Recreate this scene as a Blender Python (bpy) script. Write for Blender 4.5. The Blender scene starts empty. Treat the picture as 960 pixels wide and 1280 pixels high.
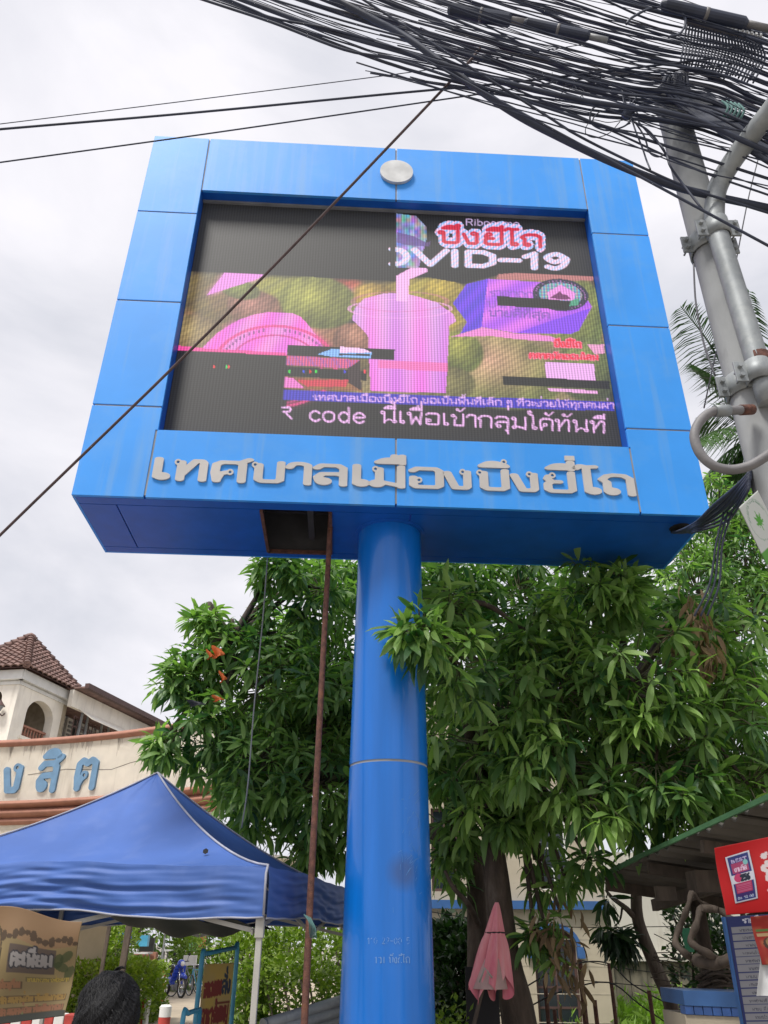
import bpy, bmesh, math, random
import numpy as np
from math import sin, cos, pi, radians, sqrt, atan2
from mathutils import Vector, Matrix
from mathutils.geometry import tessellate_polygon

SC = bpy.context.scene
COL = SC.collection
random.seed(7)
RNG = np.random.default_rng(7)

# ------------------------------------------------------------------ camera
CAM_H = 1.6
F_PX, PITCH, ROLL = 977.07, 0.5054, -0.0090
_f = np.array([0, cos(PITCH), sin(PITCH)])
_ri = np.array([1.0, 0, 0])
_d = np.cross(_f, _ri)
CR = cos(ROLL) * _ri + sin(ROLL) * _d
CD = -sin(ROLL) * _ri + cos(ROLL) * _d
CF = _f
CPOS = np.array([0.0, 0.0, CAM_H])
camd = bpy.data.cameras.new('camera')
cam = bpy.data.objects.new('camera', camd)
COL.objects.link(cam)
m = Matrix.Identity(4)
for i in range(3):
    m[i][0] = CR[i]; m[i][1] = -CD[i]; m[i][2] = -CF[i]; m[i][3] = CPOS[i]
cam.matrix_world = m
camd.sensor_fit = 'VERTICAL'
camd.sensor_height = 36.0
camd.lens = 36.0 * F_PX / 1280.0
camd.clip_start = 0.05
camd.clip_end = 3000
SC.camera = cam

# ------------------------------------------------------------------ sky, sun, exposure
SUN_EL, SUN_AZ = radians(62), radians(215)          # azimuth clockwise from +Y
world = bpy.data.worlds.new('World')
SC.world = world
world.use_nodes = True
nt = world.node_tree
nt.nodes.clear()
wo = nt.nodes.new('ShaderNodeOutputWorld')
bg = nt.nodes.new('ShaderNodeBackground')
sky = nt.nodes.new('ShaderNodeTexSky')
sky.sky_type = 'NISHITA'
sky.sun_disc = False
sky.sun_elevation = SUN_EL
sky.sun_rotation = SUN_AZ
tc = nt.nodes.new('ShaderNodeTexCoord')
mp = nt.nodes.new('ShaderNodeMapping')
mp.inputs['Scale'].default_value = (1.0, 1.0, 2.2)
n1 = nt.nodes.new('ShaderNodeTexNoise')
n1.inputs['Scale'].default_value = 2.3
n1.inputs['Detail'].default_value = 7
n1.inputs['Roughness'].default_value = 0.52
n1.inputs['Distortion'].default_value = 0.35
cr = nt.nodes.new('ShaderNodeValToRGB')
cr.color_ramp.elements[0].position = 0.36
cr.color_ramp.elements[0].color = (0.63, 0.64, 0.70, 1)
cr.color_ramp.elements[1].position = 0.66
cr.color_ramp.elements[1].color = (0.90, 0.88, 0.92, 1)
mulc = nt.nodes.new('ShaderNodeVectorMath'); mulc.operation = 'SCALE'
mulc.inputs['Scale'].default_value = 9.3
mixw = nt.nodes.new('ShaderNodeMix'); mixw.data_type = 'RGBA'
mixw.inputs[0].default_value = 0.94
L = nt.links.new
L(tc.outputs['Generated'], mp.inputs['Vector'])
L(mp.outputs['Vector'], n1.inputs['Vector'])
L(n1.outputs['Fac'], cr.inputs['Fac'])
L(cr.outputs['Color'], mulc.inputs[0])
L(sky.outputs['Color'], mixw.inputs[6])
L(mulc.outputs['Vector'], mixw.inputs[7])
L(mixw.outputs[2], bg.inputs['Color'])
bg.inputs['Strength'].default_value = 0.1
L(bg.outputs['Background'], wo.inputs['Surface'])

sund = bpy.data.lights.new('sun', 'SUN')
sund.energy = 3.3
sund.angle = radians(14)
sund.color = (1.0, 0.96, 0.9)
sun = bpy.data.objects.new('sun', sund)
COL.objects.link(sun)
sdir = Vector((sin(SUN_AZ) * cos(SUN_EL), cos(SUN_AZ) * cos(SUN_EL), sin(SUN_EL)))
sun.rotation_euler = sdir.to_track_quat('Z', 'Y').to_euler()
SC.view_settings.view_transform = 'Standard'
SC.view_settings.look = 'None'
SC.view_settings.exposure = 0.32
SC.view_settings.gamma = 1.0

# ------------------------------------------------------------------ geometry helpers
def P(x, y, Y):
    """point seen at photo pixel (x, y) at world distance Y ahead"""
    d = CF * F_PX + CR * (x - 480) + CD * (y - 640)
    return CPOS + d * (Y / d[1])

def PX(x, y, Xw):
    d = CF * F_PX + CR * (x - 480) + CD * (y - 640)
    return CPOS + d * (Xw / d[0])

def proj(p):
    q = np.asarray(p, float) - CPOS
    z = q @ CF
    return 480 + F_PX * (q @ CR) / z, 640 + F_PX * (q @ CD) / z, z

def V(*a):
    return np.array(a, float)

ORI = {}

def setp(o, label=None, cat=None, group=None, kind=None):
    if label: o['label'] = label
    if cat: o['category'] = cat
    if group: o['group'] = group
    if kind: o['kind'] = kind
    return o

def thing(name, loc, label, cat, group=None):
    o = bpy.data.objects.new(name, None)
    o.empty_display_size = 0.2
    COL.objects.link(o)
    o.location = [float(v) for v in loc]
    ORI[o.name] = V(*loc)
    return setp(o, label, cat, group)

class MB:
    def __init__(s):
        s.v = []; s.f = []; s.n = 0; s.sm = []
    def add(s, vs, fs, smooth=False):
        b = s.n
        vs = [tuple(float(c) for c in v) for v in vs]
        s.v += vs; s.n += len(vs)
        s.f += [tuple(b + i for i in f) for f in fs]
        s.sm += [smooth] * len(fs)
        return s
    def box(s, c, size, ax=None):
        """c centre, size full, ax optional 3 axis vectors"""
        c = V(*c)
        ax = ax or (V(1, 0, 0), V(0, 1, 0), V(0, 0, 1))
        h = [size[i] / 2 * V(*ax[i]) for i in range(3)]
        vs = []
        for sz in (-1, 1):
            for sx, sy in ((-1, -1), (1, -1), (1, 1), (-1, 1)):
                vs.append(c + sx * h[0] + sy * h[1] + sz * h[2])
        return s.add(vs, [(3, 2, 1, 0), (4, 5, 6, 7), (0, 1, 5, 4), (1, 2, 6, 5), (2, 3, 7, 6), (3, 0, 4, 7)])
    def bar(s, a, b, w, h=None, up=(0, 0, 1)):
        a = V(*a); b = V(*b); h = h or w
        d = b - a; l = np.linalg.norm(d); d = d / l
        u = V(*up); r = np.cross(d, u)
        if np.linalg.norm(r) < 1e-3:
            r = np.cross(d, V(0, 1, 0))
        r /= np.linalg.norm(r); u = np.cross(r, d)
        return s.box((a + b) / 2, (l, w, h), (d, r, u))
    def tube(s, pts, r, n=8, caps=True, smooth=True):
        pts = [V(*p) for p in pts]
        k = len(pts)
        rs = r if hasattr(r, '__len__') else [r] * k
        t0 = pts[1] - pts[0]; t0 /= np.linalg.norm(t0)
        ref = V(0, 0, 1) if abs(t0[2]) < 0.9 else V(1, 0, 0)
        u = np.cross(t0, ref); u /= np.linalg.norm(u)
        vs = []
        for i in range(k):
            t = pts[min(i + 1, k - 1)] - pts[max(i - 1, 0)]
            t /= (np.linalg.norm(t) + 1e-12)
            u = u - t * (u @ t); u /= np.linalg.norm(u)
            w = np.cross(t, u)
            for j in range(n):
                a = 2 * pi * j / n
                vs.append(pts[i] + rs[i] * (cos(a) * u + sin(a) * w))
        fs = []
        for i in range(k - 1):
            for j in range(n):
                a = i * n + j; b = i * n + (j + 1) % n
                fs.append((a, b, b + n, a + n))
        s.add(vs, fs, smooth)
        if caps:
            b = s.n - k * n
            s.f.append(tuple(b + j for j in range(n - 1, -1, -1))); s.sm.append(False)
            b2 = s.n - n
            s.f.append(tuple(b2 + j for j in range(n))); s.sm.append(False)
        return s
    def lathe(s, prof, c, n=24, axis=(0, 0, 1), smooth=True):
        """prof: list of (r, h) along axis"""
        c = V(*c); ax = V(*axis); ax /= np.linalg.norm(ax)
        ref = V(1, 0, 0) if abs(ax[0]) < 0.9 else V(0, 1, 0)
        u = np.cross(ax, ref); u /= np.linalg.norm(u); w = np.cross(ax, u)
        vs = []
        for r, h in prof:
            for j in range(n):
                a = 2 * pi * j / n
                vs.append(c + ax * h + max(r, 1e-4) * (cos(a) * u + sin(a) * w))
        fs = []
        for i in range(len(prof) - 1):
            for j in range(n):
                a = i * n + j; b = i * n + (j + 1) % n
                fs.append((a, b, b + n, a + n))
        return s.add(vs, fs, smooth)
    def grid(s, fn, nu, nv, smooth=True):
        vs = [fn(i / nu, j / nv) for j in range(nv + 1) for i in range(nu + 1)]
        fs = [(j * (nu + 1) + i, j * (nu + 1) + i + 1, (j + 1) * (nu + 1) + i + 1, (j + 1) * (nu + 1) + i)
              for j in range(nv) for i in range(nu)]
        return s.add(vs, fs, smooth)
    def sheet(s, fn, nu, nv, th, nrm, smooth=True):
        """grid with thickness th along vector nrm"""
        nrm = V(*nrm)
        s.grid(fn, nu, nv, smooth)
        s.grid(lambda a, b: V(*fn(1 - a, b)) + nrm * th, nu, nv, smooth)
        for e in ((0, 'u'), (1, 'u'), (0, 'v'), (1, 'v')):
            k, w = e
            g = (lambda t: fn(t, k)) if w == 'u' else (lambda t: fn(k, t))
            n = nu if w == 'u' else nv
            s.grid(lambda a, b: V(*g(a)) + nrm * th * b, n, 1, False)
        return s
    def prism(s, poly, fn, d0, d1, holes=()):
        """poly (2-D points) mapped with fn(x, z, depth), between depths d0 and d1, holes kept open"""
        loops = [list(poly)] + [list(h) for h in holes]
        flat = [p for l in loops for p in l]
        tris = tessellate_polygon([[Vector((p[0], p[1], 0)) for p in l] for l in loops])
        n = len(flat)
        vs = [fn(p[0], p[1], d0) for p in flat] + [fn(p[0], p[1], d1) for p in flat]
        fs = [tuple(t) for t in tris] + [tuple(n + i for i in reversed(t)) for t in tris]
        b = 0
        for l in loops:
            k = len(l)
            for i in range(k):
                a0 = b + i; a1 = b + (i + 1) % k
                fs.append((a0, a1, n + a1, n + a0))
            b += k
        return s.add(vs, fs)
    def build(s, name, mat, parent=None, label=None, cat=None, group=None, kind=None, base=None, bevel=0):
        vs = np.array(s.v, float)
        if parent is not None:
            o0 = ORI[parent.name]
        elif base is not None:
            o0 = V(*base)
        else:
            mn = vs.min(0); mx = vs.max(0)
            o0 = V((mn[0] + mx[0]) / 2, (mn[1] + mx[1]) / 2, mn[2])
        me = bpy.data.meshes.new(name)
        me.from_pydata((vs - o0).tolist(), [], s.f)
        me.polygons.foreach_set('use_smooth', s.sm)
        bm = bmesh.new(); bm.from_mesh(me)
        bmesh.ops.recalc_face_normals(bm, faces=bm.faces)
        bm.to_mesh(me); bm.free()
        me.materials.append(mat)
        me.update()
        o = bpy.data.objects.new(name, me)
        COL.objects.link(o)
        if parent is not None:
            o.parent = parent
            ORI[o.name] = o0
        else:
            o.location = o0.tolist()
            ORI[o.name] = o0
        if bevel:
            md = o.modifiers.new('b', 'BEVEL'); md.width = bevel; md.segments = 2
            md.limit_method = 'ANGLE'; md.angle_limit = radians(40)
        return setp(o, label, cat, group, kind)

def copy_tree(o, parent=None):
    c = o.copy(); COL.objects.link(c); c.parent = parent
    for ch in list(o.children):
        copy_tree(ch, c)
    return c

def smooth_path(pts, k=8):
    pts = [V(*p) for p in pts]
    if len(pts) < 3:
        return [pts[0] + (pts[1] - pts[0]) * i / k for i in range(k + 1)]
    P4 = [2 * pts[0] - pts[1]] + pts + [2 * pts[-1] - pts[-2]]
    out = []
    for i in range(1, len(P4) - 2):
        a, b, c, d = P4[i - 1:i + 3]
        for j in range(k):
            t = j / k
            out.append(0.5 * ((2 * b) + (-a + c) * t + (2 * a - 5 * b + 4 * c - d) * t * t + (-a + 3 * b - 3 * c + d) * t ** 3))
    out.append(pts[-1])
    return out

# ------------------------------------------------------------------ materials
def srgb(r, g, b):
    f = lambda c: (c / 255 / 12.92) if c / 255 <= 0.04045 else ((c / 255 + 0.055) / 1.055) ** 2.4
    return (f(r), f(g), f(b))

def mat(name, col, rough=0.6, metal=0.0, var=0.15, scale=6.0, bump=0.0, col2=None, stretch=(1, 1, 1),
        detail=6, coat=0.0, lo=0.35, hi=0.65, bscale=None, spec=0.5, dirt=None, dirt_scale=1.2, dirt_lo=0.55, dirt_hi=0.7):
    m = bpy.data.materials.new(name); m.use_nodes = True
    nt = m.node_tree; b = nt.nodes['Principled BSDF']
    b.inputs['Roughness'].default_value = rough
    b.inputs['Metallic'].default_value = metal
    b.inputs['Coat Weight'].default_value = coat
    b.inputs['Specular IOR Level'].default_value = spec
    tc = nt.nodes.new('ShaderNodeTexCoord'); mp = nt.nodes.new('ShaderNodeMapping')
    mp.inputs['Scale'].default_value = stretch
    nz = nt.nodes.new('ShaderNodeTexNoise'); nz.inputs['Scale'].default_value = scale; nz.inputs['Detail'].default_value = detail
    rp = nt.nodes.new('ShaderNodeValToRGB')
    c2 = col2 or tuple(min(1, c * (1 + var)) for c in col)
    c1 = col if col2 else tuple(c * (1 - var) for c in col)
    rp.color_ramp.elements[0].position = lo; rp.color_ramp.elements[0].color = (*c1, 1)
    rp.color_ramp.elements[1].position = hi; rp.color_ramp.elements[1].color = (*c2, 1)
    l = nt.links.new
    l(tc.outputs['Object'], mp.inputs['Vector']); l(mp.outputs['Vector'], nz.inputs['Vector'])
    l(nz.outputs['Fac'], rp.inputs['Fac'])
    out = rp.outputs['Color']
    if dirt:
        n2 = nt.nodes.new('ShaderNodeTexNoise'); n2.inputs['Scale'].default_value = dirt_scale; n2.inputs['Detail'].default_value = 9
        n2.inputs['Roughness'].default_value = 0.65
        l(mp.outputs['Vector'], n2.inputs['Vector'])
        r2 = nt.nodes.new('ShaderNodeValToRGB')
        r2.color_ramp.elements[0].position = dirt_lo; r2.color_ramp.elements[1].position = dirt_hi
        l(n2.outputs['Fac'], r2.inputs['Fac'])
        mx = nt.nodes.new('ShaderNodeMix'); mx.data_type = 'RGBA'
        l(r2.outputs['Color'], mx.inputs[0]); l(out, mx.inputs[6]); mx.inputs[7].default_value = (*dirt, 1)
        out = mx.outputs[2]
    l(out, b.inputs['Base Color'])
    if bump:
        n3 = nt.nodes.new('ShaderNodeTexNoise'); n3.inputs['Scale'].default_value = bscale or scale * 4; n3.inputs['Detail'].default_value = 5
        l(mp.outputs['Vector'], n3.inputs['Vector'])
        bp = nt.nodes.new('ShaderNodeBump'); bp.inputs['Strength'].default_value = bump; bp.inputs['Distance'].default_value = 0.02
        l(n3.outputs['Fac'], bp.inputs['Height']); l(bp.outputs['Normal'], b.inputs['Normal'])
    return m

def add_streaks(m_, colr, amt=.35, sx=7.0, sz=.35, lo=.52, hi=.72):
    nt_ = m_.node_tree; b_ = nt_.nodes['Principled BSDF']
    src = b_.inputs['Base Color'].links[0].from_socket
    tc_ = nt_.nodes.new('ShaderNodeTexCoord'); mp_ = nt_.nodes.new('ShaderNodeMapping'); mp_.inputs['Scale'].default_value = (sx, sx, sz)
    nz_ = nt_.nodes.new('ShaderNodeTexNoise'); nz_.inputs['Scale'].default_value = 1.5; nz_.inputs['Detail'].default_value = 8
    mr = nt_.nodes.new('ShaderNodeMapRange'); mr.inputs['From Min'].default_value = lo; mr.inputs['From Max'].default_value = hi; mr.inputs['To Max'].default_value = amt
    mx_ = nt_.nodes.new('ShaderNodeMix'); mx_.data_type = 'RGBA'; mx_.inputs[7].default_value = (*colr, 1)
    l = nt_.links.new
    l(tc_.outputs['Object'], mp_.inputs[0]); l(mp_.outputs[0], nz_.inputs['Vector']); l(nz_.outputs['Fac'], mr.inputs['Value'])
    l(mr.outputs['Result'], mx_.inputs[0]); l(src, mx_.inputs[6]); l(mx_.outputs[2], b_.inputs['Base Color'])

def leaf_mat(name, dark, light, rough=0.42, trans=0.25):
    m = bpy.data.materials.new(name); m.use_nodes = True
    nt = m.node_tree; b = nt.nodes['Principled BSDF']; out = nt.nodes['Material Output']
    at = nt.nodes.new('ShaderNodeAttribute'); at.attribute_name = 'tone'
    mx = nt.nodes.new('ShaderNodeMix'); mx.data_type = 'RGBA'
    mx.inputs[6].default_value = (*dark, 1); mx.inputs[7].default_value = (*light, 1)
    l = nt.links.new
    l(at.outputs['Fac'], mx.inputs[0]); l(mx.outputs[2], b.inputs['Base Color'])
    b.inputs['Roughness'].default_value = rough
    tr = nt.nodes.new('ShaderNodeBsdfTranslucent')
    vm = nt.nodes.new('ShaderNodeVectorMath'); vm.operation = 'MULTIPLY'; vm.inputs[1].default_value = (1.15, 1.5, 0.6)
    l(mx.outputs[2], vm.inputs[0]); l(vm.outputs['Vector'], tr.inputs['Color'])
    ms = nt.nodes.new('ShaderNodeMixShader'); ms.inputs[0].default_value = trans
    l(b.outputs[0], ms.inputs[1]); l(tr.outputs[0], ms.inputs[2]); l(ms.outputs[0], out.inputs['Surface'])
    return m

def attr_mat(name, rough=0.6, emit=0.0, led=False, attr='print'):
    m = bpy.data.materials.new(name); m.use_nodes = True
    nt = m.node_tree; b = nt.nodes['Principled BSDF']
    at = nt.nodes.new('ShaderNodeAttribute'); at.attribute_name = attr
    b.inputs['Roughness'].default_value = rough
    l = nt.links.new
    if led:
        b.inputs['Base Color'].default_value = (0.035, 0.036, 0.037, 1)
        tc = nt.nodes.new('ShaderNodeTexCoord')
        sx = nt.nodes.new('ShaderNodeSeparateXYZ'); l(tc.outputs['Object'], sx.inputs[0])
        def wave(expr_in, k, amp, off):
            a = nt.nodes.new('ShaderNodeMath'); a.operation = 'MULTIPLY'; a.inputs[1].default_value = k; l(expr_in, a.inputs[0])
            s = nt.nodes.new('ShaderNodeMath'); s.operation = 'SINE'; l(a.outputs[0], s.inputs[0])
            c = nt.nodes.new('ShaderNodeMath'); c.operation = 'MULTIPLY_ADD'; c.inputs[1].default_value = amp; c.inputs[2].default_value = off
            l(s.outputs[0], c.inputs[0]); return c.outputs[0]
        wx = wave(sx.outputs['X'], 2 * pi / 0.0265, 0.22, 0.90)
        wz = wave(sx.outputs['Z'], 2 * pi / 0.021, 0.12, 1.0)
        mu = nt.nodes.new('ShaderNodeMath'); mu.operation = 'MULTIPLY'; l(wx, mu.inputs[0]); l(wz, mu.inputs[1])
        sc = nt.nodes.new('ShaderNodeVectorMath'); sc.operation = 'SCALE'
        l(at.outputs['Color'], sc.inputs[0]); l(mu.outputs[0], sc.inputs['Scale'])
        l(sc.outputs['Vector'], b.inputs['Emission Color']); b.inputs['Emission Strength'].default_value = 1.0
        gs = nt.nodes.new('ShaderNodeVectorMath'); gs.operation = 'SCALE'; gs.inputs[0].default_value = (0.045, 0.046, 0.047)
        l(mu.outputs[0], gs.inputs['Scale']); l(gs.outputs['Vector'], b.inputs['Base Color'])
    else:
        l(at.outputs['Color'], b.inputs['Base Color'])
        tr = nt.nodes.new('ShaderNodeBsdfTranslucent'); l(at.outputs['Color'], tr.inputs['Color'])
        ms = nt.nodes.new('ShaderNodeMixShader'); ms.inputs[0].default_value = .35
        l(b.outputs[0], ms.inputs[1]); l(tr.outputs[0], ms.inputs[2]); l(ms.outputs[0], nt.nodes['Material Output'].inputs['Surface'])
        if emit:
            l(at.outputs['Color'], b.inputs['Emission Color']); b.inputs['Emission Strength'].default_value = emit
    return m

M = {}
M['blue'] = mat('blue composite panel', (0.042, 0.31, 0.86), 0.5, 0, 0.05, 1.6, 0.02, coat=0.0, spec=0.35, dirt=(0.09, 0.34, 0.80), dirt_scale=2.0, dirt_lo=0.5, dirt_hi=0.8)
M['blue_pole'] = mat('blue painted steel', (0.001, 0.150, 0.58), 0.30, 0, 0.08, 3.0, 0.015, stretch=(3, 3, 0.35), coat=0.3)
add_streaks(M['blue'], (0.16, 0.36, 0.66), .5)
add_streaks(M['blue_pole'], (0.02, 0.17, 0.60), .6, 9, .25)
M['seal'] = mat('grey sealant', (0.26, 0.27, 0.28), 0.8)
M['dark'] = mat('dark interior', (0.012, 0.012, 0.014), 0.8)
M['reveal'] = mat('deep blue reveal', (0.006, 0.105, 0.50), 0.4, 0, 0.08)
M['letter'] = mat('champagne letter metal', (0.50, 0.48, 0.46), 0.5, 0.0, 0.06, 3)
M['disc'] = mat('off white plate', (0.55, 0.56, 0.56), 0.5)
M['rust'] = mat('rusty steel', (0.11, 0.045, 0.032), 0.8, 0, 0.35, 30, 0.3, dirt=(0.18, 0.07, 0.035), dirt_scale=14)
M['wire'] = mat('brown stay wire', (0.085, 0.055, 0.055), 0.7, 0, 0.2, 20)
M['cable'] = mat('black cable', (0.030, 0.038, 0.066), 0.6, 0, 0.3, 4)  # blue-grey lift of the backlit flare is put into the cable colour
M['cable2'] = mat('grey weathered cable', (0.07, 0.07, 0.085), 0.6, 0, 0.25, 4)
M['galv'] = mat('galvanised steel', (0.25, 0.27, 0.28), 0.55, 0.35, 0.16, 7, 0.03, dirt=(0.34, 0.36, 0.36), dirt_scale=9, dirt_lo=0.45, dirt_hi=0.7)
M['concrete'] = mat('weathered concrete pole', (0.25, 0.26, 0.265), 0.85, 0, 0.14, 5, 0.15, stretch=(1, 1, 0.4), dirt=(0.16, 0.165, 0.17), dirt_scale=6)
M['conduit'] = mat('grey conduit', (0.17, 0.165, 0.17), 0.6, 0, 0.1, 12, 0.1)
M['bark'] = mat('mango bark', (0.075, 0.055, 0.042), 0.9, 0, 0.35, 14, 0.6, stretch=(1, 1, 0.3), dirt=(0.12, 0.10, 0.08), dirt_scale=7)
M['twig'] = mat('green brown twig', (0.10, 0.10, 0.05), 0.8, 0, 0.3, 10)
M['leaf'] = leaf_mat('mango leaf', (0.046, 0.125, 0.042), (0.31, 0.48, 0.12), 0.5, 0.35)
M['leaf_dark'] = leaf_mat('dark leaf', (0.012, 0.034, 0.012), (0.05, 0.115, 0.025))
M['leaf_dry'] = leaf_mat('dry leaf', (0.13, 0.085, 0.045), (0.42, 0.30, 0.16), 0.8, 0.1)
M['leaf_hedge'] = leaf_mat('hedge leaf', (0.045, 0.105, 0.014), (0.22, 0.31, 0.028), 0.5, 0.3)
M['leaf_palm'] = leaf_mat('palm leaflet', (0.022, 0.065, 0.02), (0.08, 0.16, 0.035), 0.4, 0.2)
M['grass'] = leaf_mat('grass blade', (0.08, 0.17, 0.02), (0.22, 0.36, 0.04), 0.6, 0.35)
M['cream'] = mat('cream painted render', (0.84, 0.79, 0.70), 0.85, 0, 0.05, 3, 0.05, dirt=(0.70, 0.64, 0.54), dirt_scale=1.6, dirt_lo=0.56, dirt_hi=0.8)
add_streaks(M['cream'], (0.45, 0.40, 0.33), .5, 4, .5, .55, .8)
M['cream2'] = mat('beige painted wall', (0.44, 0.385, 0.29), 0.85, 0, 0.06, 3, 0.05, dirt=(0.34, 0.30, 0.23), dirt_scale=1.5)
M['terra'] = mat('terracotta moulding', (0.34, 0.16, 0.11), 0.75, 0, 0.12, 5, 0.05)
M['tile'] = mat('clay roof tile', (0.19, 0.115, 0.098), 0.7, 0, 0.3, 5, 0.15, dirt=(0.12, 0.07, 0.065), dirt_scale=3)
M['blue_letter'] = mat('faded blue letter', (0.14, 0.26, 0.40), 0.6, 0, 0.12, 5)
M['blue_trim'] = mat('blue trim paint', (0.035, 0.11, 0.29), 0.5, 0, 0.1)
M['glass'] = mat('dark window glass', (0.02, 0.027, 0.035), 0.12, 0, 0.3, 2)
M['white'] = mat('white paint', (0.68, 0.68, 0.66), 0.6, 0, 0.06, 4)
M['grey'] = mat('grey paint', (0.22, 0.23, 0.24), 0.6)
M['brownmetal'] = mat('brown awning metal', (0.085, 0.045, 0.04), 0.6)
M['tentm'] = mat('blue tent fabric', (0.045, 0.115, 0.37), 0.62, 0, 0.08, 2, 0.0)
add_streaks(M['tentm'], (0.10, 0.17, 0.42), .4, 3, 2)
M['piping'] = mat('grey piping', (0.35, 0.36, 0.42), 0.7)
M['steelw'] = mat('dull white tent steel', (0.42, 0.41, 0.37), 0.5, 0.1, 0.1)
M['asphalt'] = mat('tan concrete road', (0.36, 0.30, 0.22), 0.9, 0, 0.1, 2, 0.2, dirt=(0.25, 0.21, 0.16), dirt_scale=0.5)  # tan is the concrete's own tone
M['pave'] = mat('dusty pavement', (0.26, 0.235, 0.20), 0.9, 0, 0.12, 3, 0.2)
M['soil'] = mat('brown soil', (0.16, 0.11, 0.07), 0.95, 0, 0.3, 3, 0.4)
M['pink'] = mat('faded pink umbrella cloth', (0.66, 0.15, 0.21), 0.8, 0, 0.0, 2.5, 0.1, col2=(0.78, 0.38, 0.39), stretch=(3, 3, 0.5))
M['wood'] = mat('old grey wood', (0.085, 0.065, 0.05), 0.85, 0, 0.3, 12, 0.3, stretch=(1, 1, 0.3))
M['sheetm'] = mat('corrugated cement sheet', (0.10, 0.09, 0.075), 0.85, 0, 0.2, 4, 0.15)
M['greenedge'] = mat('green painted edge', (0.08, 0.20, 0.09), 0.6)
M['red'] = mat('red vinyl', (0.55, 0.02, 0.02), 0.5, 0, 0.06)
M['hair'] = mat('black hair', (0.006, 0.006, 0.007), 0.55, 0, 0.5, 60, 0.35, stretch=(1, 1, 0.4), spec=0.25)
M['skin'] = mat('tan skin', (0.42, 0.22, 0.14), 0.5, 0, 0.06)
M['shirt'] = mat('grey shirt cloth', (0.10, 0.11, 0.13), 0.9)
M['trousers'] = mat('dark trousers', (0.03, 0.035, 0.05), 0.9)
M['tyre'] = mat('black rubber', (0.02, 0.02, 0.02), 0.8)
M['chrome'] = mat('chrome', (0.6, 0.6, 0.6), 0.25, 0.9)
M['motoblue'] = mat('blue motorcycle paint', (0.01, 0.05, 0.45), 0.25, 0, 0.05, coat=0.6)
M['pipeblue'] = mat('light blue pvc pipe', (0.06, 0.30, 0.45), 0.4, 0, 0.1)
M['redwhite_red'] = mat('kerb red paint', (0.42, 0.05, 0.04), 0.7, 0, 0.2)
M['teal'] = mat('teal nylon rope', (0.08, 0.18, 0.17), 0.8)
M['orange'] = mat('orange kite cloth', (0.75, 0.16, 0.03), 0.6)
M['blackcloth'] = mat('black kite cloth', (0.02, 0.022, 0.03), 0.6)
M['print'] = attr_mat('printed vinyl', 0.55)
M['led'] = attr_mat('led module face', 0.6, led=True)
M['wallwhite'] = mat('stained white wall', (0.52, 0.50, 0.44), 0.9, 0, 0.05, 2, 0.05, stretch=(1, 1, 0.25), dirt=(0.26, 0.22, 0.16), dirt_scale=1.4, dirt_lo=0.52, dirt_hi=0.75)
M['stainstone'] = mat('mossy stained stone', (0.20, 0.18, 0.13), 0.95, 0, 0.0, 3, 0.3, col2=(0.05, 0.05, 0.04), stretch=(2, 2, 0.6))
M['bluetile'] = mat('blue glazed tile', (0.03, 0.09, 0.28), 0.3, 0, 0.2, 10)

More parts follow.
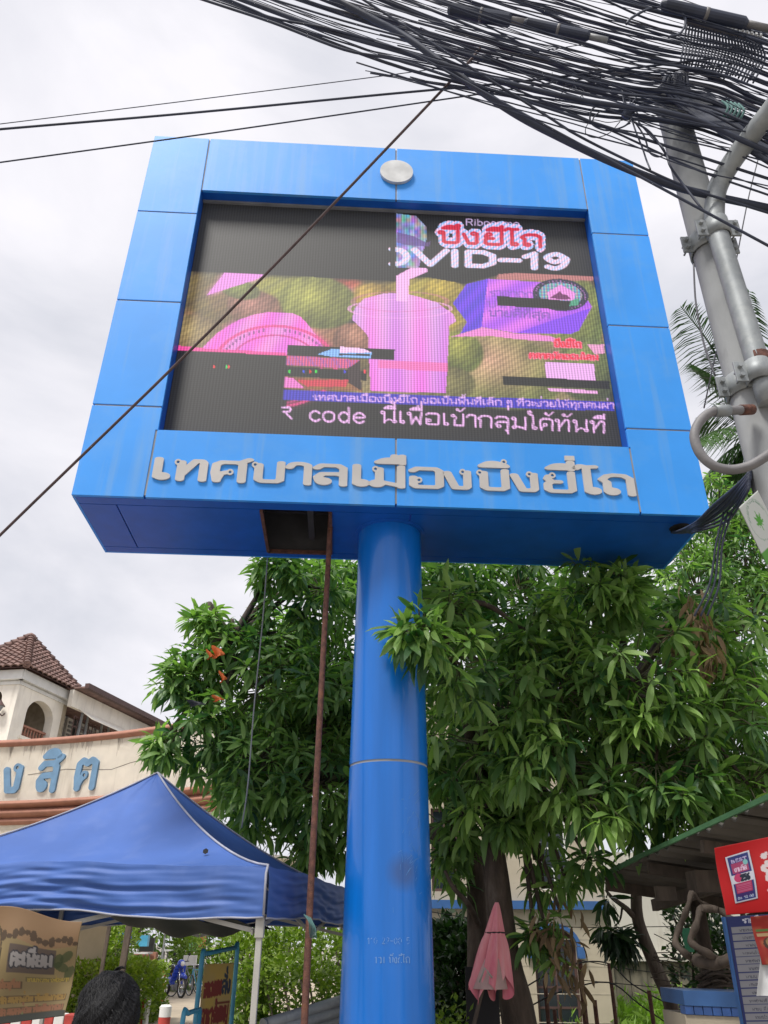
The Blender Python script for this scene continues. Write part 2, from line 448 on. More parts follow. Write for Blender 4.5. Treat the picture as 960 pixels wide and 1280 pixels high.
# ------------------------------------------------------------------ stroke lettering (Thai and Latin)
# a glyph: (advance, [strokes]); 'l' straight, 's' smooth, 'o x y r' small head loop
GL = {
 'เ': (.50, ['l .12,1 .12,.1', 'o .25 .13 .10']),
 'โ': (.56, ['s -.06,1.28 .04,1.40 .2,1.36 .42,1.38', 'l .2,1.3 .2,.1', 'o .33 .13 .10']),
 'ไ': (.52, ['s .2,.1 .2,1.1 .0,1.3 -.06,1.5 .05,1.55 .1,1.45', 'o .32 .13 .1']),
 'ใ': (.52, ['s .2,.1 .2,1.15 .02,1.25 .0,1.5 .12,1.52', 'o .32 .13 .1']),
 'า': (.62, ['s .0,.8 .1,.97 .3,1 .46,.92 .48,.75', 'l .48,.78 .48,0']),
 'ะ': (.45, ['o .08 .80 .07', 's .05,.68 .2,.6 .38,.82', 'o .08 .3 .07', 's .05,.18 .2,.1 .38,.32']),
 'อ': (.95, ['l .1,.5 .1,.12 .18,.04 .68,.04 .77,.12 .77,.86 .66,.97 .2,.97 .08,.85', 'o .24 .38 .10']),
 'น': (.97, ['o .1 .87 .1', 'l .2,.87 .2,0', 's .2,.08 .45,.3 .65,.2', 'o .76 .14 .1', 'l .76,1 .76,.2']),
 'ม': (.97, ['o .1 .87 .1', 'l .2,.87 .2,.12', 'o .14 .13 .1', 'l .22,.22 .70,.06', 'l .76,1 .76,0']),
 'บ': (.97, ['o .1 .87 .1', 'l .2,.87 .2,.14 .3,.05 .66,.05 .76,.14 .76,1']),
 'ป': (.97, ['o .1 .87 .1', 'l .2,.87 .2,.14 .3,.05 .66,.05 .76,.14 .76,1.4']),
 'ท': (.97, ['o .1 .87 .1', 'l .2,.87 .2,0', 'l .22,.25 .55,.95 .70,.95 .76,.85 .76,0']),
 'ห': (.97, ['o .1 .87 .1', 'l .2,.87 .2,0', 's .2,.3 .5,.55 .62,.75', 'o .72 .86 .09', 's .4,.48 .72,.42 .76,.2', 'l .76,.25 .76,0']),
 'ก': (.90, ['l .14,0 .14,.6 .02,.74 .16,.92 .34,.98 .6,.96 .74,.8 .74,0']),
 'ถ': (.92, ['o .26 .13 .1', 'l .14,.12 .14,.6 .02,.74 .16,.92 .34,.98 .6,.96 .76,.8 .76,0']),
 'ด': (.92, ['l .16,0 .08,.4 .10,.82 .24,.96 .62,.96 .76,.82 .76,0', 'o .36 .45 .1', 's .14,.02 .22,.25 .3,.37']),
 'ต': (.92, ['l .16,0 .08,.4 .10,.86 .24,.98 .42,.86 .60,.98 .76,.86 .76,0', 'o .36 .45 .1', 's .14,.02 .22,.25 .3,.37']),
 'ค': (.92, ['l .14,0 .08,.4 .10,.82 .24,.96 .62,.96 .76,.82 .76,0', 'o .44 .5 .1', 's .14,.02 .22,.3 .36,.44']),
 'ศ': (.97, ['l .14,0 .08,.4 .10,.82 .24,.94 .62,.94 .76,.86 .76,0', 'o .46 .45 .1', 'l .14,.06 .22,.36 .38,.43', 'l .70,.93 .92,1.1']),
 'ล': (.97, ['o .26 .15 .1', 'l .14,.15 .10,.35 .22,.52 .6,.54 .76,.46', 'l .08,.82 .2,.96 .62,.96 .76,.82 .76,0']),
 'ส': (.97, ['o .26 .15 .1', 'l .14,.15 .10,.35 .22,.52 .6,.54 .76,.46', 'l .08,.82 .2,.96 .62,.96 .76,.82 .76,0', 'l .66,.96 .92,1.18']),
 'ง': (.76, ['o .42 .87 .10', 'l .54,.86 .54,.14 .48,.05 .26,.05', 'l .02,.8 .22,.05']),
 'ย': (.97, ['o .26 .86 .1', 'l .16,.80 .12,.68 .22,.53 .42,.53', 'l .22,.53 .12,.42 .12,.14 .22,.05 .66,.05 .76,.14 .76,1']),
 'ช': (.90, ['o .12 .62 .09', 's .2,.65 .24,.4 .22,.08', 'l .2,.05 .62,.05 .66,.12 .66,.6', 's .66,.6 .5,.8 .8,1.0']),
 'ข': (.88, ['o .12 .86 .09', 's .2,.86 .3,.7 .2,.5', 'l .2,.5 .2,.05 .68,.05 .68,1']),
 'ผ': (.95, ['o .26 .86 .09', 'l .12,.86 .12,0 .42,.5 .74,0 .74,1']),
 'พ': (.97, ['o .1 .87 .1', 'l .2,.85 .24,0 .48,.6 .72,0 .78,1']),
 'จ': (.80, ['s .0,.74 .2,.98 .5,.95 .62,.7', 'l .62,.72 .55,.08', 'o .42 .15 .1']),
 'ว': (.74, ['s .0,.78 .2,.98 .5,.95 .58,.65', 'l .58,.68 .58,.1', 'o .46 .14 .1']),
 'ร': (.70, ['o .44 .14 .1', 'l .54,.14 .54,.5 .1,.62 .1,.8 .5,.82 .56,1']),
 'ๆ': (.8, ['o .2 .5 .1', 's .1,.5 .15,.9 .35,.9 .4,.5', 's .4,.8 .6,1 .65,.7', 'l .65,.7 .65,-.3']),
 'ิ': (0, ['s -.78,1.23 -.6,1.39 -.35,1.41 -.18,1.23', 'l -.78,1.23 -.16,1.23']),
 'ี': (0, ['s -.78,1.23 -.6,1.39 -.35,1.41 -.2,1.27', 'l -.78,1.23 -.18,1.23', 'l -.20,1.19 -.20,1.57']),
 'ื': (0, ['s -.80,1.23 -.62,1.37 -.42,1.39 -.2,1.27', 'l -.80,1.23 -.18,1.23', 'l -.18,1.19 -.18,1.57', 'l -.38,1.32 -.38,1.57']),
 'ึ': (0, ['s -.80,1.23 -.62,1.39 -.42,1.40 -.2,1.27', 'l -.80,1.23 -.18,1.23', 'o -.22 1.47 .09']),
 'ั': (0, ['o -.5 1.37 .08', 's -.42,1.29 -.28,1.25 -.05,1.52']),
 '่': (0, ['l -.20,1.63 -.20,1.93']),
 '^': (0, ['l -.24,1.23 -.24,1.53']),
 '้': (0, ['o -.42 1.81 .06', 's -.38,1.73 -.25,1.67 -.05,1.97']),
 '`': (0, ['o -.52 1.41 .06', 's -.48,1.33 -.35,1.27 -.12,1.57']),
 '็': (0, ['s -.6,1.23 -.65,1.42 -.4,1.47 -.35,1.32', 's -.5,1.27 -.3,1.47 -.1,1.57']),
 'ุ': (0, ['o -.27 -.18 .06', 'l -.2,-.14 -.2,-.45']),
 'ู': (0, ['o -.48 -.18 .06', 'l -.42,-.14 -.42,-.38 -.2,-.38 -.2,-.12']),
 ' ': (.45, []),
 'R': (.85, ['l .1,0 .1,1 .5,1 .66,.9 .66,.62 .5,.5 .1,.5', 'l .42,.5 .68,0']),
 'q': (.70, ['l -.1,.9 .35,.95 .45,.78 .35,.6 -.05,.55', 'l .1,.5 .5,0']),
 'i': (.28, ['l .1,0 .1,.65', 'l .1,.85 .1,.92']),
 'b': (.68, ['l .1,0 .1,1', 's .1,.5 .3,.68 .52,.5 .52,.2 .3,0 .1,.18']),
 'o': (.70, ['s .3,.68 .08,.55 .08,.15 .3,0 .52,.15 .52,.55 .3,.68']),
 's': (.58, ['s .46,.58 .25,.68 .1,.52 .28,.36 .46,.2 .3,0 .06,.1']),
 'm': (.98, ['l .1,0 .1,.66', 's .1,.5 .3,.68 .46,.5', 'l .46,.52 .46,0', 's .46,.5 .66,.68 .82,.5', 'l .82,.52 .82,0']),
 'e': (.68, ['s .08,.35 .52,.38 .50,.55 .3,.68 .08,.5 .08,.18 .3,0 .52,.12']),
 'c': (.62, ['s .50,.55 .3,.68 .08,.5 .08,.18 .3,0 .50,.12']),
 'd': (.70, ['l .52,0 .52,1', 's .52,.5 .3,.68 .1,.5 .1,.2 .3,0 .52,.18']),
 'C': (.85, ['s .70,.82 .4,1 .1,.72 .1,.28 .4,0 .70,.18']),
 'J': (.50, ['s -.05,1 .20,.9 .32,.5 .20,.1 -.05,0']),
 'O': (.95, ['s .45,1 .1,.75 .1,.25 .45,0 .78,.25 .78,.75 .45,1']),
 'V': (.90, ['l .02,1 .42,.03 .82,1']),
 'I': (.36, ['l .14,0 .14,1']),
 'D': (.90, ['l .12,.03 .12,.97 .5,.97 .74,.75 .74,.25 .5,.03 .12,.03']),
 '-': (.62, ['l .05,.48 .5,.48']),
 '1': (.52, ['l .05,.75 .28,.97 .28,0']),
 '9': (.72, ['s .56,.7 .32,.98 .08,.75 .28,.45 .56,.7 .5,.25 .3,.02 .1,.12']),
 '0': (.70, ['s .3,1 .08,.7 .08,.3 .3,0 .52,.3 .52,.7 .3,1']),
 '2': (.66, ['s .08,.75 .25,1 .5,.85 .35,.45 .08,.05', 'l .08,.04 .55,.04']),
 '5': (.66, ['l .5,1 .12,1 .1,.58', 's .1,.55 .35,.66 .52,.35 .3,0 .08,.12']),
 '6': (.66, ['s .5,.95 .15,.7 .08,.25 .3,0 .5,.25 .3,.5 .1,.3']),
 'S': (.66, ['s .52,.85 .3,1 .08,.78 .3,.52 .54,.25 .3,0 .06,.14']),
 'T': (.66, ['l .02,1 .6,1', 'l .31,1 .31,0']),
 'A': (.78, ['l .02,0 .36,1 .7,0', 'l .16,.36 .56,.36']),
 'Y': (.70, ['l .02,1 .33,.5 .64,1', 'l .33,.5 .33,0']),
 'E': (.62, ['l .52,1 .1,1 .1,0 .52,0', 'l .1,.52 .45,.52']),
 'M': (.95, ['l .1,0 .1,1 .45,.3 .8,1 .8,0']),
 'B': (.75, ['l .1,0 .1,1 .5,.95 .52,.6 .1,.52 .58,.45 .56,.05 .1,0']),
 'N': (.80, ['l .1,0 .1,1 .65,0 .65,1']),
 'H': (.80, ['l .1,0 .1,1', 'l .66,0 .66,1', 'l .1,.5 .66,.5']),
 'G': (.85, ['s .70,.82 .4,1 .1,.72 .1,.28 .4,0 .66,.12', 'l .68,.1 .68,.45 .45,.45']),
 'L': (.6, ['l .1,1 .1,0 .5,0']),
}

def strokes_of(ch):
    out = []
    for s in GL[ch][1]:
        t = s.split()
        if t[0] == 'o':
            x, y, r = map(float, t[1:])
            out.append([(x + r * cos(2 * pi * i / 12), y + r * 1.05 * sin(2 * pi * i / 12)) for i in range(13)])
        else:
            pts = [tuple(map(float, q.split(','))) for q in t[1:]]
            if t[0] == 's' and len(pts) > 2:
                pts = [tuple(q[:2]) for q in smooth_path([(a, b, 0) for a, b in pts], 6)]
            out.append(pts)
    return out

def text_layout(txt):
    x = 0; out = []
    for ch in txt:
        if ch not in GL:
            x += .8; continue
        out.append((ch, x)); x += GL[ch][0]
    return out, max(x - .12, .1)

def seg_inside(X, Y, pts, rx, ry, hit):
    """mark samples within an elliptical pen of the polyline"""
    k = rx / ry
    for (x0, y0), (x1, y1) in zip(pts[:-1], pts[1:]):
        ax, bx = x0 / k, x1 / k
        dx, dy = bx - ax, y1 - y0
        l2 = dx * dx + dy * dy + 1e-12
        px = X / k - ax; py = Y - y0
        t = np.clip((px * dx + py * dy) / l2, 0, 1)
        d = (px - t * dx) ** 2 + (py - t * dy) ** 2
        np.minimum(hit, np.sqrt(d) - ry, out=hit)
    return hit

def glyph_mesh(mb, ch, ox, sx, sz, pen, fn, d0, d1, cell=0.035):
    """solid raised letter: marching squares over the stroke distance field, extruded d0..d1"""
    st = strokes_of(ch)
    # work in letter units, x scaled by ratio so the pen is pen[0] x pen[1] (in units of height)
    xs = [p[0] for s in st for p in s]; ys = [p[1] for s in st for p in s]
    R = sx / sz
    x0, x1 = min(xs) * R - .2, max(xs) * R + .2
    y0, y1 = min(ys) - .15, max(ys) + .15
    nx, ny = int((x1 - x0) / cell) + 1, int((y1 - y0) / cell) + 1
    gx = x0 + np.arange(nx) * cell; gy = y0 + np.arange(ny) * cell
    XX, YY = np.meshgrid(gx, gy)
    F = np.full(XX.shape, 9.0); holes_l = []
    for s in st:
        loop = len(s) == 13 and s[0] == s[-1]
        w = (pen[0] * .62, pen[1] * .62) if loop else pen
        if loop:
            c = np.mean(np.array(s[:-1]), 0); r = abs(s[0][0] - c[0])
            d = np.sqrt(((XX - c[0] * R)) ** 2 + (YY - c[1]) ** 2)
            np.minimum(F, d - r * 1.0 - pen[1] * .55, out=F); holes_l.append(max(.068, r * .62) - d)
        else:
            seg_inside(XX, YY, [(a * R, b) for a, b in s], w[0], w[1], F)
    for h_ in holes_l: np.maximum(F, h_, out=F)
    verts = {}; vl = []
    def vid(key, p):
        if key not in verts:
            verts[key] = len(vl); vl.append(p)
        return verts[key]
    polys = []
    for j in range(ny - 1):
        for i in range(nx - 1):
            cs = [(i, j), (i + 1, j), (i + 1, j + 1), (i, j + 1)]
            vals = [F[c[1], c[0]] for c in cs]
            if min(vals) >= 0:
                continue
            poly = []
            for k in range(4):
                a, b = cs[k], cs[(k + 1) % 4]; va, vb = vals[k], vals[(k + 1) % 4]
                if va < 0:
                    poly.append(vid(a, (gx[a[0]], gy[a[1]])))
                if (va < 0) != (vb < 0):
                    t = va / (va - vb)
                    t = min(max(t, .02), .98)
                    key = (min(a, b), max(a, b))
                    poly.append(vid(key, (gx[a[0]] + t * (gx[b[0]] - gx[a[0]]), gy[a[1]] + t * (gy[b[1]] - gy[a[1]]))))
            if len(poly) >= 3:
                polys.append(poly)
    n = len(vl)
    vs = [fn(ox + p[0] * sz, p[1] * sz, d0) for p in vl] + [fn(ox + p[0] * sz, p[1] * sz, d1) for p in vl]
    ed = {}
    for p in polys:
        for a, b in zip(p, p[1:] + p[:1]):
            if (b, a) in ed: del ed[(b, a)]
            else: ed[(a, b)] = 1
    fs = [tuple(p) for p in polys] + [tuple(n + i for i in reversed(p)) for p in polys] + [(a, a + n, b + n, b) for a, b in ed]
    mb.add(vs, fs)

class Canvas:
    """flat print, sampled at points (X, Y), painted in sRGB 0..255"""
    def __init__(s, X, Y, col):
        s.X = X; s.Y = Y
        s.C = np.tile(np.array(col, float), (len(X), 1))
    def blend(s, mask, col):
        if callable(col):
            col = col(s.X[mask > 0], s.Y[mask > 0])
            w = mask[mask > 0][:, None]
            s.C[mask > 0] = s.C[mask > 0] * (1 - w) + col * w
        else:
            s.C += (np.array(col, float) - s.C) * mask[:, None]
    def poly(s, pts, col, a=1.0):
        ins = np.zeros(len(s.X), bool)
        n = len(pts)
        for i in range(n):
            x0, y0 = pts[i]; x1, y1 = pts[(i + 1) % n]
            if y0 == y1: continue
            c = ((y0 > s.Y) != (y1 > s.Y)) & (s.X < (x1 - x0) * (s.Y - y0) / (y1 - y0) + x0)
            ins ^= c
        s.blend(ins * a, col)
        return ins
    def ell(s, cx, cy, rx, ry, col, a=1.0, rin=0.0, ang=0):
        c, sn = cos(ang), sin(ang)
        dx = s.X - cx; dy = s.Y - cy
        u = (dx * c + dy * sn) / rx; v = (-dx * sn + dy * c) / ry
        d = np.sqrt(u * u + v * v)
        s.blend(((d < 1) & (d >= rin)) * a, col)
    def rect(s, x0, y0, x1, y1, col, a=1.0):
        s.blend(((s.X > x0) & (s.X < x1) & (s.Y > y0) & (s.Y < y1)) * a, col)
    def text(s, txt, x0, y0, x1, y1, h, col, wx=.13, wy=.09, up=-1, aa=0.0, shear=0.0):
        """baseline from (x0,y0) to (x1,y1), letter height h (same units), y grows downwards if up=-1"""
        lay, W = text_layout(txt)
        sx = (x1 - x0) / W
        sl = (y1 - y0) / (x1 - x0)
        hit = np.full(len(s.X), 9.0)
        box = (s.X > min(x0, x1) - h) & (s.X < max(x0, x1) + h) & (s.Y > min(y0, y1) - 2.2 * h) & (s.Y < max(y0, y1) + 2.2 * h)
        X = s.X[box]; Y = s.Y[box]; H = np.full(len(X), 99.0)
        for ch, ox in lay:
            for st in strokes_of(ch):
                pts = [(x0 + (ox + a) * sx + shear * b * h, y0 + (ox + a) * sx * sl + up * b * h) for a, b in st]
                lp = 1.0 if not (len(st) == 13) else .7
                seg_inside(X, Y, pts, wx * h * lp, wy * h * lp, H)
        soft = max(aa, 1e-6)
        mk = np.clip(0.5 - H / soft, 0, 1) if aa else (H < 0).astype(float)
        full = np.zeros(len(s.X)); full[box] = mk
        s.blend(full, col)
    def lin(s):
        c = np.clip(s.C / 255, 0, 1)
        return np.where(c <= .04045, c / 12.92, ((c + .055) / 1.055) ** 2.4)

def print_mesh(name, nu, nv, fn, paint, mat_, parent=None, thick=None, gain=1.0, **kw):
    """flat printed surface: nu x nv grid, fn(u, v)->point (v down), paint(Canvas with X=u*W, Y=v*H)"""
    u, v = np.meshgrid(np.linspace(0, 1, nu + 1), np.linspace(0, 1, nv + 1))
    u = u.ravel(); v = v.ravel()
    pts = np.array([fn(a, b) for a, b in zip(u, v)]) if not kw.pop('vec', False) else fn(u, v)
    cv = paint(u, v, pts)
    col = np.ones((len(u), 4), np.float32); col[:, :3] = cv.lin() * gain
    idx = np.arange((nu + 1) * (nv + 1)).reshape(nv + 1, nu + 1)
    q = np.stack([idx[:-1, :-1].ravel(), idx[1:, :-1].ravel(), idx[1:, 1:].ravel(), idx[:-1, 1:].ravel()], 1)
    o0 = ORI[parent.name] if parent is not None else V(*(pts.mean(0)[:2]), pts[:, 2].min())
    me = bpy.data.meshes.new(name)
    pv = pts - o0
    nF = len(q)
    if thick is not None:
        nb = len(pv)
        pv = np.concatenate([pv, pv + np.array(thick)])
        col = np.concatenate([col, np.tile(np.array([[.15, .14, .12, 1]], np.float32), (nb, 1))])
        q2 = q[:, ::-1] + nb
        rim = np.concatenate([idx[0, :], idx[1:, -1], idx[-1, ::-1][1:], idx[::-1, 0][1:]])
        q3 = np.stack([rim[:-1], rim[1:], rim[1:] + nb, rim[:-1] + nb], 1)
        q = np.concatenate([q, q2, q3])
    me.vertices.add(len(pv)); me.vertices.foreach_set('co', pv.ravel())
    me.loops.add(len(q) * 4); me.loops.foreach_set('vertex_index', q.ravel())
    me.polygons.add(len(q)); me.polygons.foreach_set('loop_start', np.arange(len(q)) * 4)
    me.update(calc_edges=True)
    me.validate()
    at = me.color_attributes.new('print', 'FLOAT_COLOR', 'POINT')
    at.data.foreach_set('color', col.ravel())
    me.materials.append(mat_)
    o = bpy.data.objects.new(name, me); COL.objects.link(o)
    if parent is not None:
        o.parent = parent
    else:
        o.location = o0.tolist()
    ORI[o.name] = o0
    return setp(o, kw.get('label'), kw.get('cat'), kw.get('group'), kw.get('kind'))

def vnoise(x, y, seed=0):
    r = np.random.default_rng(seed).random((64, 64))
    xi = np.floor(x).astype(int); yi = np.floor(y).astype(int)
    fx = x - xi; fy = y - yi
    fx = fx * fx * (3 - 2 * fx); fy = fy * fy * (3 - 2 * fy)
    g = lambda a, b: r[a % 64, b % 64]
    return (g(xi, yi) * (1 - fx) + g(xi + 1, yi) * fx) * (1 - fy) + (g(xi, yi + 1) * (1 - fx) + g(xi + 1, yi + 1) * fx) * fy

# ------------------------------------------------------------------ foliage helpers
def leaf_template(L=1.0, W=.2, bend=.25, wave=.02, seg=5, rnd=None):
    """lanceolate leaf along +X, V-folded, drooping to -Z"""
    rnd = rnd or random
    ph = rnd.random() * 6
    tw = rnd.uniform(-.5, .5)
    vs = []; fs = []
    for i in range(seg + 1):
        t = i / seg
        w = W * .5 * (sin(pi * min(1, t * .94 + .05)) ** .8) * (1 if 0 < i < seg else .12)
        x = t * L * (1 - bend * .3 * t); z = -bend * L * t * t + wave * L * sin(t * 9 + ph)
        a = tw * t
        up = .28 * w
        vs += [(x, -w * cos(a), z + up - w * sin(a)), (x, 0, z), (x, w * cos(a), z + up + w * sin(a))]
    for i in range(seg):
        b = i * 3
        fs += [(b, b + 1, b + 4, b + 3), (b + 1, b + 2, b + 5, b + 4)]
    return np.array(vs), fs

def frames_from(d, roll):
    """rotation matrices with X=d, Z as close to up as possible, then rolled"""
    d = d / np.linalg.norm(d, axis=1, keepdims=True)
    up = np.tile(np.array([0, 0, 1.0]), (len(d), 1))
    bad = np.abs(d[:, 2]) > .97
    up[bad] = [1, 0, 0]
    y = np.cross(up, d); y /= np.linalg.norm(y, axis=1, keepdims=True)
    z = np.cross(d, y)
    c = np.cos(roll)[:, None]; s = np.sin(roll)[:, None]
    y2 = y * c + z * s; z2 = -y * s + z * c
    return np.stack([d, y2, z2], 2)          # columns

def instanced_mesh(name, tmpls, which, R, S, T, tone, mat_, parent, kind='stuff', **kw):
    vs = []; qs = []; tn = []; b = 0
    for k, (tv, tf) in enumerate(tmpls):
        sel = np.where(which == k)[0]
        if not len(sel): continue
        v = np.einsum('nij,vj->nvi', R[sel], tv) * S[sel][:, None, None] + T[sel][:, None, :]
        n = len(sel); m_ = len(tv)
        f = np.array(tf)[None] + (np.arange(n) * m_)[:, None, None] + b
        vs.append(v.reshape(-1, 3)); qs.append(f.reshape(-1, len(tf[0]))); tn.append(np.repeat(tone[sel], m_)); b += n * m_
    pv = np.concatenate(vs); q = np.concatenate(qs); tn = np.concatenate(tn)
    if parent is not None: o0 = ORI[parent.name]
    else: o0 = V(*pv.mean(0)[:2], pv[:, 2].min())
    me = bpy.data.meshes.new(name)
    k = q.shape[1]
    me.vertices.add(len(pv)); me.vertices.foreach_set('co', (pv - o0).ravel())
    me.loops.add(q.size); me.loops.foreach_set('vertex_index', q.ravel())
    me.polygons.add(len(q)); me.polygons.foreach_set('loop_start', np.arange(len(q)) * k)
    me.update(calc_edges=True)
    a = me.attributes.new('tone', 'FLOAT', 'POINT'); a.data.foreach_set('value', tn.astype(np.float32))
    me.materials.append(mat_)
    o = bpy.data.objects.new(name, me); COL.objects.link(o)
    if parent is not None: o.parent = parent
    else: o.location = o0.tolist()
    ORI[o.name] = o0
    return setp(o, kw.get('label'), kw.get('cat'), kw.get('group'), kind)

def single_leaves(parent, mat_, tmpls, which, R, S, T, tone, idx, name='leaf'):
    """the leaves that show largest, each an object sharing one of a few meshes"""
    o0 = ORI[parent.name]; cache = {}
    for i in idx:
        key = (int(which[i]), int(np.clip(tone[i] * 5, 0, 5)))
        if key not in cache:
            tv, tf = tmpls[key[0]]
            me = bpy.data.meshes.new(name); me.from_pydata(tv.tolist(), [], tf)
            a = me.attributes.new('tone', 'FLOAT', 'POINT'); a.data.foreach_set('value', np.full(len(tv), key[1] / 5, np.float32))
            me.materials.append(mat_); cache[key] = me
        o = bpy.data.objects.new(name, cache[key]); COL.objects.link(o)
        o.parent = parent
        mt = Matrix.Identity(4)
        for r in range(3):
            for c in range(3): mt[r][c] = R[i][r][c] * S[i]
            mt[r][3] = T[i][r] - o0[r]
        o.matrix_local = mt

def whorls(clumps, n, nl=(9, 14), L=(.2, .28), tone0=.35, seed=1, droop=.3, up=.35, inner=.45):
    rng = np.random.default_rng(seed)
    C = np.array([c[0] for c in clumps]); Rr = np.array([c[1] for c in clumps]); W = np.array([c[2] for c in clumps])
    p = Rr ** 2 * W; p = p / p.sum()
    D = []; T = []; S = []; tone = []; tips = []
    for k in range(n):
        ci = rng.choice(len(C), p=p)
        u = rng.normal(size=3); u /= np.linalg.norm(u)
        rad = Rr[ci] * (inner + (1 - inner) * rng.random() ** .5)
        tip = C[ci] + u * rad * np.array([1, 1, .9])
        ax = u * .8 + np.array([0, 0, up]) + rng.normal(size=3) * .25
        ax /= np.linalg.norm(ax)
        tips.append((tip, C[ci], ax))
        e1 = np.cross(ax, [0, 0, 1.0]);
        if np.linalg.norm(e1) < .1: e1 = np.array([1.0, 0, 0])
        e1 /= np.linalg.norm(e1); e2 = np.cross(ax, e1)
        m_ = rng.integers(nl[0], nl[1] + 1)
        tw = np.clip(rng.normal(tone0, .22), 0, 1)
        young = rng.random() < .2
        for j in range(m_):
            a = j * 2.4 + rng.normal() * .2
            pol = radians(35 + 75 * (j / m_)) + rng.normal() * .12
            d = ax * cos(pol) + (e1 * cos(a) + e2 * sin(a)) * sin(pol)
            d = d + np.array([0, 0, -droop - .25 * j / m_])
            D.append(d / np.linalg.norm(d)); T.append(tip - ax * .05 * j / m_ * 2 + d * .015)
            S.append(rng.uniform(*L) * (.75 + .35 * min(1, j / 4)))
            tone.append(np.clip(tw + rng.normal() * .1 + (.4 if young else 0) - .05, 0, 1))
    D = np.array(D); n_ = len(D)
    return frames_from(D, rng.normal(size=n_) * .5), np.array(S), np.array(T), np.array(tone), rng.integers(0, 6, n_), tips

LEAVES = [leaf_template(1, .215, random.uniform(.1, .4), random.uniform(.005, .025), 5) for _ in range(6)]
SMALL = [(np.array([(0, 0, 0), (.5, -.28, .06), (1, 0, -.08), (.5, .28, .06)]), [(0, 1, 2, 3)]),
         (np.array([(0, 0, 0), (.45, -.2, .0), (1, 0, .08), (.55, .22, -.04)]), [(0, 1, 2, 3)])]

def pick_large(T, S, n, need=None):
    q = T - CPOS; z = q @ CF
    x = 480 + F_PX * (q @ CR) / z; y = 640 + F_PX * (q @ CD) / z
    ok = (x > -10) & (x < 970) & (y > -10) & (y < 1290)
    sc_ = np.where(ok, S / z, 0)
    o = np.argsort(-sc_)[:n]
    return o[sc_[o] > 0]

def blob_leaves(boxes, n, size, seed, tone0=.5):
    """leaf positions spread through rounded boxes: (centre, half sizes)"""
    rng = np.random.default_rng(seed)
    C = np.array([b[0] for b in boxes]); H = np.array([b[1] for b in boxes])
    ar = (H[:, 0] * H[:, 1] + H[:, 1] * H[:, 2] + H[:, 0] * H[:, 2]); p = ar / ar.sum()
    ci = rng.choice(len(C), n, p=p)
    u = rng.uniform(-1, 1, (n, 3))
    pw = 6.0
    r = (np.abs(u) ** pw).sum(1) ** (1 / pw)
    u = u / r[:, None] * (1 - .3 * rng.random(n)[:, None] ** 2)
    bump = 1 + .12 * np.sin(u[:, 0] * 7 + u[:, 2] * 5 + ci) * np.cos(u[:, 1] * 6 + ci * 2)
    T = C[ci] + u * H[ci] * bump[:, None]
    D = rng.normal(size=(n, 3)) + u * .8
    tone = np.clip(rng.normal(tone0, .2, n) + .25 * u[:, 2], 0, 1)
    return frames_from(D, rng.uniform(-1, 1, n)), rng.uniform(*size, n), T, tone, rng.integers(0, 2, n)

# ================================================================== GROUND
g = MB()
def gfn(a, b):
    x = (a - .5) * 900; y = (b - .35) * 900
    return (x, y, -0.02)
g.grid(gfn, 30, 30)
g.build('ground', M['pave'], kind='structure', base=(0, 0, 0))
g = MB(); g.sheet(lambda a, b: (-40 + 36 * a + 8 * b, 9 + 34 * b, -.012), 12, 12, .008, (0, 0, 1))
g.build('road', M['asphalt'], kind='structure', base=(-20, 20, 0))

# ================================================================== LED SIGN
SYAW = 0.0491
SU = V(cos(SYAW), sin(SYAW), 0); SN = V(-sin(SYAW), cos(SYAW), 0); SO = V(.098, 5.25, CAM_H + 2.9635)
SW, SH, SD = 4.944, 4.236, 1.0
OX, OT, OB = .560, .775, .623
def G(x, z, y=0.0):
    return SO + SU * x + SN * y + V(0, 0, z)
def Sxy(px, py, y=0.0):
    d = CF * F_PX + CR * (px - 480) + CD * (py - 640)
    t = ((SO + SN * y - CPOS) @ SN) / (d @ SN)
    q = CPOS + d * t - SO
    return q @ SU, q[2]
sign = thing('led_sign', (SO[0] + SN[0] * .5, SO[1] + SN[1] * .5, 0), 'giant blue LED display sign on a thick round blue column', 'billboard')
xl, xr = -SW / 2, SW / 2
ox0, ox1 = xl + OX, xr - OX
oz0, oz1 = OB, SH - OT
zl = [Sxy(215, y)[1] for y in (0,)]
g_ = .0075
zL = [Sxy(205, 265)[1], Sxy(180, 376)[1], Sxy(160, 507)[1]]
zR = [Sxy(780, 293)[1], Sxy(800, 408)[1], Sxy(825, 537)[1]]
def panel(poly, name='panel', y0=0.0, y1=.03):
    mb = MB()
    mb.prism(poly, lambda x, z, d: G(x, z, d), y0, y1)
    return mb.build(name, M['blue'], sign, bevel=.003)
def rect(x0, x1, z0, z1):
    return [(x0 + g_, z0 + g_), (x1 - g_, z0 + g_), (x1 - g_, z1 - g_), (x0 + g_, z1 - g_)]
xm = Sxy(495, 600)[0]
xbl = Sxy(186, 590)[0]; xbr = Sxy(794, 600)[0]
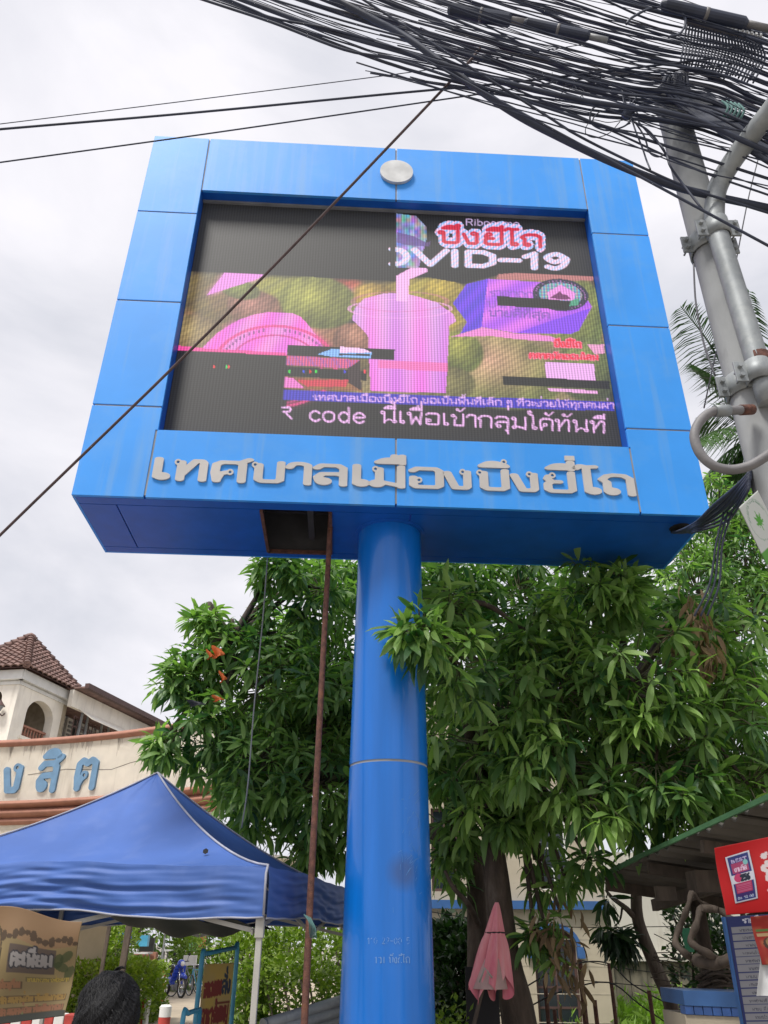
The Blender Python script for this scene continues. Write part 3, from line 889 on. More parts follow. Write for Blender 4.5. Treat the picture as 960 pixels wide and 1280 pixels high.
# top row, centre joint and slanting corner joints
xt = Sxy(262, 176)[0]; xtr = Sxy(724, 197)[0]
panel([(xl, zL[0] + g_), (ox0, zL[0] + g_), (ox0 - .001, oz1), (xt - g_, SH), (xl, SH)])
panel([(ox0 + g_ * 1.5, oz1), (xm - g_, oz1), (xm - g_, SH), (xt + g_, SH)])
panel([(xm + g_, oz1), (ox1 - g_ * 1.5, oz1), (xtr - g_, SH), (xm + g_, SH)])
panel([(ox1, zR[0] + g_), (xr, zR[0] + g_), (xr, SH), (xtr + g_, SH), (ox1 + .001, oz1)])
panel([(xl, zL[1] + g_), (ox0, zL[1] + g_), (ox0, zL[0] - g_), (xl, zL[0] - g_)])
panel([(xl, zL[2] + g_), (ox0, zL[2] + g_), (ox0, zL[1] - g_), (xl, zL[1] - g_)])
panel([(xl, 0), (xbl - g_, 0), (xbl - g_, oz0), (ox0 - .0, oz0 + .001), (ox0, zL[2] - g_), (xl, zL[2] - g_)])
panel([(xbl + g_, 0), (xm - g_, 0), (xm - g_, oz0), (xbl + g_, oz0)])
panel([(xm + g_, 0), (xbr - g_, 0), (xbr - g_, oz0), (xm + g_, oz0)])
panel([(xbr + g_, 0), (xr, 0), (xr, zR[2] - g_), (ox1, zR[2] - g_), (ox1, oz0), (xbr + g_, oz0)])
panel([(ox1, zR[1] + g_), (xr, zR[1] + g_), (xr, zR[0] - g_), (ox1, zR[0] - g_)])
panel([(ox1, zR[2] + g_), (xr, zR[2] + g_), (xr, zR[1] - g_), (ox1, zR[1] - g_)])
# backing frame seen in the joints
mb = MB()
mb.prism([(xl + .02, .02), (xr - .02, .02), (xr - .02, SH - .02), (xl + .02, SH - .02)], lambda x, z, d: G(x, z, d), .006 + .0, .028,
         holes=[[(ox0 - .01, oz0 - .01), (ox0 - .01, oz1 + .01), (ox1 + .01, oz1 + .01), (ox1 + .01, oz0 - .01)]])
o = mb.build('joint_sealant', M['seal'], sign)
# deep reveal round the screen
RD = .14
def slab(x0, x1, z0, z1, y0, y1, name, m_, **k):
    mb = MB(); mb.prism([(x0, z0), (x1, z0), (x1, z1), (x0, z1)], lambda x, z, d: G(x, z, d), y0, y1)
    return mb.build(name, m_, sign, **k)
slab(ox0 - .02, ox1 + .02, oz1, oz1 + .02, .03, RD + .03, 'reveal', M['reveal'])
slab(ox0 - .02, ox1 + .02, oz0 - .02, oz0, .03, RD + .03, 'reveal', M['reveal'])
slab(ox0 - .02, ox0, oz0, oz1, .03, RD + .03, 'reveal', M['reveal'])
slab(ox1, ox1 + .02, oz0, oz1, .03, RD + .03, 'reveal', M['reveal'])
slab(ox0 + .002, ox1 - .002, oz1 - .022, oz1 - .002, RD - .03, RD, 'screen_top_strip', M['grey'])
# side, top, back skins
slab(xl, xl + .02, .0, SH, .032, SD, 'side_panel', M['blue'])
slab(xr - .02, xr, .0, SH, .032, SD, 'side_panel', M['blue'])
slab(xl + .022, xr - .022, SH - .02, SH, .032, SD, 'top_panel', M['blue'])
slab(xl + .022, xr - .022, .0, SH - .022, SD - .02, SD, 'back_panel', M['blue'])
# soffit with a service hatch left open
def soff(px, py):
    d = CF * F_PX + CR * (px - 480) + CD * (py - 640)
    t = (SO[2] - CPOS[2]) / d[2]
    q = CPOS + d * t - SO
    return q @ SU, q @ SN
hx0 = soff(327, 640)[0]; hx1 = soff(413, 640)[0]; hy0 = soff(370, 637)[1] + .02; hy1 = soff(370, 690)[1]
hy0 = max(hy0, .10); hy1 = min(hy1, SD - .06)
if hy1 < hy0 + .3: hy1 = SD - .08
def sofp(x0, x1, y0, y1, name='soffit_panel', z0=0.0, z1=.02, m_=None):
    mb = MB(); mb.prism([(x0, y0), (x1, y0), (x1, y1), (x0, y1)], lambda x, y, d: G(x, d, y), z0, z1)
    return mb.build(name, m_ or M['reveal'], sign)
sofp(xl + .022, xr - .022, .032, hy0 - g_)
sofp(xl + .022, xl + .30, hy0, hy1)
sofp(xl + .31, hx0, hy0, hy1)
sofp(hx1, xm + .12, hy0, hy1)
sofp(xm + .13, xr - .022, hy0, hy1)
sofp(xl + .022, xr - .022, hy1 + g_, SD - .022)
mb = MB()
for k in range(4):
    y = hy0 + (hy1 - hy0) * (k + .4) / 4
    mb.box(G((hx0 + hx1) / 2, .2 + .05 * k, y), (hx1 - hx0 + .4, .04, .05), (SU, SN, V(0, 0, 1)))
mb.box(G((hx0 + hx1) / 2 + .1, .14, (hy0 + hy1) / 2), (.05, .7, .05), (SU, SN, V(0, 0, 1)))
mb.build('hatch_framework', mat('dim primed steel', (.05, .045, .045), .7), sign)
mb = MB(); mb.box(G((hx0 + hx1) / 2, .52, (hy0 + hy1) / 2), (hx1 - hx0 + .5, hy1 - hy0 + .2, .02), (SU, SN, V(0, 0, 1)))  # dark liner added so the open hatch reads as shaded inside
for (a, b, c, d_) in ((hx0 - .05, hy1 + .03, hx1 + .05, hy1 + .03), (hx0 - .05, hy0 - .03, hx0 - .05, hy1 + .03), (hx1 + .05, hy0 - .03, hx1 + .05, hy1 + .03), (hx0 - .05, hy0 - .03, hx1 + .05, hy0 - .03)):
    mb.bar(G(a, .28, b), G(c, .28, d_), .01, .50)
mb.build('hatch_dark_liner', mat('dark hatch liner', (.07, .07, .075), .9), sign)
mb = MB()
for a, b in (((hx0, hy0), (hx0, hy1)), ((hx1, hy0), (hx1, hy1)), ((hx0, hy1), (hx1, hy1))):
    mb.bar(G(a[0], .0, a[1]), G(b[0], .0, b[1]), .025, .03)
mb.build('hatch_rim', M['rust'], sign)
# round plate above the screen
cx, cz = Sxy(495.5, 217)
rx = Sxy(516, 217)[0] - cx
mb = MB(); mb.lathe([(0, 0), (rx, 0), (rx, .03), (0, .03)], G(cx, cz, -.032), 40, SN, smooth=False)
mb.build('round_plate', M['disc'], sign)
# raised lettering: เทศบาลเมืองบึงยี่โถ
TXT = 'เทศบาลเมืองบึงยี^โถ'
lay, W = text_layout(TXT)
a0 = Sxy(189, 601); a1 = Sxy(793, 626)
LH = Sxy(300, 575)[1] - Sxy(300, 599.5)[1]
sx = (a1[0] - a0[0]) / W
for ch, ox in lay:
    if ch == '^':
        ch2 = '่'
    mb = MB()
    zb = a0[1] + .085 * LH
    if ch == '^':
        # tone mark set just above the vowel
        x0 = a0[0] + (ox - .20) * sx
        mb.prism([(x0 - .04, LH * 1.67), (x0 + .04, LH * 1.67), (x0 + .04, LH * 1.92), (x0 - .04, LH * 1.92)], lambda x, z, d: G(x, zb + z, d), -.015, -.001)
    else:
        glyph_mesh(mb, ch, a0[0] + ox * sx, sx, LH, (.195, .088), lambda x, z, d: G(x, zb + z, d), -.015, -.001)
    mb.build('letter', M['letter'], sign)

# column: upper and lower tube with a ring joint
def colx(py):  # column axis
    return 486.3
pc = P(487, 680, SO[1] + .50)
pcx, pcy = pc[0], SO[1] + .50
def col_r(z):  # slight taper, z above ground
    return .312 - .058 * min(z, SO[2]) / SO[2]
zj = None
for k in range(400):
    z = .5 + k * .01
    if proj((pcx, pcy - col_r(z), z))[1] < 951:
        zj = z; break
def add_patch(m_, pt, rad, colr):
    nt_ = m_.node_tree; b_ = nt_.nodes['Principled BSDF']
    src = b_.inputs['Base Color'].links[0].from_socket
    tc_ = nt_.nodes.new('ShaderNodeTexCoord'); vm_ = nt_.nodes.new('ShaderNodeVectorMath'); vm_.operation = 'DISTANCE'
    vm_.inputs[1].default_value = pt
    nz_ = nt_.nodes.new('ShaderNodeTexNoise'); nz_.inputs['Scale'].default_value = 14
    mr = nt_.nodes.new('ShaderNodeMapRange'); mr.inputs['From Min'].default_value = rad; mr.inputs['From Max'].default_value = rad * .35
    mr.inputs['To Min'].default_value = 0; mr.inputs['To Max'].default_value = .75
    mx_ = nt_.nodes.new('ShaderNodeMix'); mx_.data_type = 'RGBA'; mx_.inputs[7].default_value = (*colr, 1)
    nt_.links.new(tc_.outputs['Object'], vm_.inputs[0]); nt_.links.new(vm_.outputs['Value'], mr.inputs['Value'])
    nt_.links.new(mr.outputs['Result'], mx_.inputs[0]); nt_.links.new(src, mx_.inputs[6]); nt_.links.new(mx_.outputs[2], b_.inputs['Base Color'])
add_patch(M['blue_pole'], tuple(P(505, 1090, pcy - .27) - ORI[sign.name]), .13, (.03, .085, .26))
mb = MB(); mb.lathe([(col_r(0), 0.0), (col_r(zj), zj - .008)], (pcx, pcy, 0), 64); mb.build('column_lower', M['blue_pole'], sign)
mb = MB(); mb.lathe([(col_r(zj) + .001, zj + .008), (col_r(SO[2]) + .001, SO[2] - .005)], (pcx, pcy, 0), 64); mb.build('column_upper', M['blue_pole'], sign)
mb = MB(); mb.lathe([(col_r(zj) - .004, zj - .02), (col_r(zj) - .004, zj + .02)], (pcx, pcy, 0), 64); mb.build('column_joint', mat('pale joint filler', (.35, .37, .40), .6), sign)
mb = MB(); mb.lathe([(col_r(SO[2]) + .035, SO[2] - .012), (col_r(SO[2]) + .035, SO[2] + .0)], (pcx, pcy, 0), 48)
mb.lathe([(col_r(SO[2]), SO[2] - .012), (col_r(SO[2]) + .035, SO[2] - .012)], (pcx, pcy, 0), 48); mb.build('column_collar', M['reveal'], sign)
# worn stencilled number and name on the column
mb = MB()
def colp(px, py, off=.002):
    d = CF * F_PX + CR * (px - 480) + CD * (py - 640)
    a = d[0] ** 2 + d[1] ** 2; b = 2 * (d[0] * (CPOS[0] - pcx) + d[1] * (CPOS[1] - pcy))
    z = 1.5; t = 0
    for _ in range(4):
        r = col_r(z) + off
        c = (CPOS[0] - pcx) ** 2 + (CPOS[1] - pcy) ** 2 - r * r
        t = (-b - sqrt(max(b * b - 4 * a * c, 0))) / (2 * a); z = CPOS[2] + d[2] * t
    return CPOS + d * t
def ribbon(mb, fn, pts, w):
    for (x0, y0), (x1, y1) in zip(pts[:-1], pts[1:]):
        l = sqrt((x1 - x0) ** 2 + (y1 - y0) ** 2)
        if l < 1e-6: continue
        nx, ny = -(y1 - y0) / l * w, (x1 - x0) / l * w
        mb.add([fn(x0 + nx, y0 + ny), fn(x1 + nx, y1 + ny), fn(x1 - nx, y1 - ny), fn(x0 - nx, y0 - ny)], [(0, 1, 2, 3)])
def stencil(mb, fn, txt, x0, x1, yb, h, w, keep=.7):
    lay, W = text_layout(txt)
    for ch, ox in lay:
        for st in strokes_of(ch):
            pts = [(x0 + (ox + a) * (x1 - x0) / W, yb - b * h) for a, b in st]
            for i in range(len(pts) - 1):
                if random.random() < keep:
                    ribbon(mb, fn, pts[i:i + 2], w)
stencil(mb, colp, '110-22-00-5', 459, 512, 1180, 8, .35, .55)
stencil(mb, colp, 'ทม.บึงยี^โถ', 469, 512, 1204, 8, .5, .6)
mb.build('stencil_lettering', mat('worn stencil paint', (.16, .32, .62), .7), sign)
mb = MB()
for k in range(46):
    x = random.gauss(517, 9); y = random.gauss(1075, 26) if k % 3 else random.gauss(1015, 12)
    if x > 533: continue
    a = random.gauss(1.9, .5); l = random.uniform(2, 12)
    ribbon(mb, colp, [(x, y), (x + cos(a) * l, y + sin(a) * l)], random.uniform(.12, .3))
mb.build('scratch_marks', mat('scratched paint', (.10, .27, .60), .7), sign)

# ------------------------------------------------------------------ the screen picture
def zp(n, pts):
    """zoom coordinates of my notes -> photo pixels"""
    a, b, s = {1: (190, 220, 3.0968), 2: (480, 220, 3.0)}[n]
    return [(a + x / s, b + y / s) for x, y in pts]
sx0, sx1, sz0, sz1 = ox0 + .004, ox1 - .004, oz0 + .004, oz1 - .024
def scr_fn(u, v):
    x = sx0 + (sx1 - sx0) * u; z = sz1 + (sz0 - sz1) * v
    return SO + np.outer(x, SU) + SN * (RD - .002) + np.outer(z, V(0, 0, 1))
def paint_screen(u, v, pts):
    q = pts - CPOS; z = q @ CF
    X = 480 + F_PX * (q @ CR) / z; Y = 640 + F_PX * (q @ CD) / z
    c = Canvas(X, Y, (0, 0, 0))
    moire = lambda x, y: np.sin((x * .55 + y * 1.0) * .35 + 3 * vnoise(x / 90, y / 90, 3)) * .5 + .5
    def olive(base, base2, am=28, sc_=24, seed=5, st=1.0):
        def f(x, y):
            n = vnoise(x / sc_ + y / sc_ * .6, (y - x * .4) / sc_ * st, seed) * .65 + vnoise(x / 7, y / 7, seed + 1) * .35
            t = n[:, None]
            o = np.array(base)[None] * (1 - t) + np.array(base2)[None] * t
            return o + (moire(x, y)[:, None] - .5) * np.array([am, am * .9, -am * .5])[None] * .45
        return f
    # left half of the picture band
    c.poly(zp(1, [(60, 365), (280, 375), (950, 408), (950, 860), (520, 860), (520, 692), (60, 668)]), olive((70, 56, 40), (128, 112, 62), 26))
    c.poly(zp(1, [(110, 500), (200, 560), (330, 600), (240, 650), (90, 668)]), olive((128, 104, 66), (150, 98, 92), 26, 12))
    c.poly(zp(1, [(430, 385), (690, 395), (740, 480), (700, 560), (560, 545), (430, 500), (330, 440)]), olive((140, 128, 60), (126, 138, 66), 60, 30, 8))
    c.poly(zp(1, [(600, 400), (700, 405), (745, 490), (690, 560), (640, 540)]), olive((96, 140, 70), (70, 120, 80), 40))
    c.poly(zp(1, [(205, 455), (330, 440), (430, 470), (560, 540), (470, 535), (300, 590), (240, 530)]), olive((84, 70, 52), (122, 96, 62), 26))
    c.poly(zp(1, [(350, 430), (470, 470), (500, 530), (400, 510)]), (150, 98, 96), .8)
    c.poly(zp(1, [(280, 375), (440, 382), (400, 402), (212, 462)]), (222, 132, 214))
    c.poly(zp(1, [(190, 380), (245, 378), (245, 385), (190, 387)]), (120, 130, 128), .7)
    c.poly(zp(1, [(690, 398), (810, 404), (790, 440), (730, 425)]), (170, 74, 60))
    c.poly(zp(1, [(740, 440), (775, 432), (770, 460), (750, 455)]), (222, 132, 200))
    c.poly(zp(1, [(780, 430), (950, 412), (950, 470), (830, 480), (790, 520)]), olive((160, 130, 70), (140, 120, 58), 50))
    c.poly(zp(1, [(735, 480), (800, 500), (790, 590), (730, 570)]), (40, 34, 44))
    c.poly(zp(1, [(560, 540), (640, 570), (790, 590), (800, 665), (600, 665)]), olive((170, 120, 96), (140, 96, 70), 30, 9))
    dome = zp(1, [(180, 680), (205, 655), (250, 610), (300, 578), (340, 555), (400, 535), (455, 526), (540, 530), (575, 545), (600, 570), (645, 630), (660, 662), (525, 662), (520, 692)])
    c.poly(dome, lambda x, y: np.stack([226 + 0 * x, 110 + 14 * np.sin(x / 6), 200 + 0 * x], 1))
    c.ell(343.5, 458, 78, 52, (216, 56, 128), .9, rin=.93)
    c.poly(zp(1, [(90, 655), (215, 668), (520, 684), (520, 694), (90, 676)]), (226, 70, 150))
    c.ell(343.5, 462, 60, 44, (190, 50, 120), .9, rin=.94)
    for k in range(22):
        a = radians(208 + k * 5.6)
        if 9 < k < 13: continue
        x = 343.5 + 68 * cos(a); y = 459 + 47 * sin(a)
        c.ell(x, y, 1.3, 2.4, (120, 60, 120), .8)
    c.poly([(200, 436.5), (358, 444.5), (358, 560), (190, 560)], (0, 0, 0))
    # right half
    c.poly(zp(2, [(45, 390), (300, 408), (430, 372), (785, 378), (862, 880), (-130, 830), (45, 600)]), olive((104, 92, 60), (150, 132, 96), 40, 20, 12))
    c.poly(zp(2, [(45, 385), (165, 378), (300, 408), (260, 470), (300, 540), (250, 600), (190, 470), (45, 470)]), olive((156, 134, 50), (140, 130, 66), 60, 20, 14))
    c.poly(zp(2, [(430, 370), (500, 365), (784, 378), (784, 392), (560, 390), (420, 386)]), olive((200, 130, 130), (150, 90, 80), 60))
    c.poly(zp(2, [(240, 600), (460, 600), (560, 640), (600, 760), (440, 820), (235, 815)]), olive((168, 130, 104), (140, 120, 74), 40, 15, 15))
    c.poly(zp(2, [(600, 590), (820, 600), (830, 640), (700, 650)]), olive((104, 120, 56), (120, 110, 60), 40))
    c.poly(zp(2, [(600, 700), (830, 640), (862, 850), (800, 840), (800, 700)]), (58, 72, 54), .8)
    K = c.C.reshape(346, 461, 3)
    for _ in range(3):
        for ax in (0, 1):
            K = sum(np.roll(K, d, ax) for d in (-3, -2, -1, 0, 1, 2, 3)) / 7
    C3 = K.reshape(-1, 3).copy()
    def soft(cx_, cy_, rx_, ry_, an, ci, co):
        ca_, sa_ = cos(an), sin(an)
        u_ = ((X - cx_) * ca_ + (Y - cy_) * sa_) / rx_; v_ = (-(X - cx_) * sa_ + (Y - cy_) * ca_) / ry_
        d_ = np.sqrt(u_ * u_ + v_ * v_); w_ = np.clip((1.04 - d_) / .10, 0, 1)[:, None]
        t_ = np.clip(np.sqrt((u_ + .25) ** 2 + (v_ + .3) ** 2) / 1.2, 0, 1)[:, None]
        fib = (1 + .10 * np.sin(u_ * 16 + 2 * v_) * np.clip(d_, 0, 1))[:, None]
        C3[:] = C3 * (1 - w_) + w_ * fib * (np.array(ci) * (1 - t_) + np.array(co) * t_)
    soft(246, 424, 44, 30, .3, (150, 130, 84), (84, 66, 48)); soft(322, 388, 40, 24, .3, (160, 110, 100), (92, 66, 52))
    soft(398, 378, 50, 33, .15, (158, 156, 74), (92, 96, 46)); soft(446, 426, 30, 22, .2, (176, 126, 104), (96, 62, 50)); soft(300, 362, 26, 12, .2, (120, 130, 60), (80, 80, 44))
    soft(468, 372, 26, 18, .1, (182, 150, 70), (120, 96, 44)); soft(556, 368, 30, 20, .2, (180, 156, 62), (120, 104, 44)); soft(724, 400, 32, 50, .1, (150, 150, 72), (86, 96, 48))
    soft(628, 466, 78, 46, .15, (188, 146, 120), (98, 104, 52)); soft(575, 440, 30, 26, .4, (150, 146, 66), (84, 92, 40)); soft(735, 462, 40, 40, .2, (120, 128, 66), (66, 74, 44)); soft(560, 480, 34, 22, 0, (140, 130, 80), (84, 80, 46))
    K = C3.reshape(346, 461, 3)
    for ax in (0, 1): K = sum(np.roll(K, d, ax) for d in (-1, 0, 1)) / 3
    sh = 1 - .20 * np.clip(vnoise(X / 30 + 5, Y / 22, 31) * 1.5 - .35, 0, 1)
    c.C = K.reshape(-1, 3) * sh[:, None] * 1.12
    c.C *= (1 + .07 * np.sin(X * .45 + Y * .9 + 4 * vnoise(X / 60, Y / 60, 9)) + .10 * (vnoise(X / 3, Y / 3, 15) - .5))[:, None]
    c.poly(zp(1, [(280, 375), (440, 382), (400, 402), (212, 462)]), (222, 132, 214))
    c.poly(dome, lambda x, y: np.stack([228 - 10 * np.sin(x / 9), 112 + 18 * np.sin(x / 7 + y / 9), 204 + 0 * x], 1))
    c.ell(343.5, 458, 78, 52, (216, 56, 128), .8, rin=.94)
    c.ell(343.5, 462, 60, 44, (190, 50, 120), .7, rin=.95)
    for k in range(22):
        a = radians(208 + k * 5.6)
        if 9 < k < 13: continue
        c.ell(343.5 + 68 * cos(a), 459 + 47 * sin(a), 1.3, 2.4, (120, 60, 120), .8)
    c.poly(zp(1, [(90, 655), (215, 668), (520, 684), (520, 694), (90, 676)]), (226, 70, 150))
    c.poly([(200, 436.5), (358, 444.5), (358, 560), (190, 560)], (0, 0, 0))
    c.poly([(180, 250), (200, 333)] + zp(1, [(60, 362), (280, 374), (950, 407)]) + [(497, 240)], (0, 0, 0))
    c.poly(zp(2, [(0, 100), (850, 100), (810, 378), (430, 370), (300, 404), (165, 380), (0, 384)]), (0, 0, 0))
    c.poly(zp(2, [(430, 368), (500, 363), (784, 376), (784, 392), (560, 390), (420, 386)]), (176, 110, 108))
    # violet carton
    c.poly(zp(2, [(258, 478), (310, 405), (392, 385), (380, 470), (366, 568), (285, 592), (312, 548)]), lambda x, y: np.stack([96 + 12 * np.sin((x + y) / 4), 52 + 0 * x, 212 + 10 * np.sin((x + y) / 4)], 1))
    c.poly(zp(2, [(390, 385), (570, 397), (720, 400), (780, 490), (730, 580), (700, 592), (500, 590), (366, 566)]), lambda x, y: np.stack([188 + 22 * np.sin((x * .5 + y) / 5), 92 + 14 * np.sin((x * .5 + y) / 5), 226 + 0 * x], 1))
    c.poly(zp(2, [(500, 588), (620, 545), (775, 495), (730, 580), (700, 592)]), (128, 60, 226))
    c.text('ราคาถูก', *zp(2, [(395, 452)])[0], *zp(2, [(560, 460)])[0], 8, (140, 80, 190), .12, .08, aa=.6)
    c.text('บริการดี', *zp(2, [(388, 492)])[0], *zp(2, [(560, 500)])[0], 8, (140, 80, 190), .12, .08, aa=.6)
    c.text('ขายดีที^สุด', *zp(2, [(393, 525)])[0], *zp(2, [(620, 535)])[0], 7.5, (128, 74, 176), .14, .11, aa=.6)
    c.poly(zp(2, [(250, 603), (370, 568), (500, 592), (620, 598), (712, 640), (640, 622), (500, 612), (400, 600)]), (226, 128, 200))
    # emblem: dark ring with a pale centre, partly blacked out
    ecx, ecy = zp(2, [(662, 446)])[0]
    c.ell(ecx, ecy, 35, 20, (34, 30, 58), 1, ang=.09)
    for k in range(40):
        a = 2 * pi * k / 40
        if random.random() < .7: c.ell(ecx + 31 * cos(a), ecy + 17 * sin(a) + 2.7 * cos(a), .9, .9, (170, 110, 180), .9)
    c.ell(ecx, ecy - .5, 27, 15, lambda x, y: np.stack([120 + 60 * np.sin(x * 1.3), 150 + 30 * np.sin(y * 1.7), 170 + 20 * np.sin(x)], 1), 1, ang=.09)
    c.poly([(ecx - 15, ecy + 6), (ecx - 17, ecy - 3), (ecx - 8, ecy - 8), (ecx, ecy - 13), (ecx + 9, ecy - 8), (ecx + 19, ecy - 2), (ecx + 17, ecy + 7)], (226, 140, 214))
    c.poly([(ecx - 13, ecy + 4), (ecx - 8, ecy), (ecx - 4, ecy - 2), (ecx - 1, ecy - 5), (ecx + 2, ecy - 1), (ecx + 8, ecy), (ecx + 13, ecy + 5), (ecx + 4, ecy + 6)], (108, 38, 92))
    c.poly([(ecx + 8, ecy + 8), (ecx + 24, ecy + 4), (ecx + 22, ecy + 13), (ecx + 10, ecy + 14)], (70, 150, 120))
    c.poly(zp(2, [(422, 450), (600, 460), (700, 470), (690, 502), (560, 494), (424, 486)]), (0, 0, 0))
    # pink captions and the white card (code left out)
    for t, xa, xb, y_, h in (('บึงยี^โถ', 638, 738, 640, 6.5), ('ตลาดนัดออนไลน์', 545, 822, 682, 5.5)):
        p0 = zp(2, [(xa, y_)])[0]; p1 = zp(2, [(xb, y_ + (xb - xa) * .03)])[0]
        c.text(t, *p0, *p1, h, (236, 120, 150), .34, .30)
        c.text(t, *p0, *p1, h, (226, 30, 60), .17, .14, aa=.5)
    c.poly(zp(2, [(760, 630), (825, 632), (828, 665), (790, 668)]), (222, 150, 190))
    c.poly(zp(2, [(604, 698), (788, 704), (792, 766), (608, 758)]), (226, 166, 226))
    c.poly(zp(2, [(612, 795), (800, 805), (801, 816), (622, 808)]), (226, 160, 214))
    c.poly(zp(2, [(446, 750), (700, 762), (845, 770), (846, 800), (640, 792), (446, 784)]), (0, 0, 0))
    # paper cup with a straw
    cup = zp(2, [(-110, 495), (-75, 460), (0, 440), (60, 438), (120, 450), (200, 475), (262, 520), (270, 545), (245, 560), (232, 815), (-50, 805), (-60, 600), (-90, 565), (-120, 540)])
    c.poly(cup, lambda x, y: np.stack([216 + 12 * np.sin(x / 9), 120 + 26 * np.clip((470 - y) / 100, -.6, 1) + 10 * np.sin(x / 5), 214 + 0 * x], 1))
    c.ell(500, 377, 62, 13, (206, 110, 170), .4, rin=.9)
    c.ell(500, 386, 66, 12, (236, 160, 226), .7, rin=.93)
    c.poly(zp(2, [(-20, 690), (240, 700), (238, 735), (-20, 720)]), (236, 104, 170), .8)
    c.poly(zp(2, [(45, 470), (45, 375), (100, 345), (160, 345), (165, 358), (95, 388), (90, 470)]), (236, 172, 226))
    # black upper area, blob, titles
    c.poly(zp(2, [(-300, 100), (42, 140), (44, 404), (-300, 380)]), (0, 0, 0), 0)
    ins = c.poly(zp(2, [(46, 140), (120, 150), (158, 190), (160, 235), (150, 270), (130, 345), (100, 345), (46, 342)]),
           lambda x, y: np.stack([60 + 120 * vnoise(x / 5, y / 5, 21), 90 + 90 * vnoise(x / 4, y / 6, 22), 120 + 110 * vnoise(x / 6, y / 5, 23)], 1))
    c.poly(zp(2, [(48, 210), (110, 225), (160, 250), (175, 245), (170, 265), (100, 262), (48, 250)]), (90, 52, 130), .8)
    p0 = zp(2, [(306, 184)])[0]; p1 = zp(2, [(506, 190)])[0]
    c.text('Ribosome', *p0, *p1, 7.6, (196, 170, 214), .10, .08, aa=.6)
    stripe = lambda a, b: (lambda x, y: np.where((np.sin((x + y * 1.3) * .8) > 0)[:, None], np.array(a)[None], np.array(b)[None]).astype(float))
    p0 = zp(2, [(205, 250)])[0]; p1 = zp(2, [(590, 266)])[0]
    c.text('บึงยี^โถ', *p0, *p1, 15, stripe((240, 190, 224), (150, 186, 240)), .42, .44)
    c.text('บึงยี^โถ', *p0, *p1, 15, (200, 20, 56), .17, .13, aa=.6)
    p0 = zp(2, [(38, 330)])[0]; p1 = zp(2, [(688, 349)])[0]
    c.text('JVID-19', *p0, *p1, 18.5, stripe((240, 196, 220), (190, 200, 240)), .26, .15, aa=.6)
    c.rect(488, 260, 494.2, 352, (0, 0, 0))
    # bottom left glitch block
    c.poly(zp(1, [(526, 655), (940, 672), (938, 712), (524, 694)]), (0, 0, 0))
    c.poly(zp(1, [(640, 690), (700, 668), (850, 682), (848, 705), (700, 700)]), (120, 170, 230))
    c.poly(zp(1, [(728, 660), (820, 668), (850, 684), (728, 684)]), (236, 190, 230))
    c.poly(zp(1, [(724, 686), (845, 690), (845, 697), (724, 694)]), (10, 10, 30))
    c.poly(zp(1, [(522, 694), (805, 712), (802, 746), (520, 732)]), lambda x, y: np.stack([210 - 60 * (np.sin(x * 1.9) > .2), 80 + 0 * x, 120 + 40 * (np.sin(x * 1.9) > .2)], 1))
    c.poly(zp(1, [(518, 736), (832, 756), (830, 792), (516, 774)]), (0, 0, 0))
    for xx, cl in ((532, (40, 220, 60)), (588, (40, 70, 220)), (612, (220, 40, 40)), (636, (40, 220, 60)), (745, (60, 60, 230)), (768, (40, 220, 60)), (824, (230, 50, 70)), (240, (220, 30, 40)), (288, (40, 200, 90)), (296, (220, 40, 50))):
        yy = 757 if xx > 500 else 738
        c.ell(190 + xx / 3.0968, 220 + yy / 3.0968, 1.2, 2.2, cl)
    c.poly(zp(1, [(514, 776), (770, 790), (800, 745), (815, 835), (512, 820)]), olive((120, 60, 50), (150, 110, 60), 30, 10))
    c.poly(zp(1, [(560, 790), (760, 788), (752, 816), (600, 815)]), (206, 40, 70), .85)
    c.poly(zp(1, [(514, 778), (545, 782), (590, 820), (512, 820)]), (222, 110, 190))
    c.poly(zp(1, [(757, 745), (805, 712), (812, 832), (760, 800)]), (44, 26, 30))
    # ribbon and running text
    c.poly([(355, 487), (480, 492), (767, 502.5), (768.5, 514), (480, 505), (354, 500)], (50, 36, 176))
    c.text('เทศบาลเมืองบึงยี^โถ ขอเป็นพื้นที^เล็ก ๆ ที^จะช่วยให`ทุกคนผ่า', 393, 500, 767, 510.5, 6.3, (214, 166, 230), .13, .12, aa=.8)
    for k in range(3): c.ell(391 + k * 3.2, 495.5 + k * .1, .9, .9, (190, 150, 220))
    c.text('q', 355, 523, 366, 523.5, 15, (222, 168, 222), .09, .085, aa=.7)
    c.text('code', 386, 526, 456, 529, 18.5, (222, 168, 222), .075, .075, aa=.7)
    c.text('นี้เพื่อเข`ากลุ่มได`ทันที', 476, 528, 757, 541, 14.5, (222, 168, 222), .10, .09, aa=.7)
    # rows that have dropped out
    return c
print_mesh('screen', 460, 345, scr_fn, paint_screen, M['led'], sign, vec=True, gain=.95)

# ================================================================== RUSTY PIPE, STAY WIRE
mb = MB()
pts = [P(413, 655, 5.62), P(405, 800, 5.55), P(397, 950, 5.47), P(388, 1120, 5.38), P(380, 1290, 5.28)]
low = pts[-1] + (pts[-1] - pts[-2]) / abs(pts[-1][2] - pts[-2][2]) * (pts[-1][2] + .02)
mb.tube([G(soff(413, 655)[0], .25, soff(413, 655)[1])] + pts + [low], .0215, 10)
mb.build('steel_pipe', M['rust'], label='long thin rusty brown pipe leaning from the ground into the sign hatch', cat='pipe')
mb = MB()
stay = smooth_path([P(-160, 828, 4.7), P(0, 669, 4.2), P(280, 396, 3.6), P(560, 105, 3.02), P(600, 60, 2.98)], 6)
mb.tube(stay, .0088, 8)
mb.build('stay_wire', M['wire'], label='thick brown stay wire slanting across the front of the sign screen', cat='wire')

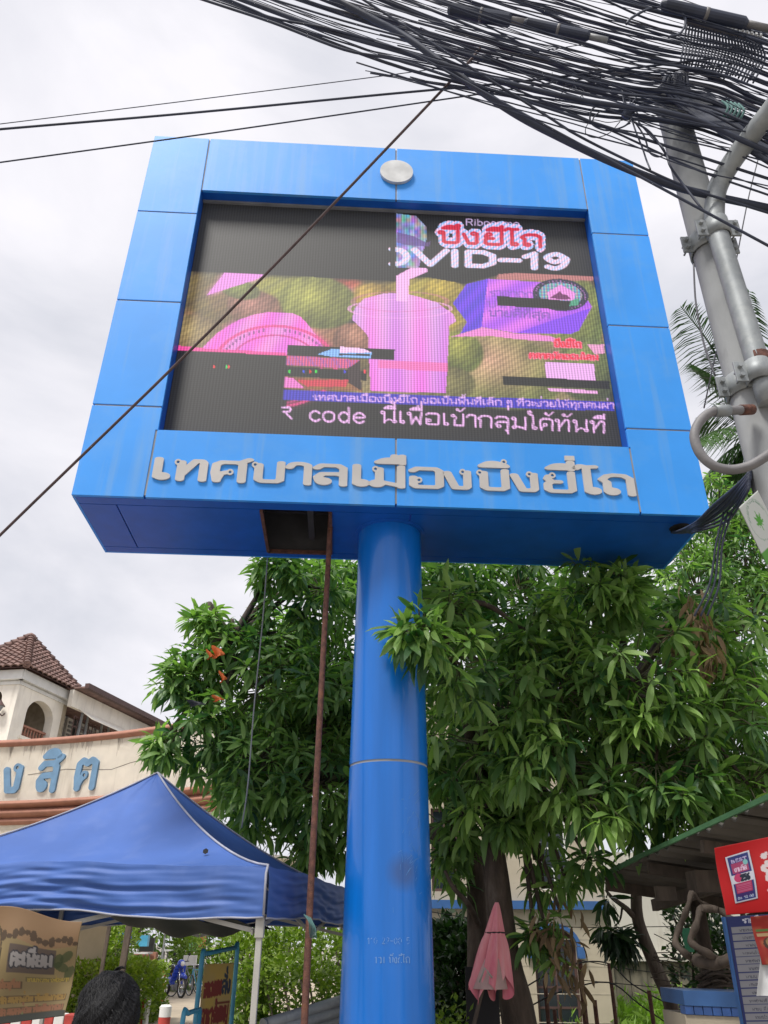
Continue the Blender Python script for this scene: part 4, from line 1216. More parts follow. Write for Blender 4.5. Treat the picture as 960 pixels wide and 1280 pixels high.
# ================================================================== STEEL POLE ON THE RIGHT
UY = 3.3
def vert(px, py, Y):   # world x of a vertical line through that pixel
    return P(px, py, Y)[0]
ux = vert(933, 480, UY)
ur = .104
top = P(845, 118, UY)[2]
upole = thing('utility_pole', (ux, UY, 0), 'grey weathered utility pole at the right edge carrying the tangle of cables', 'pole')
mb = MB(); mb.lathe([(ur * 1.12, 0), (ur, 3), (ur * .93, top), (ur * .8, top + .01), (0, top + .012)], (ux, UY, 0), 20)
mb.build('shaft', M['concrete'], upole)
# the second pipe strapped to it, curving into a lamp arm
lx, ly, lr = vert(905, 330, UY - .10), UY - .13, .062
p2 = [V(lx + .018, ly, P(945, 505, ly)[2]), V(lx, ly, P(905, 330, ly)[2]), V(lx - .004, ly, P(893, 285, ly)[2])]
pend = [P(893, 262, ly + .0), P(897, 235, ly - .03), P(912, 207, ly - .10), P(935, 175, ly - .22), P(960, 143, ly - .36), P(1010, 80, ly - .6), P(1150, -60, ly - 1.0)]
arm = thing('street_lamp_arm', (lx, ly, p2[0][2]), 'galvanised pipe clamped to the utility pole that bends outward at the top', 'pipe')
mb = MB(); mb.tube(smooth_path(p2 + pend, 8), .058, 16); mb.build('bent_pipe', M['galv'], arm)
mb = MB(); mb.lathe([(.061, 0), (.061, .05)], (p2[0][0], ly, p2[0][2] + .26), 18); mb.build('rust_band', M['rust'], arm)
def clamp(z, par):
    t = thing('pole_clamp', (ux, UY, z), 'galvanised clamp bolted round the utility pole and bent pipe, %s' % par, 'clamp', 'bolted clamps on the utility pole')
    h = .125
    n = 20
    mb = MB(); mb.lathe([(ur + .004, 0), (ur + .012, 0), (ur + .012, h), (ur + .004, h)], (ux, UY, z), 24); mb.build('band', M['galv'], t)
    mb = MB(); mb.lathe([(.060, 0), (.068, 0), (.068, h), (.060, h)], (lx, ly, z), 20); mb.build('pipe_band', M['galv'], t)
    for sx_, cx_, cy_, rr in ((-1, ux, UY - .015, ur), (-1, lx, ly - .01, .062), (1, lx, ly - .01, .062), (1, ux, UY - .01, ur)):
        mb = MB(); mb.box((cx_ + sx_ * (rr + .032), cy_, z + h / 2), (.062, .012, h)); mb.build('flange', M['galv'], t, bevel=.002)
        for dz in (-.03, .03):
            mb = MB(); mb.lathe([(0, -.02), (.013, -.02), (.013, .0)], (cx_ + sx_ * (rr + .036), cy_ - .006, z + h / 2 + dz), 6, (0, 1, 0), smooth=False)
            mb.lathe([(.006, .0), (.006, .05)], (cx_ + sx_ * (rr + .036), cy_ + .005, z + h / 2 + dz), 6, (0, 1, 0)); mb.build('bolt', M['galv'], t)
clamp(P(880, 318, UY)[2], 'the upper one below the cables')
clamp(P(925, 498, UY)[2], 'the lower one with rust marks')
# conduit loop
cl = [P(938, 512, 3.17), P(915, 513, 3.12), P(893, 514, 3.1), P(877, 524, 3.1), P(868, 543, 3.1), P(874, 565, 3.1), P(890, 581, 3.1), P(912, 587, 3.1), P(935, 583, 3.08), P(955, 572, 3.06), P(975, 556, 3.06), P(1000, 530, 3.1)]
lp = thing('conduit_loop', cl[0], 'thick grey conduit looping out of the utility pole beside the sign', 'conduit')
mb = MB(); mb.tube(smooth_path(cl, 6), .023, 12); mb.build('hose', M['conduit'], lp)
mb = MB(); mb.tube(smooth_path([cl[1] + (cl[2] - cl[1]) * .2, cl[2]], 2), .030, 14); mb.build('coupling', M['galv'], lp)
mb = MB(); mb.tube([cl[0] + (cl[0] - cl[1]) * .1, cl[1] + (cl[0] - cl[1]) * .45], .027, 12); mb.build('rusty_nipple', M['rust'], lp)
# thin drops beside the pole
for pts, r_, lab in (([P(867, 330, 3.2), P(870, 380, 3.2), P(880, 430, 3.2), P(894, 470, 3.18)], .005, 'thin grey cable hanging down the left side of the utility pole'),
                     ([P(950, 190, 3.8), P(935, 250, 3.8), P(919, 332, 3.8), P(905, 400, 3.8), P(893, 450, 3.8), P(880, 510, 3.8)], .0045, 'thin purple grey wire passing straight down behind the utility pole')):
    mb = MB(); mb.tube(smooth_path(pts, 6), r_, 6); mb.build('drop_cable', M['cable2'], label=lab, cat='cable')

# cannabis leaf placard hanging on the pole
plc = [P(924, 634, 2.95), P(947, 613, 2.95), P(1010, 738, 3.05), P(985, 760, 3.05)]
def plf(u, v):
    a = plc[0] + (plc[1] - plc[0]) * u; b = plc[3] + (plc[2] - plc[3]) * u
    return a + (b - a) * v
def paint_leafboard(u, v, pts):
    X = u * 100; Y = v * 190
    c = Canvas(X, Y, (206, 210, 206))
    # the board hangs with its green foot to the lower right
    c.rect(-1, 88, 101, 200, (96, 160, 70))
    c.rect(-1, 112, 101, 200, (205, 208, 204))
    c.text('GREEN', 8, 150, 95, 150, 26, (80, 150, 70), .16, .12)
    c.ell(50, 40, 41, 38, (160, 180, 165), .7, rin=.95)
    for k in range(26):
        a = radians(190 + k * 6.2); c.ell(50 + 36 * cos(a), 40 + 33 * sin(a), 1.3, 2, (120, 150, 130), .8)
    for ang, l in ((-90, 27), (-55, 25), (-125, 25), (-22, 20), (-158, 20), (12, 11), (168, 11)):
        a = radians(ang); cx_, cy_ = 50, 50
        px_ = [(cx_, cy_)]
        for t, w in ((.35, .13), (.65, .12), (1, 0), (.65, -.12), (.35, -.13)):
            px_.append((cx_ + l * (cos(a) * t - sin(a) * w), cy_ + l * (sin(a) * t + cos(a) * w)))
        c.poly(px_, (92, 164, 66))
    c.rect(49.3, 50, 50.7, 62, (92, 164, 66))
    c.text('CAFE', 30, 76, 72, 76, 5, (150, 175, 155), .1, .1)
    return c
pb = print_mesh('leaf_placard', 40, 76, plf, paint_leafboard, M['print'], None, thick=(0.0, .006, 0), label='tilted white placard with a green leaf print hanging beside the pole', cat='placard')

# ================================================================== CABLES
def ext(pts, l0=3.0, l1=3.0):
    pts = [V(*p) for p in pts]
    a = pts[0] - pts[1]; a /= np.linalg.norm(a); b = pts[-1] - pts[-2]; b /= np.linalg.norm(b)
    return [pts[0] + a * l0] + pts + [pts[-1] + b * l1]
def cable(pts, r, label, group=None, m_='cable', k=6, l0=2.5, l1=2.5, name='overhead_cable', n=6, cat='cable'):
    mb = MB(); mb.tube(smooth_path(ext(pts, l0, l1) if l0 else pts, k), r, n)
    return mb.build(name, M[m_], label=label, cat=cat, group=group)
cable([P(0, 155, 3.1), P(250, 124, 3.05), P(530, 88, 3.0), P(640, 70, 3.0)], .0032, 'thinnest topmost wire coming in from the left above the sign', l1=.5)
cable([P(0, 161.5, 3.0), P(240, 141, 3.0), P(480, 118, 3.0), P(640, 103, 3.0), P(800, 84, 3.0)], .0078, 'thick black cable running nearly level above the sign from the left, middle of three', l1=.5)
cable([P(0, 203, 3.15), P(260, 167, 3.1), P(590, 119, 3.05), P(700, 102, 3.0), P(820, 90, 3.0)], .0052, 'lowest of the three black wires from the left, crossing the sign top corner', l1=.5)
# the heavy trunk cable and its companions
cable([P(430, 5, 2.9), P(505, 45, 2.9), P(570, 92, 2.92), P(640, 140, 2.95), P(700, 172, 3.0), P(770, 205, 3.05), P(840, 232, 3.12), P(900, 247, 3.15), P(975, 263, 3.2)], .0225, 'heavy black trunk cable sagging across the top right corner of the sign', n=12)
cable([P(660, 130, 2.9), P(720, 168, 2.95), P(800, 208, 3.02), P(870, 238, 3.08), P(980, 272, 3.15)], .0085, 'thinner black cable riding just above the heavy trunk cable')
cable([P(240, -5, 2.75), P(340, 28, 2.78), P(430, 62, 2.82), P(500, 76, 2.85), P(600, 108, 2.9)], .0095, 'leftmost lower black cable leaving the tangle against the white sky')
cable([P(275, -5, 2.75), P(340, 22, 2.8), P(420, 38, 2.82), P(520, 70, 2.85), P(650, 140, 2.9)], .0085, 'black cable curving beside the leftmost one of the tangle')
low_b = [(240, -8), (340, 27), (430, 58), (500, 80), (570, 96), (650, 118), (730, 136), (820, 142), (900, 160), (980, 200)]
up_b = [(640, -60), (690, -40), (740, -28), (780, -18), (820, -6), (850, 6), (885, 14), (920, 24), (950, 34), (990, 46)]
def bnd(t, s_):
    f = min(max(t, 0), 1) * 9; i = min(int(f), 8); f -= i
    a = [low_b[i][k] * (1 - f) + low_b[i + 1][k] * f for k in (0, 1)]
    b = [up_b[i][k] * (1 - f) + up_b[i + 1][k] * f for k in (0, 1)]
    return a[0] * (1 - s_) + b[0] * s_, a[1] * (1 - s_) + b[1] * s_
rc = random.Random(11)
for i in range(84):
    s0 = (i + rc.random()) / 84
    s1 = min(max(s0 + rc.gauss(0, .13), .0), 1.0)
    Y0 = 2.72 + .55 * rc.random(); Y1 = 2.85 + .55 * rc.random()
    pts = []
    bow = rc.gauss(0, 7)
    for k in range(7):
        t = k / 6
        x, y = bnd(t, s0 * (1 - t) + s1 * t)
        pts.append(P(x + rc.gauss(0, 2), y + bow * sin(pi * t) + rc.gauss(0, 1.2), Y0 * (1 - t) + Y1 * t))
    r_ = rc.choice([.0028, .0034, .0042, .005, .006, .0075, .011])
    if i in (5, 34, 60): r_ = .017
    cable(pts, r_, 'one of the black cables massed in the overhead tangle at the top right', 'black cables in the overhead tangle', 'cable2' if rc.random() < .16 else 'cable', k=4)
# second, flatter set crossing the mass
for i in range(26):
    x0 = 560 + rc.random() * 120; y0 = rc.uniform(30, 130)
    x1 = 985; y1 = y0 + rc.uniform(50, 150)
    Ya, Yb = rc.uniform(2.7, 3.2), rc.uniform(2.9, 3.3)
    pts = [P(x0, y0, Ya), P(x0 * .66 + x1 * .34, y0 * .66 + y1 * .34 + rc.uniform(-6, 10), Ya * .66 + Yb * .34), P(x0 * .33 + x1 * .67, y0 * .33 + y1 * .67 + rc.uniform(-8, 10), Ya * .33 + Yb * .67), P(x1, y1, Yb)]
    cable(pts, rc.choice([.003, .004, .005, .007]), 'thin black cable crossing the massed cables near the pole head', 'thin crossing cables near the pole head', k=5, l0=.6, l1=1.5)
# heavy sleeves and cases in the mass
for a, b, r_, lab in ((P(560, 12, 2.95), P(640, 26, 2.95), .045, 'long black splice case among the cables, leftmost of three'),
                      (P(655, 28, 2.9), P(738, 46, 2.9), .034, 'black splice case with a pale grey end near the cable ring'),
                      (P(826, 5, 2.85), P(935, 30, 2.9), .040, 'black splice case with white sleeve in the top right corner')):
    t = thing('splice_case', (a + b) / 2, lab, 'splice case')
    d = (b - a); mb = MB(); mb.tube([a, a + d * .05, a + d * .95, b], [r_ * .5, r_, r_, r_ * .5], 14, smooth=False); mb.build('case_body', M['cable'], t)
    mb = MB(); mb.tube([b - d * .02, b + d * .25], r_ * .6, 12); mb.build('end_sleeve', M['grey'] if r_ < .04 else M['conduit'], t)
    mb = MB(); mb.tube([a + d * .5, a + d * .54], r_ * 1.06, 14); mb.build('strap', M['conduit'], t)
# rack of pale ribbed insulators at top right
rk = thing('cable_rack', P(905, 45, 3.0), 'pale ribbed bracket holding a sheet of cables above the pole head', 'bracket')
a, b = P(858, 27, 3.0), P(953, 52, 3.02)
mb = MB(); mb.bar(a, b, .03, .045); mb.build('rail', M['conduit'], rk)
for k in range(17):
    p = a + (b - a) * (k + .5) / 17 + V(0, -.005, .035)
    mb = MB(); mb.box(p, (.014, .05, .04)); mb.build('rib', M['disc'], rk)
mb = MB()
for k in range(26):
    t0 = k / 26
    pa = a + (b - a) * t0 + V(0, 0, -.03)
    mb.tube(smooth_path([pa, pa + V(-.02 + .05 * t0, .05, -.10), P(850 + 95 * t0, 82 + 22 * t0 + rc.uniform(-4, 4), 3.1)], 3), .007, 5)
o = mb.build('hanging_leads', M['cable'], rk, kind='stuff')
# ring of cable
ring = [P(783, 30, 2.85), P(790, 22, 2.85), P(812, 11, 2.85), P(835, 9, 2.86), P(852, 16, 2.87), P(857, 28, 2.88), P(850, 42, 2.88), P(836, 46, 2.86)]
cable(ring, .0085, 'round loop of black cable standing up out of the tangle', l0=0, name='cable_ring')
# bundles turning down at the pole head
for i in range(30):
    s_ = i / 29
    pts = [P(832 + 26 * s_ + rc.uniform(-4, 4), 92, 3.05 + .1 * rc.random()), P(828 + 34 * s_, 108 + 5 * s_, 3.08), P(850 + 30 * s_ + rc.uniform(-3, 3), 132 - 16 * s_, 3.08), P(880 + 24 * s_, 152 - 20 * s_, 3.05), P(915 + 14 * s_, 176 - 14 * s_, 3.02), P(985, 218 - 18 * s_ + rc.uniform(-5, 5), 3.0)]
    cable(pts, .0095, 'black cable in the thick bundle folding over the pole head', 'cables folding over the pole head', k=5, l0=0, name='bundle_cable')
for a, b in (((897, 166), (903, 160)), ((866, 110), (872, 104))):
    pass
# knot with loops left of the pole head
kn = thing('cable_knot', P(785, 137, 3.0), 'tied knot of looping black cables left of the pole head', 'cable knot')
def kpath(pts, r_, name='loop', m_='cable'):
    mb = MB(); mb.tube(smooth_path([P(x, y, 2.97 + .05 * rc.random()) for x, y in pts], 6), r_, 6); mb.build(name, M[m_], kn)
kpath([(785, 140), (765, 132), (745, 133), (738, 142), (740, 155), (758, 163), (780, 158), (790, 148)], .0055)
kpath([(788, 145), (770, 138), (750, 140), (741, 150), (748, 158), (770, 161), (788, 154)], .004)
kpath([(780, 150), (760, 153), (742, 150), (733, 158), (733, 168), (745, 172), (762, 166), (775, 152)], .0028, m_='cable2')
kpath([(790, 150), (795, 165), (803, 185), (808, 200), (813, 212)], .005, 'tail')
kpath([(792, 150), (805, 170), (812, 190), (822, 196), (831, 192), (828, 184), (815, 172), (798, 152)], .005)
kpath([(792, 152), (812, 165), (832, 192), (838, 208), (852, 228), (878, 262)], .007, 'tail')
for k in range(22):
    a = rc.uniform(-.6, 2 * pi - 2.6)
    l = rc.uniform(10, 26)
    kpath([(785, 138), (785 + cos(a) * l * .5, 136 - sin(a) * l * .4), (785 + cos(a) * l + rc.uniform(-5, 5), 136 - sin(a) * l)], .004, 'stub')
mb = MB(); mb.lathe([(0, -.06), (.035, -.03), (.04, .02), (.02, .06), (0, .065)], P(785, 139, 2.99), 10, (.5, 0, .8)); mb.build('knot_core', M['cable'], kn)
for k in range(11):
    a = rc.uniform(0, 6); cx_, cy_ = rc.uniform(650, 720), rc.uniform(90, 125)
    rr = rc.uniform(5, 14)
    pts = [P(cx_ + rr * cos(a + q * .7), cy_ + rr * .6 * sin(a + q * .7), 2.95) for q in range(6)]
    cable(pts, .0022, 'small curl of thin wire sticking out under the cable mass', 'small wire curls under the cable mass', l0=0, name='wire_curl', cat='wire')
# green rope wrapped beside the pole head
for k in range(5):
    mb = MB(); x = 903 + 5 * k
    mb.tube(smooth_path([P(x, 126 + k, 2.92), P(x + 7, 134 + k, 2.9), P(x + 2, 145 + k, 2.92)], 4), .008, 6)
    mb.build('rope_wrap', M['teal'], label='loop of grey green rope lashed round the cables at the pole', cat='rope', group='rope wraps on the cables')
# cables that enter the sign's soffit on the right
hx, hy = soff(850, 660)
hole = G(hx, -.0, hy)
for k in range(6):
    e = P(932, 598 + 4 * k, 3.3)
    mid = P(893 + 3 * k, 632 + 4 * k, 3.9 + .08 * k)
    mb = MB(); mb.tube(smooth_path([e + V(.1, .1, .15), e, mid, P(868, 655 + 2 * k, 4.6), hole + V(-.05 + .03 * k, .02, -.03), hole + V(-.09 + .03 * k, .02, .03)], 6), .013 if k < 3 else .008, 7)
    mb.build('feeder_cable', M['cable'], label='black feeder cable running from the pole into the underside of the sign', cat='cable', group='feeder cables between pole and sign')
for k in range(3):
    mb = MB(); mb.tube(smooth_path([P(905 + 5 * k, 640, 3.95), P(895 + 4 * k, 680, 3.97), P(887 + 6 * k, 730, 4.0), P(868 + 8 * k, 770, 4.05)], 5), .006, 6)
    mb.build('dangling_cable', M['cable'], label='dark loose cable dangling from the feeder cables in front of the leaves', cat='cable', group='loose cables dangling by the sign corner')
mb = MB(); mb.lathe([(.0, -.015), (.07, -.012), (.085, .0)], hole, 14); mb.build('cable_hole_disc', M['dark'], sign)  # dark disc stands in for the darkness of the open cable hole
# thin blue rope hanging in front of the left crown
mb = MB(); mb.tube(smooth_path([P(335, 690, 6.3), P(328, 780, 6.3), P(318, 880, 6.3), P(310, 980, 6.35), P(302, 1035, 6.4)], 6), .006, 5)
mb.build('hanging_rope', M['grey'], label='thin faded blue rope hanging down in front of the mango leaves', cat='rope')

def PZ(px, py, z):
    """point seen at a photo pixel at world height z"""
    d = CF * F_PX + CR * (px - 480) + CD * (py - 640)
    return CPOS + d * ((z - CAM_H) / d[2])

# ================================================================== TREES
def limb_mesh(mb, pts, r0, r1, n=9):
    sp = smooth_path(pts, 5); k = len(sp)
    mb.tube(sp, [r0 + (r1 - r0) * (i / (k - 1)) ** .8 for i in range(k)], n)
def tree(name, label, stems, clumps, nwh, L, seed, tone0, mat_leaf, nparts=300, up=.35, droop=.3, limbs=True):
    base = stems[0][0][0]
    t = thing(name, (base[0], base[1], 0), label, 'tree')
    for k, (pts, r0, r1) in enumerate(stems):
        mb = MB(); limb_mesh(mb, pts, r0, r1, 12); mb.build('trunk' if k == 0 else 'limb', M['bark'], t)
    tops = [s[0][-1] for s in stems]
    rl = random.Random(seed)
    R, S, T, tone, which, tips = whorls(clumps, nwh, L=L, seed=seed, tone0=tone0, up=up, droop=droop)
    if limbs:
        for c in clumps:
            cc = V(*c[0]); best = min(tops, key=lambda q: np.linalg.norm(q - cc))
            mid = (best + cc) / 2 + V(rl.uniform(-.2, .2), rl.uniform(-.1, .2), rl.uniform(0, .3))
            mb = MB(); limb_mesh(mb, [best - V(0, 0, .1), mid, cc], .045, .014, 6); mb.build('branch', M['bark'], t)
    mb = MB()
    for k, (tip, cc, ax) in enumerate(tips):
        st = cc + (tip - cc) * .2
        mb.tube([st, st * .4 + tip * .6 + V(0, 0, .04), tip + ax * .02], [.007, .005, .003], 4, caps=False)
    mb.build('twig', M['twig'], t, kind='stuff')
    big = pick_large(T, S, nparts)
    single_leaves(t, mat_leaf, LEAVES, which, R, S, T, tone, big)
    keep = np.ones(len(S), bool); keep[big] = False
    instanced_mesh('foliage', LEAVES, which[keep], R[keep], S[keep], T[keep], tone[keep], mat_leaf, t)
    return t

def PC(l, dy=0, k=1):
    return [(P(x, y, Y + dy), r * k, w) for x, y, Y, r, w in l]
clA = PC([(527, 792, 5.30, .20, 3), (560, 760, 5.9, .28, 2), (575, 830, 5.9, .35, 1.6), (640, 850, 6.6, .55, 1), (740, 745, 6.3, .42, 1.2), (700, 860, 6.4, .6, 1), (790, 850, 6.3, .6, 1),
          (770, 740, 6.2, .28, 2), (660, 790, 6.4, .35, 1.2), (610, 930, 7, .55, 1), (700, 950, 6.5, .5, 1), (740, 1000, 6.3, .28, 1.5), (820, 950, 6.4, .6, 1), (900, 900, 6.4, .55, 1), (935, 980, 6.3, .40, 1),
          (590, 960, 7.5, .45, 1), (650, 1000, 7.2, .35, 1), (800, 1010, 6.8, .35, 1), (870, 1010, 6.8, .35, 1), (950, 860, 6.4, .4, 1), (900, 790, 6.8, .5, 1), (850, 770, 7, .4, 1)])
clA += PC([(560, 745, 8.4, .7, 1), (650, 745, 8.4, .8, 1), (740, 735, 8.7, .7, 1), (600, 860, 8.3, .9, 1), (720, 880, 8.4, .9, 1), (840, 870, 8.4, .9, 1), (930, 900, 8.4, .9, 1), (570, 950, 8.3, .5, 1),
           (660, 960, 8.2, .6, 1), (780, 970, 8.2, .6, 1), (880, 980, 8.2, .5, 1)], 0)
clA += PC([(668, 1075, 7.5, .13, 1.2), (680, 1110, 7.5, .15, 1.5), (705, 1095, 7.4, .15, 1.5), (700, 1140, 7.4, .10, 1.5), (668, 1165, 7.4, .12, 1.5), (690, 1195, 7.4, .09, 1.2), (735, 1075, 7.2, .2, 1.2), (672, 1035, 7.3, .22, 1), (575, 1035, 7.6, .26, 1.4), (560, 1075, 7.8, .18, 1.5), (605, 1010, 7.2, .28, 1.3), (640, 1025, 7.2, .24, 1.3), (570, 1110, 7.9, .12, 1.5)])
def gdn(p):  # drop a point to the ground
    return V(p[0], p[1], 0)
a0_ = P(650, 1290, 7.5)
stA = [([V(a0_[0] + .03, a0_[1], 0), P(650, 1285, 7.5), P(632, 1200, 7.5), P(622, 1110, 7.5), P(617, 1030, 7.55), P(640, 930, 7.5)], .165, .085),
       ([P(619, 1050, 7.55), P(650, 980, 7.3), P(720, 900, 7.1), P(780, 850, 7.0)], .09, .04),
       ([P(617, 1020, 7.55), P(590, 930, 7.3), P(570, 840, 6.6), P(548, 800, 6.0)], .08, .02)]
tree('mango_tree', 'mango tree right of the blue column with bright drooping leaf whorls and bare brown trunk', stA, clA, 1500, (.15, .27), 3, .42, M['leaf'])
clB = PC([(352, 712, 8.0, .32, 1.4), (400, 735, 8.2, .5, 1), (268, 776, 7.9, .17, 3), (243, 772, 7.9, .10, 2), (290, 800, 7.9, .28, 1.5), (245, 835, 7.8, .28, 1.5), (218, 850, 7.7, .20, 2), (330, 860, 8, .6, 1), (400, 870, 8.1, .6, 1),
          (255, 905, 7.8, .38, 1.2), (213, 930, 7.7, .22, 1.6), (193, 938, 7.7, .12, 1.5), (320, 950, 8, .55, 1), (400, 980, 8, .55, 1), (310, 1005, 8.4, .4, 1), (380, 1050, 8.4, .35, 1), (255, 950, 8.1, .25, 1),
          (430, 910, 8.4, .5, 1), (420, 1040, 8.4, .35, 1), (345, 790, 8.2, .45, 1), (360, 820, 9.2, .6, 1), (380, 930, 9.2, .9, 1), (425, 725, 9.0, .45, 1), (420, 820, 9.0, .6, 1), (310, 920, 9, .5, 1), (290, 1010, 8.9, .3, 1)])
b0_ = P(590, 1290, 8.0)
stB = [([V(b0_[0], b0_[1], 0), P(598, 1270, 8.0), P(597, 1150, 8.0), P(590, 1060, 8.0), P(560, 980, 8.1), P(500, 900, 8.4)], .12, .07),
       ([P(598, 1095, 8.0), P(570, 1060, 7.9), P(530, 1035, 8.0), P(470, 1000, 8.2), P(400, 960, 8.4)], .085, .04),
       ([P(500, 900, 8.4), P(430, 850, 8.5), P(360, 810, 8.4), P(290, 790, 8.0)], .08, .02),
       ([P(600, 1160, 7.95), P(585, 1130, 7.7), P(567, 1110, 7.6), P(556, 1088, 7.6)], .03, .015)]
tree('mango_tree', 'darker mango tree whose crown spreads behind the column towards the left over the blue tent', stB, clB, 860, (.16, .26), 5, .44, M['leaf'])
# second, smaller-leaved tree under the palm
clC = PC([(850, 690, 10.5, .5, 1), (890, 660, 10.6, .5, 1), (930, 690, 10.4, .8, 1), (960, 640, 10.6, .6, 1), (870, 740, 10.2, .7, 1), (930, 770, 10.2, .8, 1), (900, 610, 11, .3, .7), (990, 740, 10.4, .8, 1), (830, 760, 10.6, .5, 1)])
c0_ = P(1010, 1200, 10.5)
stC = [([V(c0_[0], 10.5, 0), V(c0_[0], 10.5, 2.5), P(905, 800, 10.5)], .2, .1)]
tree('leafy_tree', 'greyish green small-leaved tree below the palm at the right edge', stC, clC, 620, (.12, .20), 9, .36, M['leaf'], 150)
# dry brown leaf clusters caught in the crown
for (x, y, Y, r_, n_, lab) in ((872, 775, 6.15, .13, 60, 'large dry brown leaf clump hanging in the right crown'), (884, 815, 6.15, .11, 46, 'lower tail of dry tan leaves under the large brown clump'), (838, 800, 6.6, .11, 40, 'small dark dry leaf clump left of the large brown one'),
                               (706, 1185, 7.3, .20, 70, 'curled dry brown leaf mass hanging before the arched window'), (683, 1165, 7.3, .1, 20, 'thin dry twig bundle beside the curled leaf mass')):
    rng = np.random.default_rng(int(x))
    c = P(x, y, Y)
    T = c + rng.normal(size=(n_, 3)) * np.array([.45, .45, 1.0]) * r_
    D = rng.normal(size=(n_, 3)) * .5 + np.array([0, 0, -1.0])
    instanced_mesh('dry_leaf_clump', LEAVES, rng.integers(0, 6, n_), frames_from(D, rng.uniform(-1, 1, n_)), rng.uniform(.12, .2, n_), T, np.clip(rng.normal(.5 if y < 1000 else .15, .25, n_), 0, 1), M['leaf_dry'], None, kind=None, label=lab, cat='dry leaves')
# small leaning tree on the right
sm0 = P(846, 1285, 8.5)
stS = [([V(sm0[0] + .05, 8.5, 0), P(842, 1270, 8.5), P(822, 1215, 8.5), P(803, 1168, 8.5), P(796, 1140, 8.5), P(796, 1100, 8.5), P(800, 1040, 8.5)], .075, .05),
       ([P(797, 1150, 8.5), P(782, 1135, 8.45), P(765, 1122, 8.4), P(757, 1112, 8.4)], .035, .012),
       ([P(778, 1133, 8.45), P(775, 1150, 8.4), P(768, 1158, 8.4)], .012, .006)]
clS = PC([(768, 1166, 8.4, .10, 1.5), (757, 1122, 8.4, .10, 1), (780, 1176, 8.4, .09, 1.5), (752, 1158, 8.4, .06, 1)])
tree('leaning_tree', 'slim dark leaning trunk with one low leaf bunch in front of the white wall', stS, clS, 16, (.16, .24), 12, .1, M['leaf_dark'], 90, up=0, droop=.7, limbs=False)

# coconut palm behind the pole
pcx_ = P(948, 545, 13.0)
palm = thing('palm_tree', (pcx_[0], 13.0, 0), 'coconut palm with ragged fronds fanning out behind the utility pole', 'palm')
mb = MB(); mb.tube([V(pcx_[0] + .3, 13, 0), V(pcx_[0] + .15, 13, 3), pcx_ + V(0, 0, -.1)], [.2, .16, .13], 10); mb.build('trunk', M['bark'], palm)
rp_ = random.Random(4)
fr = [((850, 380), .2), ((868, 455), .1), ((872, 520), .0), ((868, 610), -.1), ((885, 640), -.1), ((900, 420), .1), ((935, 360), .1), ((1000, 400), 0), ((1040, 480), 0), ((1040, 600), 0), ((920, 660), 0), ((855, 560), 0)]
for k, ((x, y), b) in enumerate(fr):
    tip = P(x, y, 13 + rp_.uniform(-1.2, 1.2))
    c = pcx_
    mid = (c + tip) / 2 + V(0, 0, .28 + b)
    path = smooth_path([c, mid, tip + V(0, 0, -.05)], 9)
    mb = MB()
    mb.tube(path, [.035 - .028 * i / (len(path) - 1) for i in range(len(path))], 5)
    for i in range(2, len(path) - 1):
        for sub in (0, .33, .66):
            p = path[i] + (path[i + 1] - path[i]) * sub
            t = path[i + 1] - path[i]; t /= np.linalg.norm(t)
            side = np.cross(t, V(0, 0, 1)); side /= (np.linalg.norm(side) + 1e-9)
            f_ = (i + sub) / len(path)
            l = .75 * sin(pi * min(.96, f_ * .85 + .15)) + .12
            for sg in (-1, 1):
                dr = t * .6 + side * sg * .75 + V(0, 0, -.45 + rp_.uniform(-.2, .2)); dr /= np.linalg.norm(dr)
                w = np.cross(dr, V(0, 0, 1)); w = w / (np.linalg.norm(w) + 1e-9) * .017
                q1 = p + dr * l * .5; q2 = p + dr * l + V(0, 0, -.22 * l)
                mb.add([p - w * .5, p + w * .5, q1 + w, q1 - w, q2], [(0, 1, 2, 3), (3, 2, 4)])
    o = mb.build('frond', M['leaf_palm'], palm)
    a = o.data.attributes.new('tone', 'FLOAT', 'POINT'); a.data.foreach_set('value', np.full(len(o.data.vertices), rp_.uniform(.1, .7), np.float32))

# kite remains caught in the left crown
for x, y, w_, h_, m_, lab in ((272, 815, .10, .13, 'orange', 'torn orange kite scrap caught high in the left crown'), (262, 818, .05, .10, 'orange', 'narrow orange kite strip beside the larger orange scrap'), (278, 846, .05, .12, 'orange', 'dangling orange kite tail in the left crown'),
                              (272, 873, .09, .06, 'orange', 'bright red orange kite scrap lowest in the left crown'), (245, 879, .15, .06, 'blackcloth', 'black kite scrap at the left edge of the crown')):
    c = P(x, y, 7.35); mb = MB()
    mb.sheet(lambda a, b: c + V((a - .5) * w_ + .02 * sin(b * 5), .03 * sin(a * 6 + b * 3), (b - .5) * h_ * (1 - .4 * a)), 5, 5, .002, (0, 1, 0)); mb.build('kite_scrap', M[m_], label=lab, cat='kite scrap')

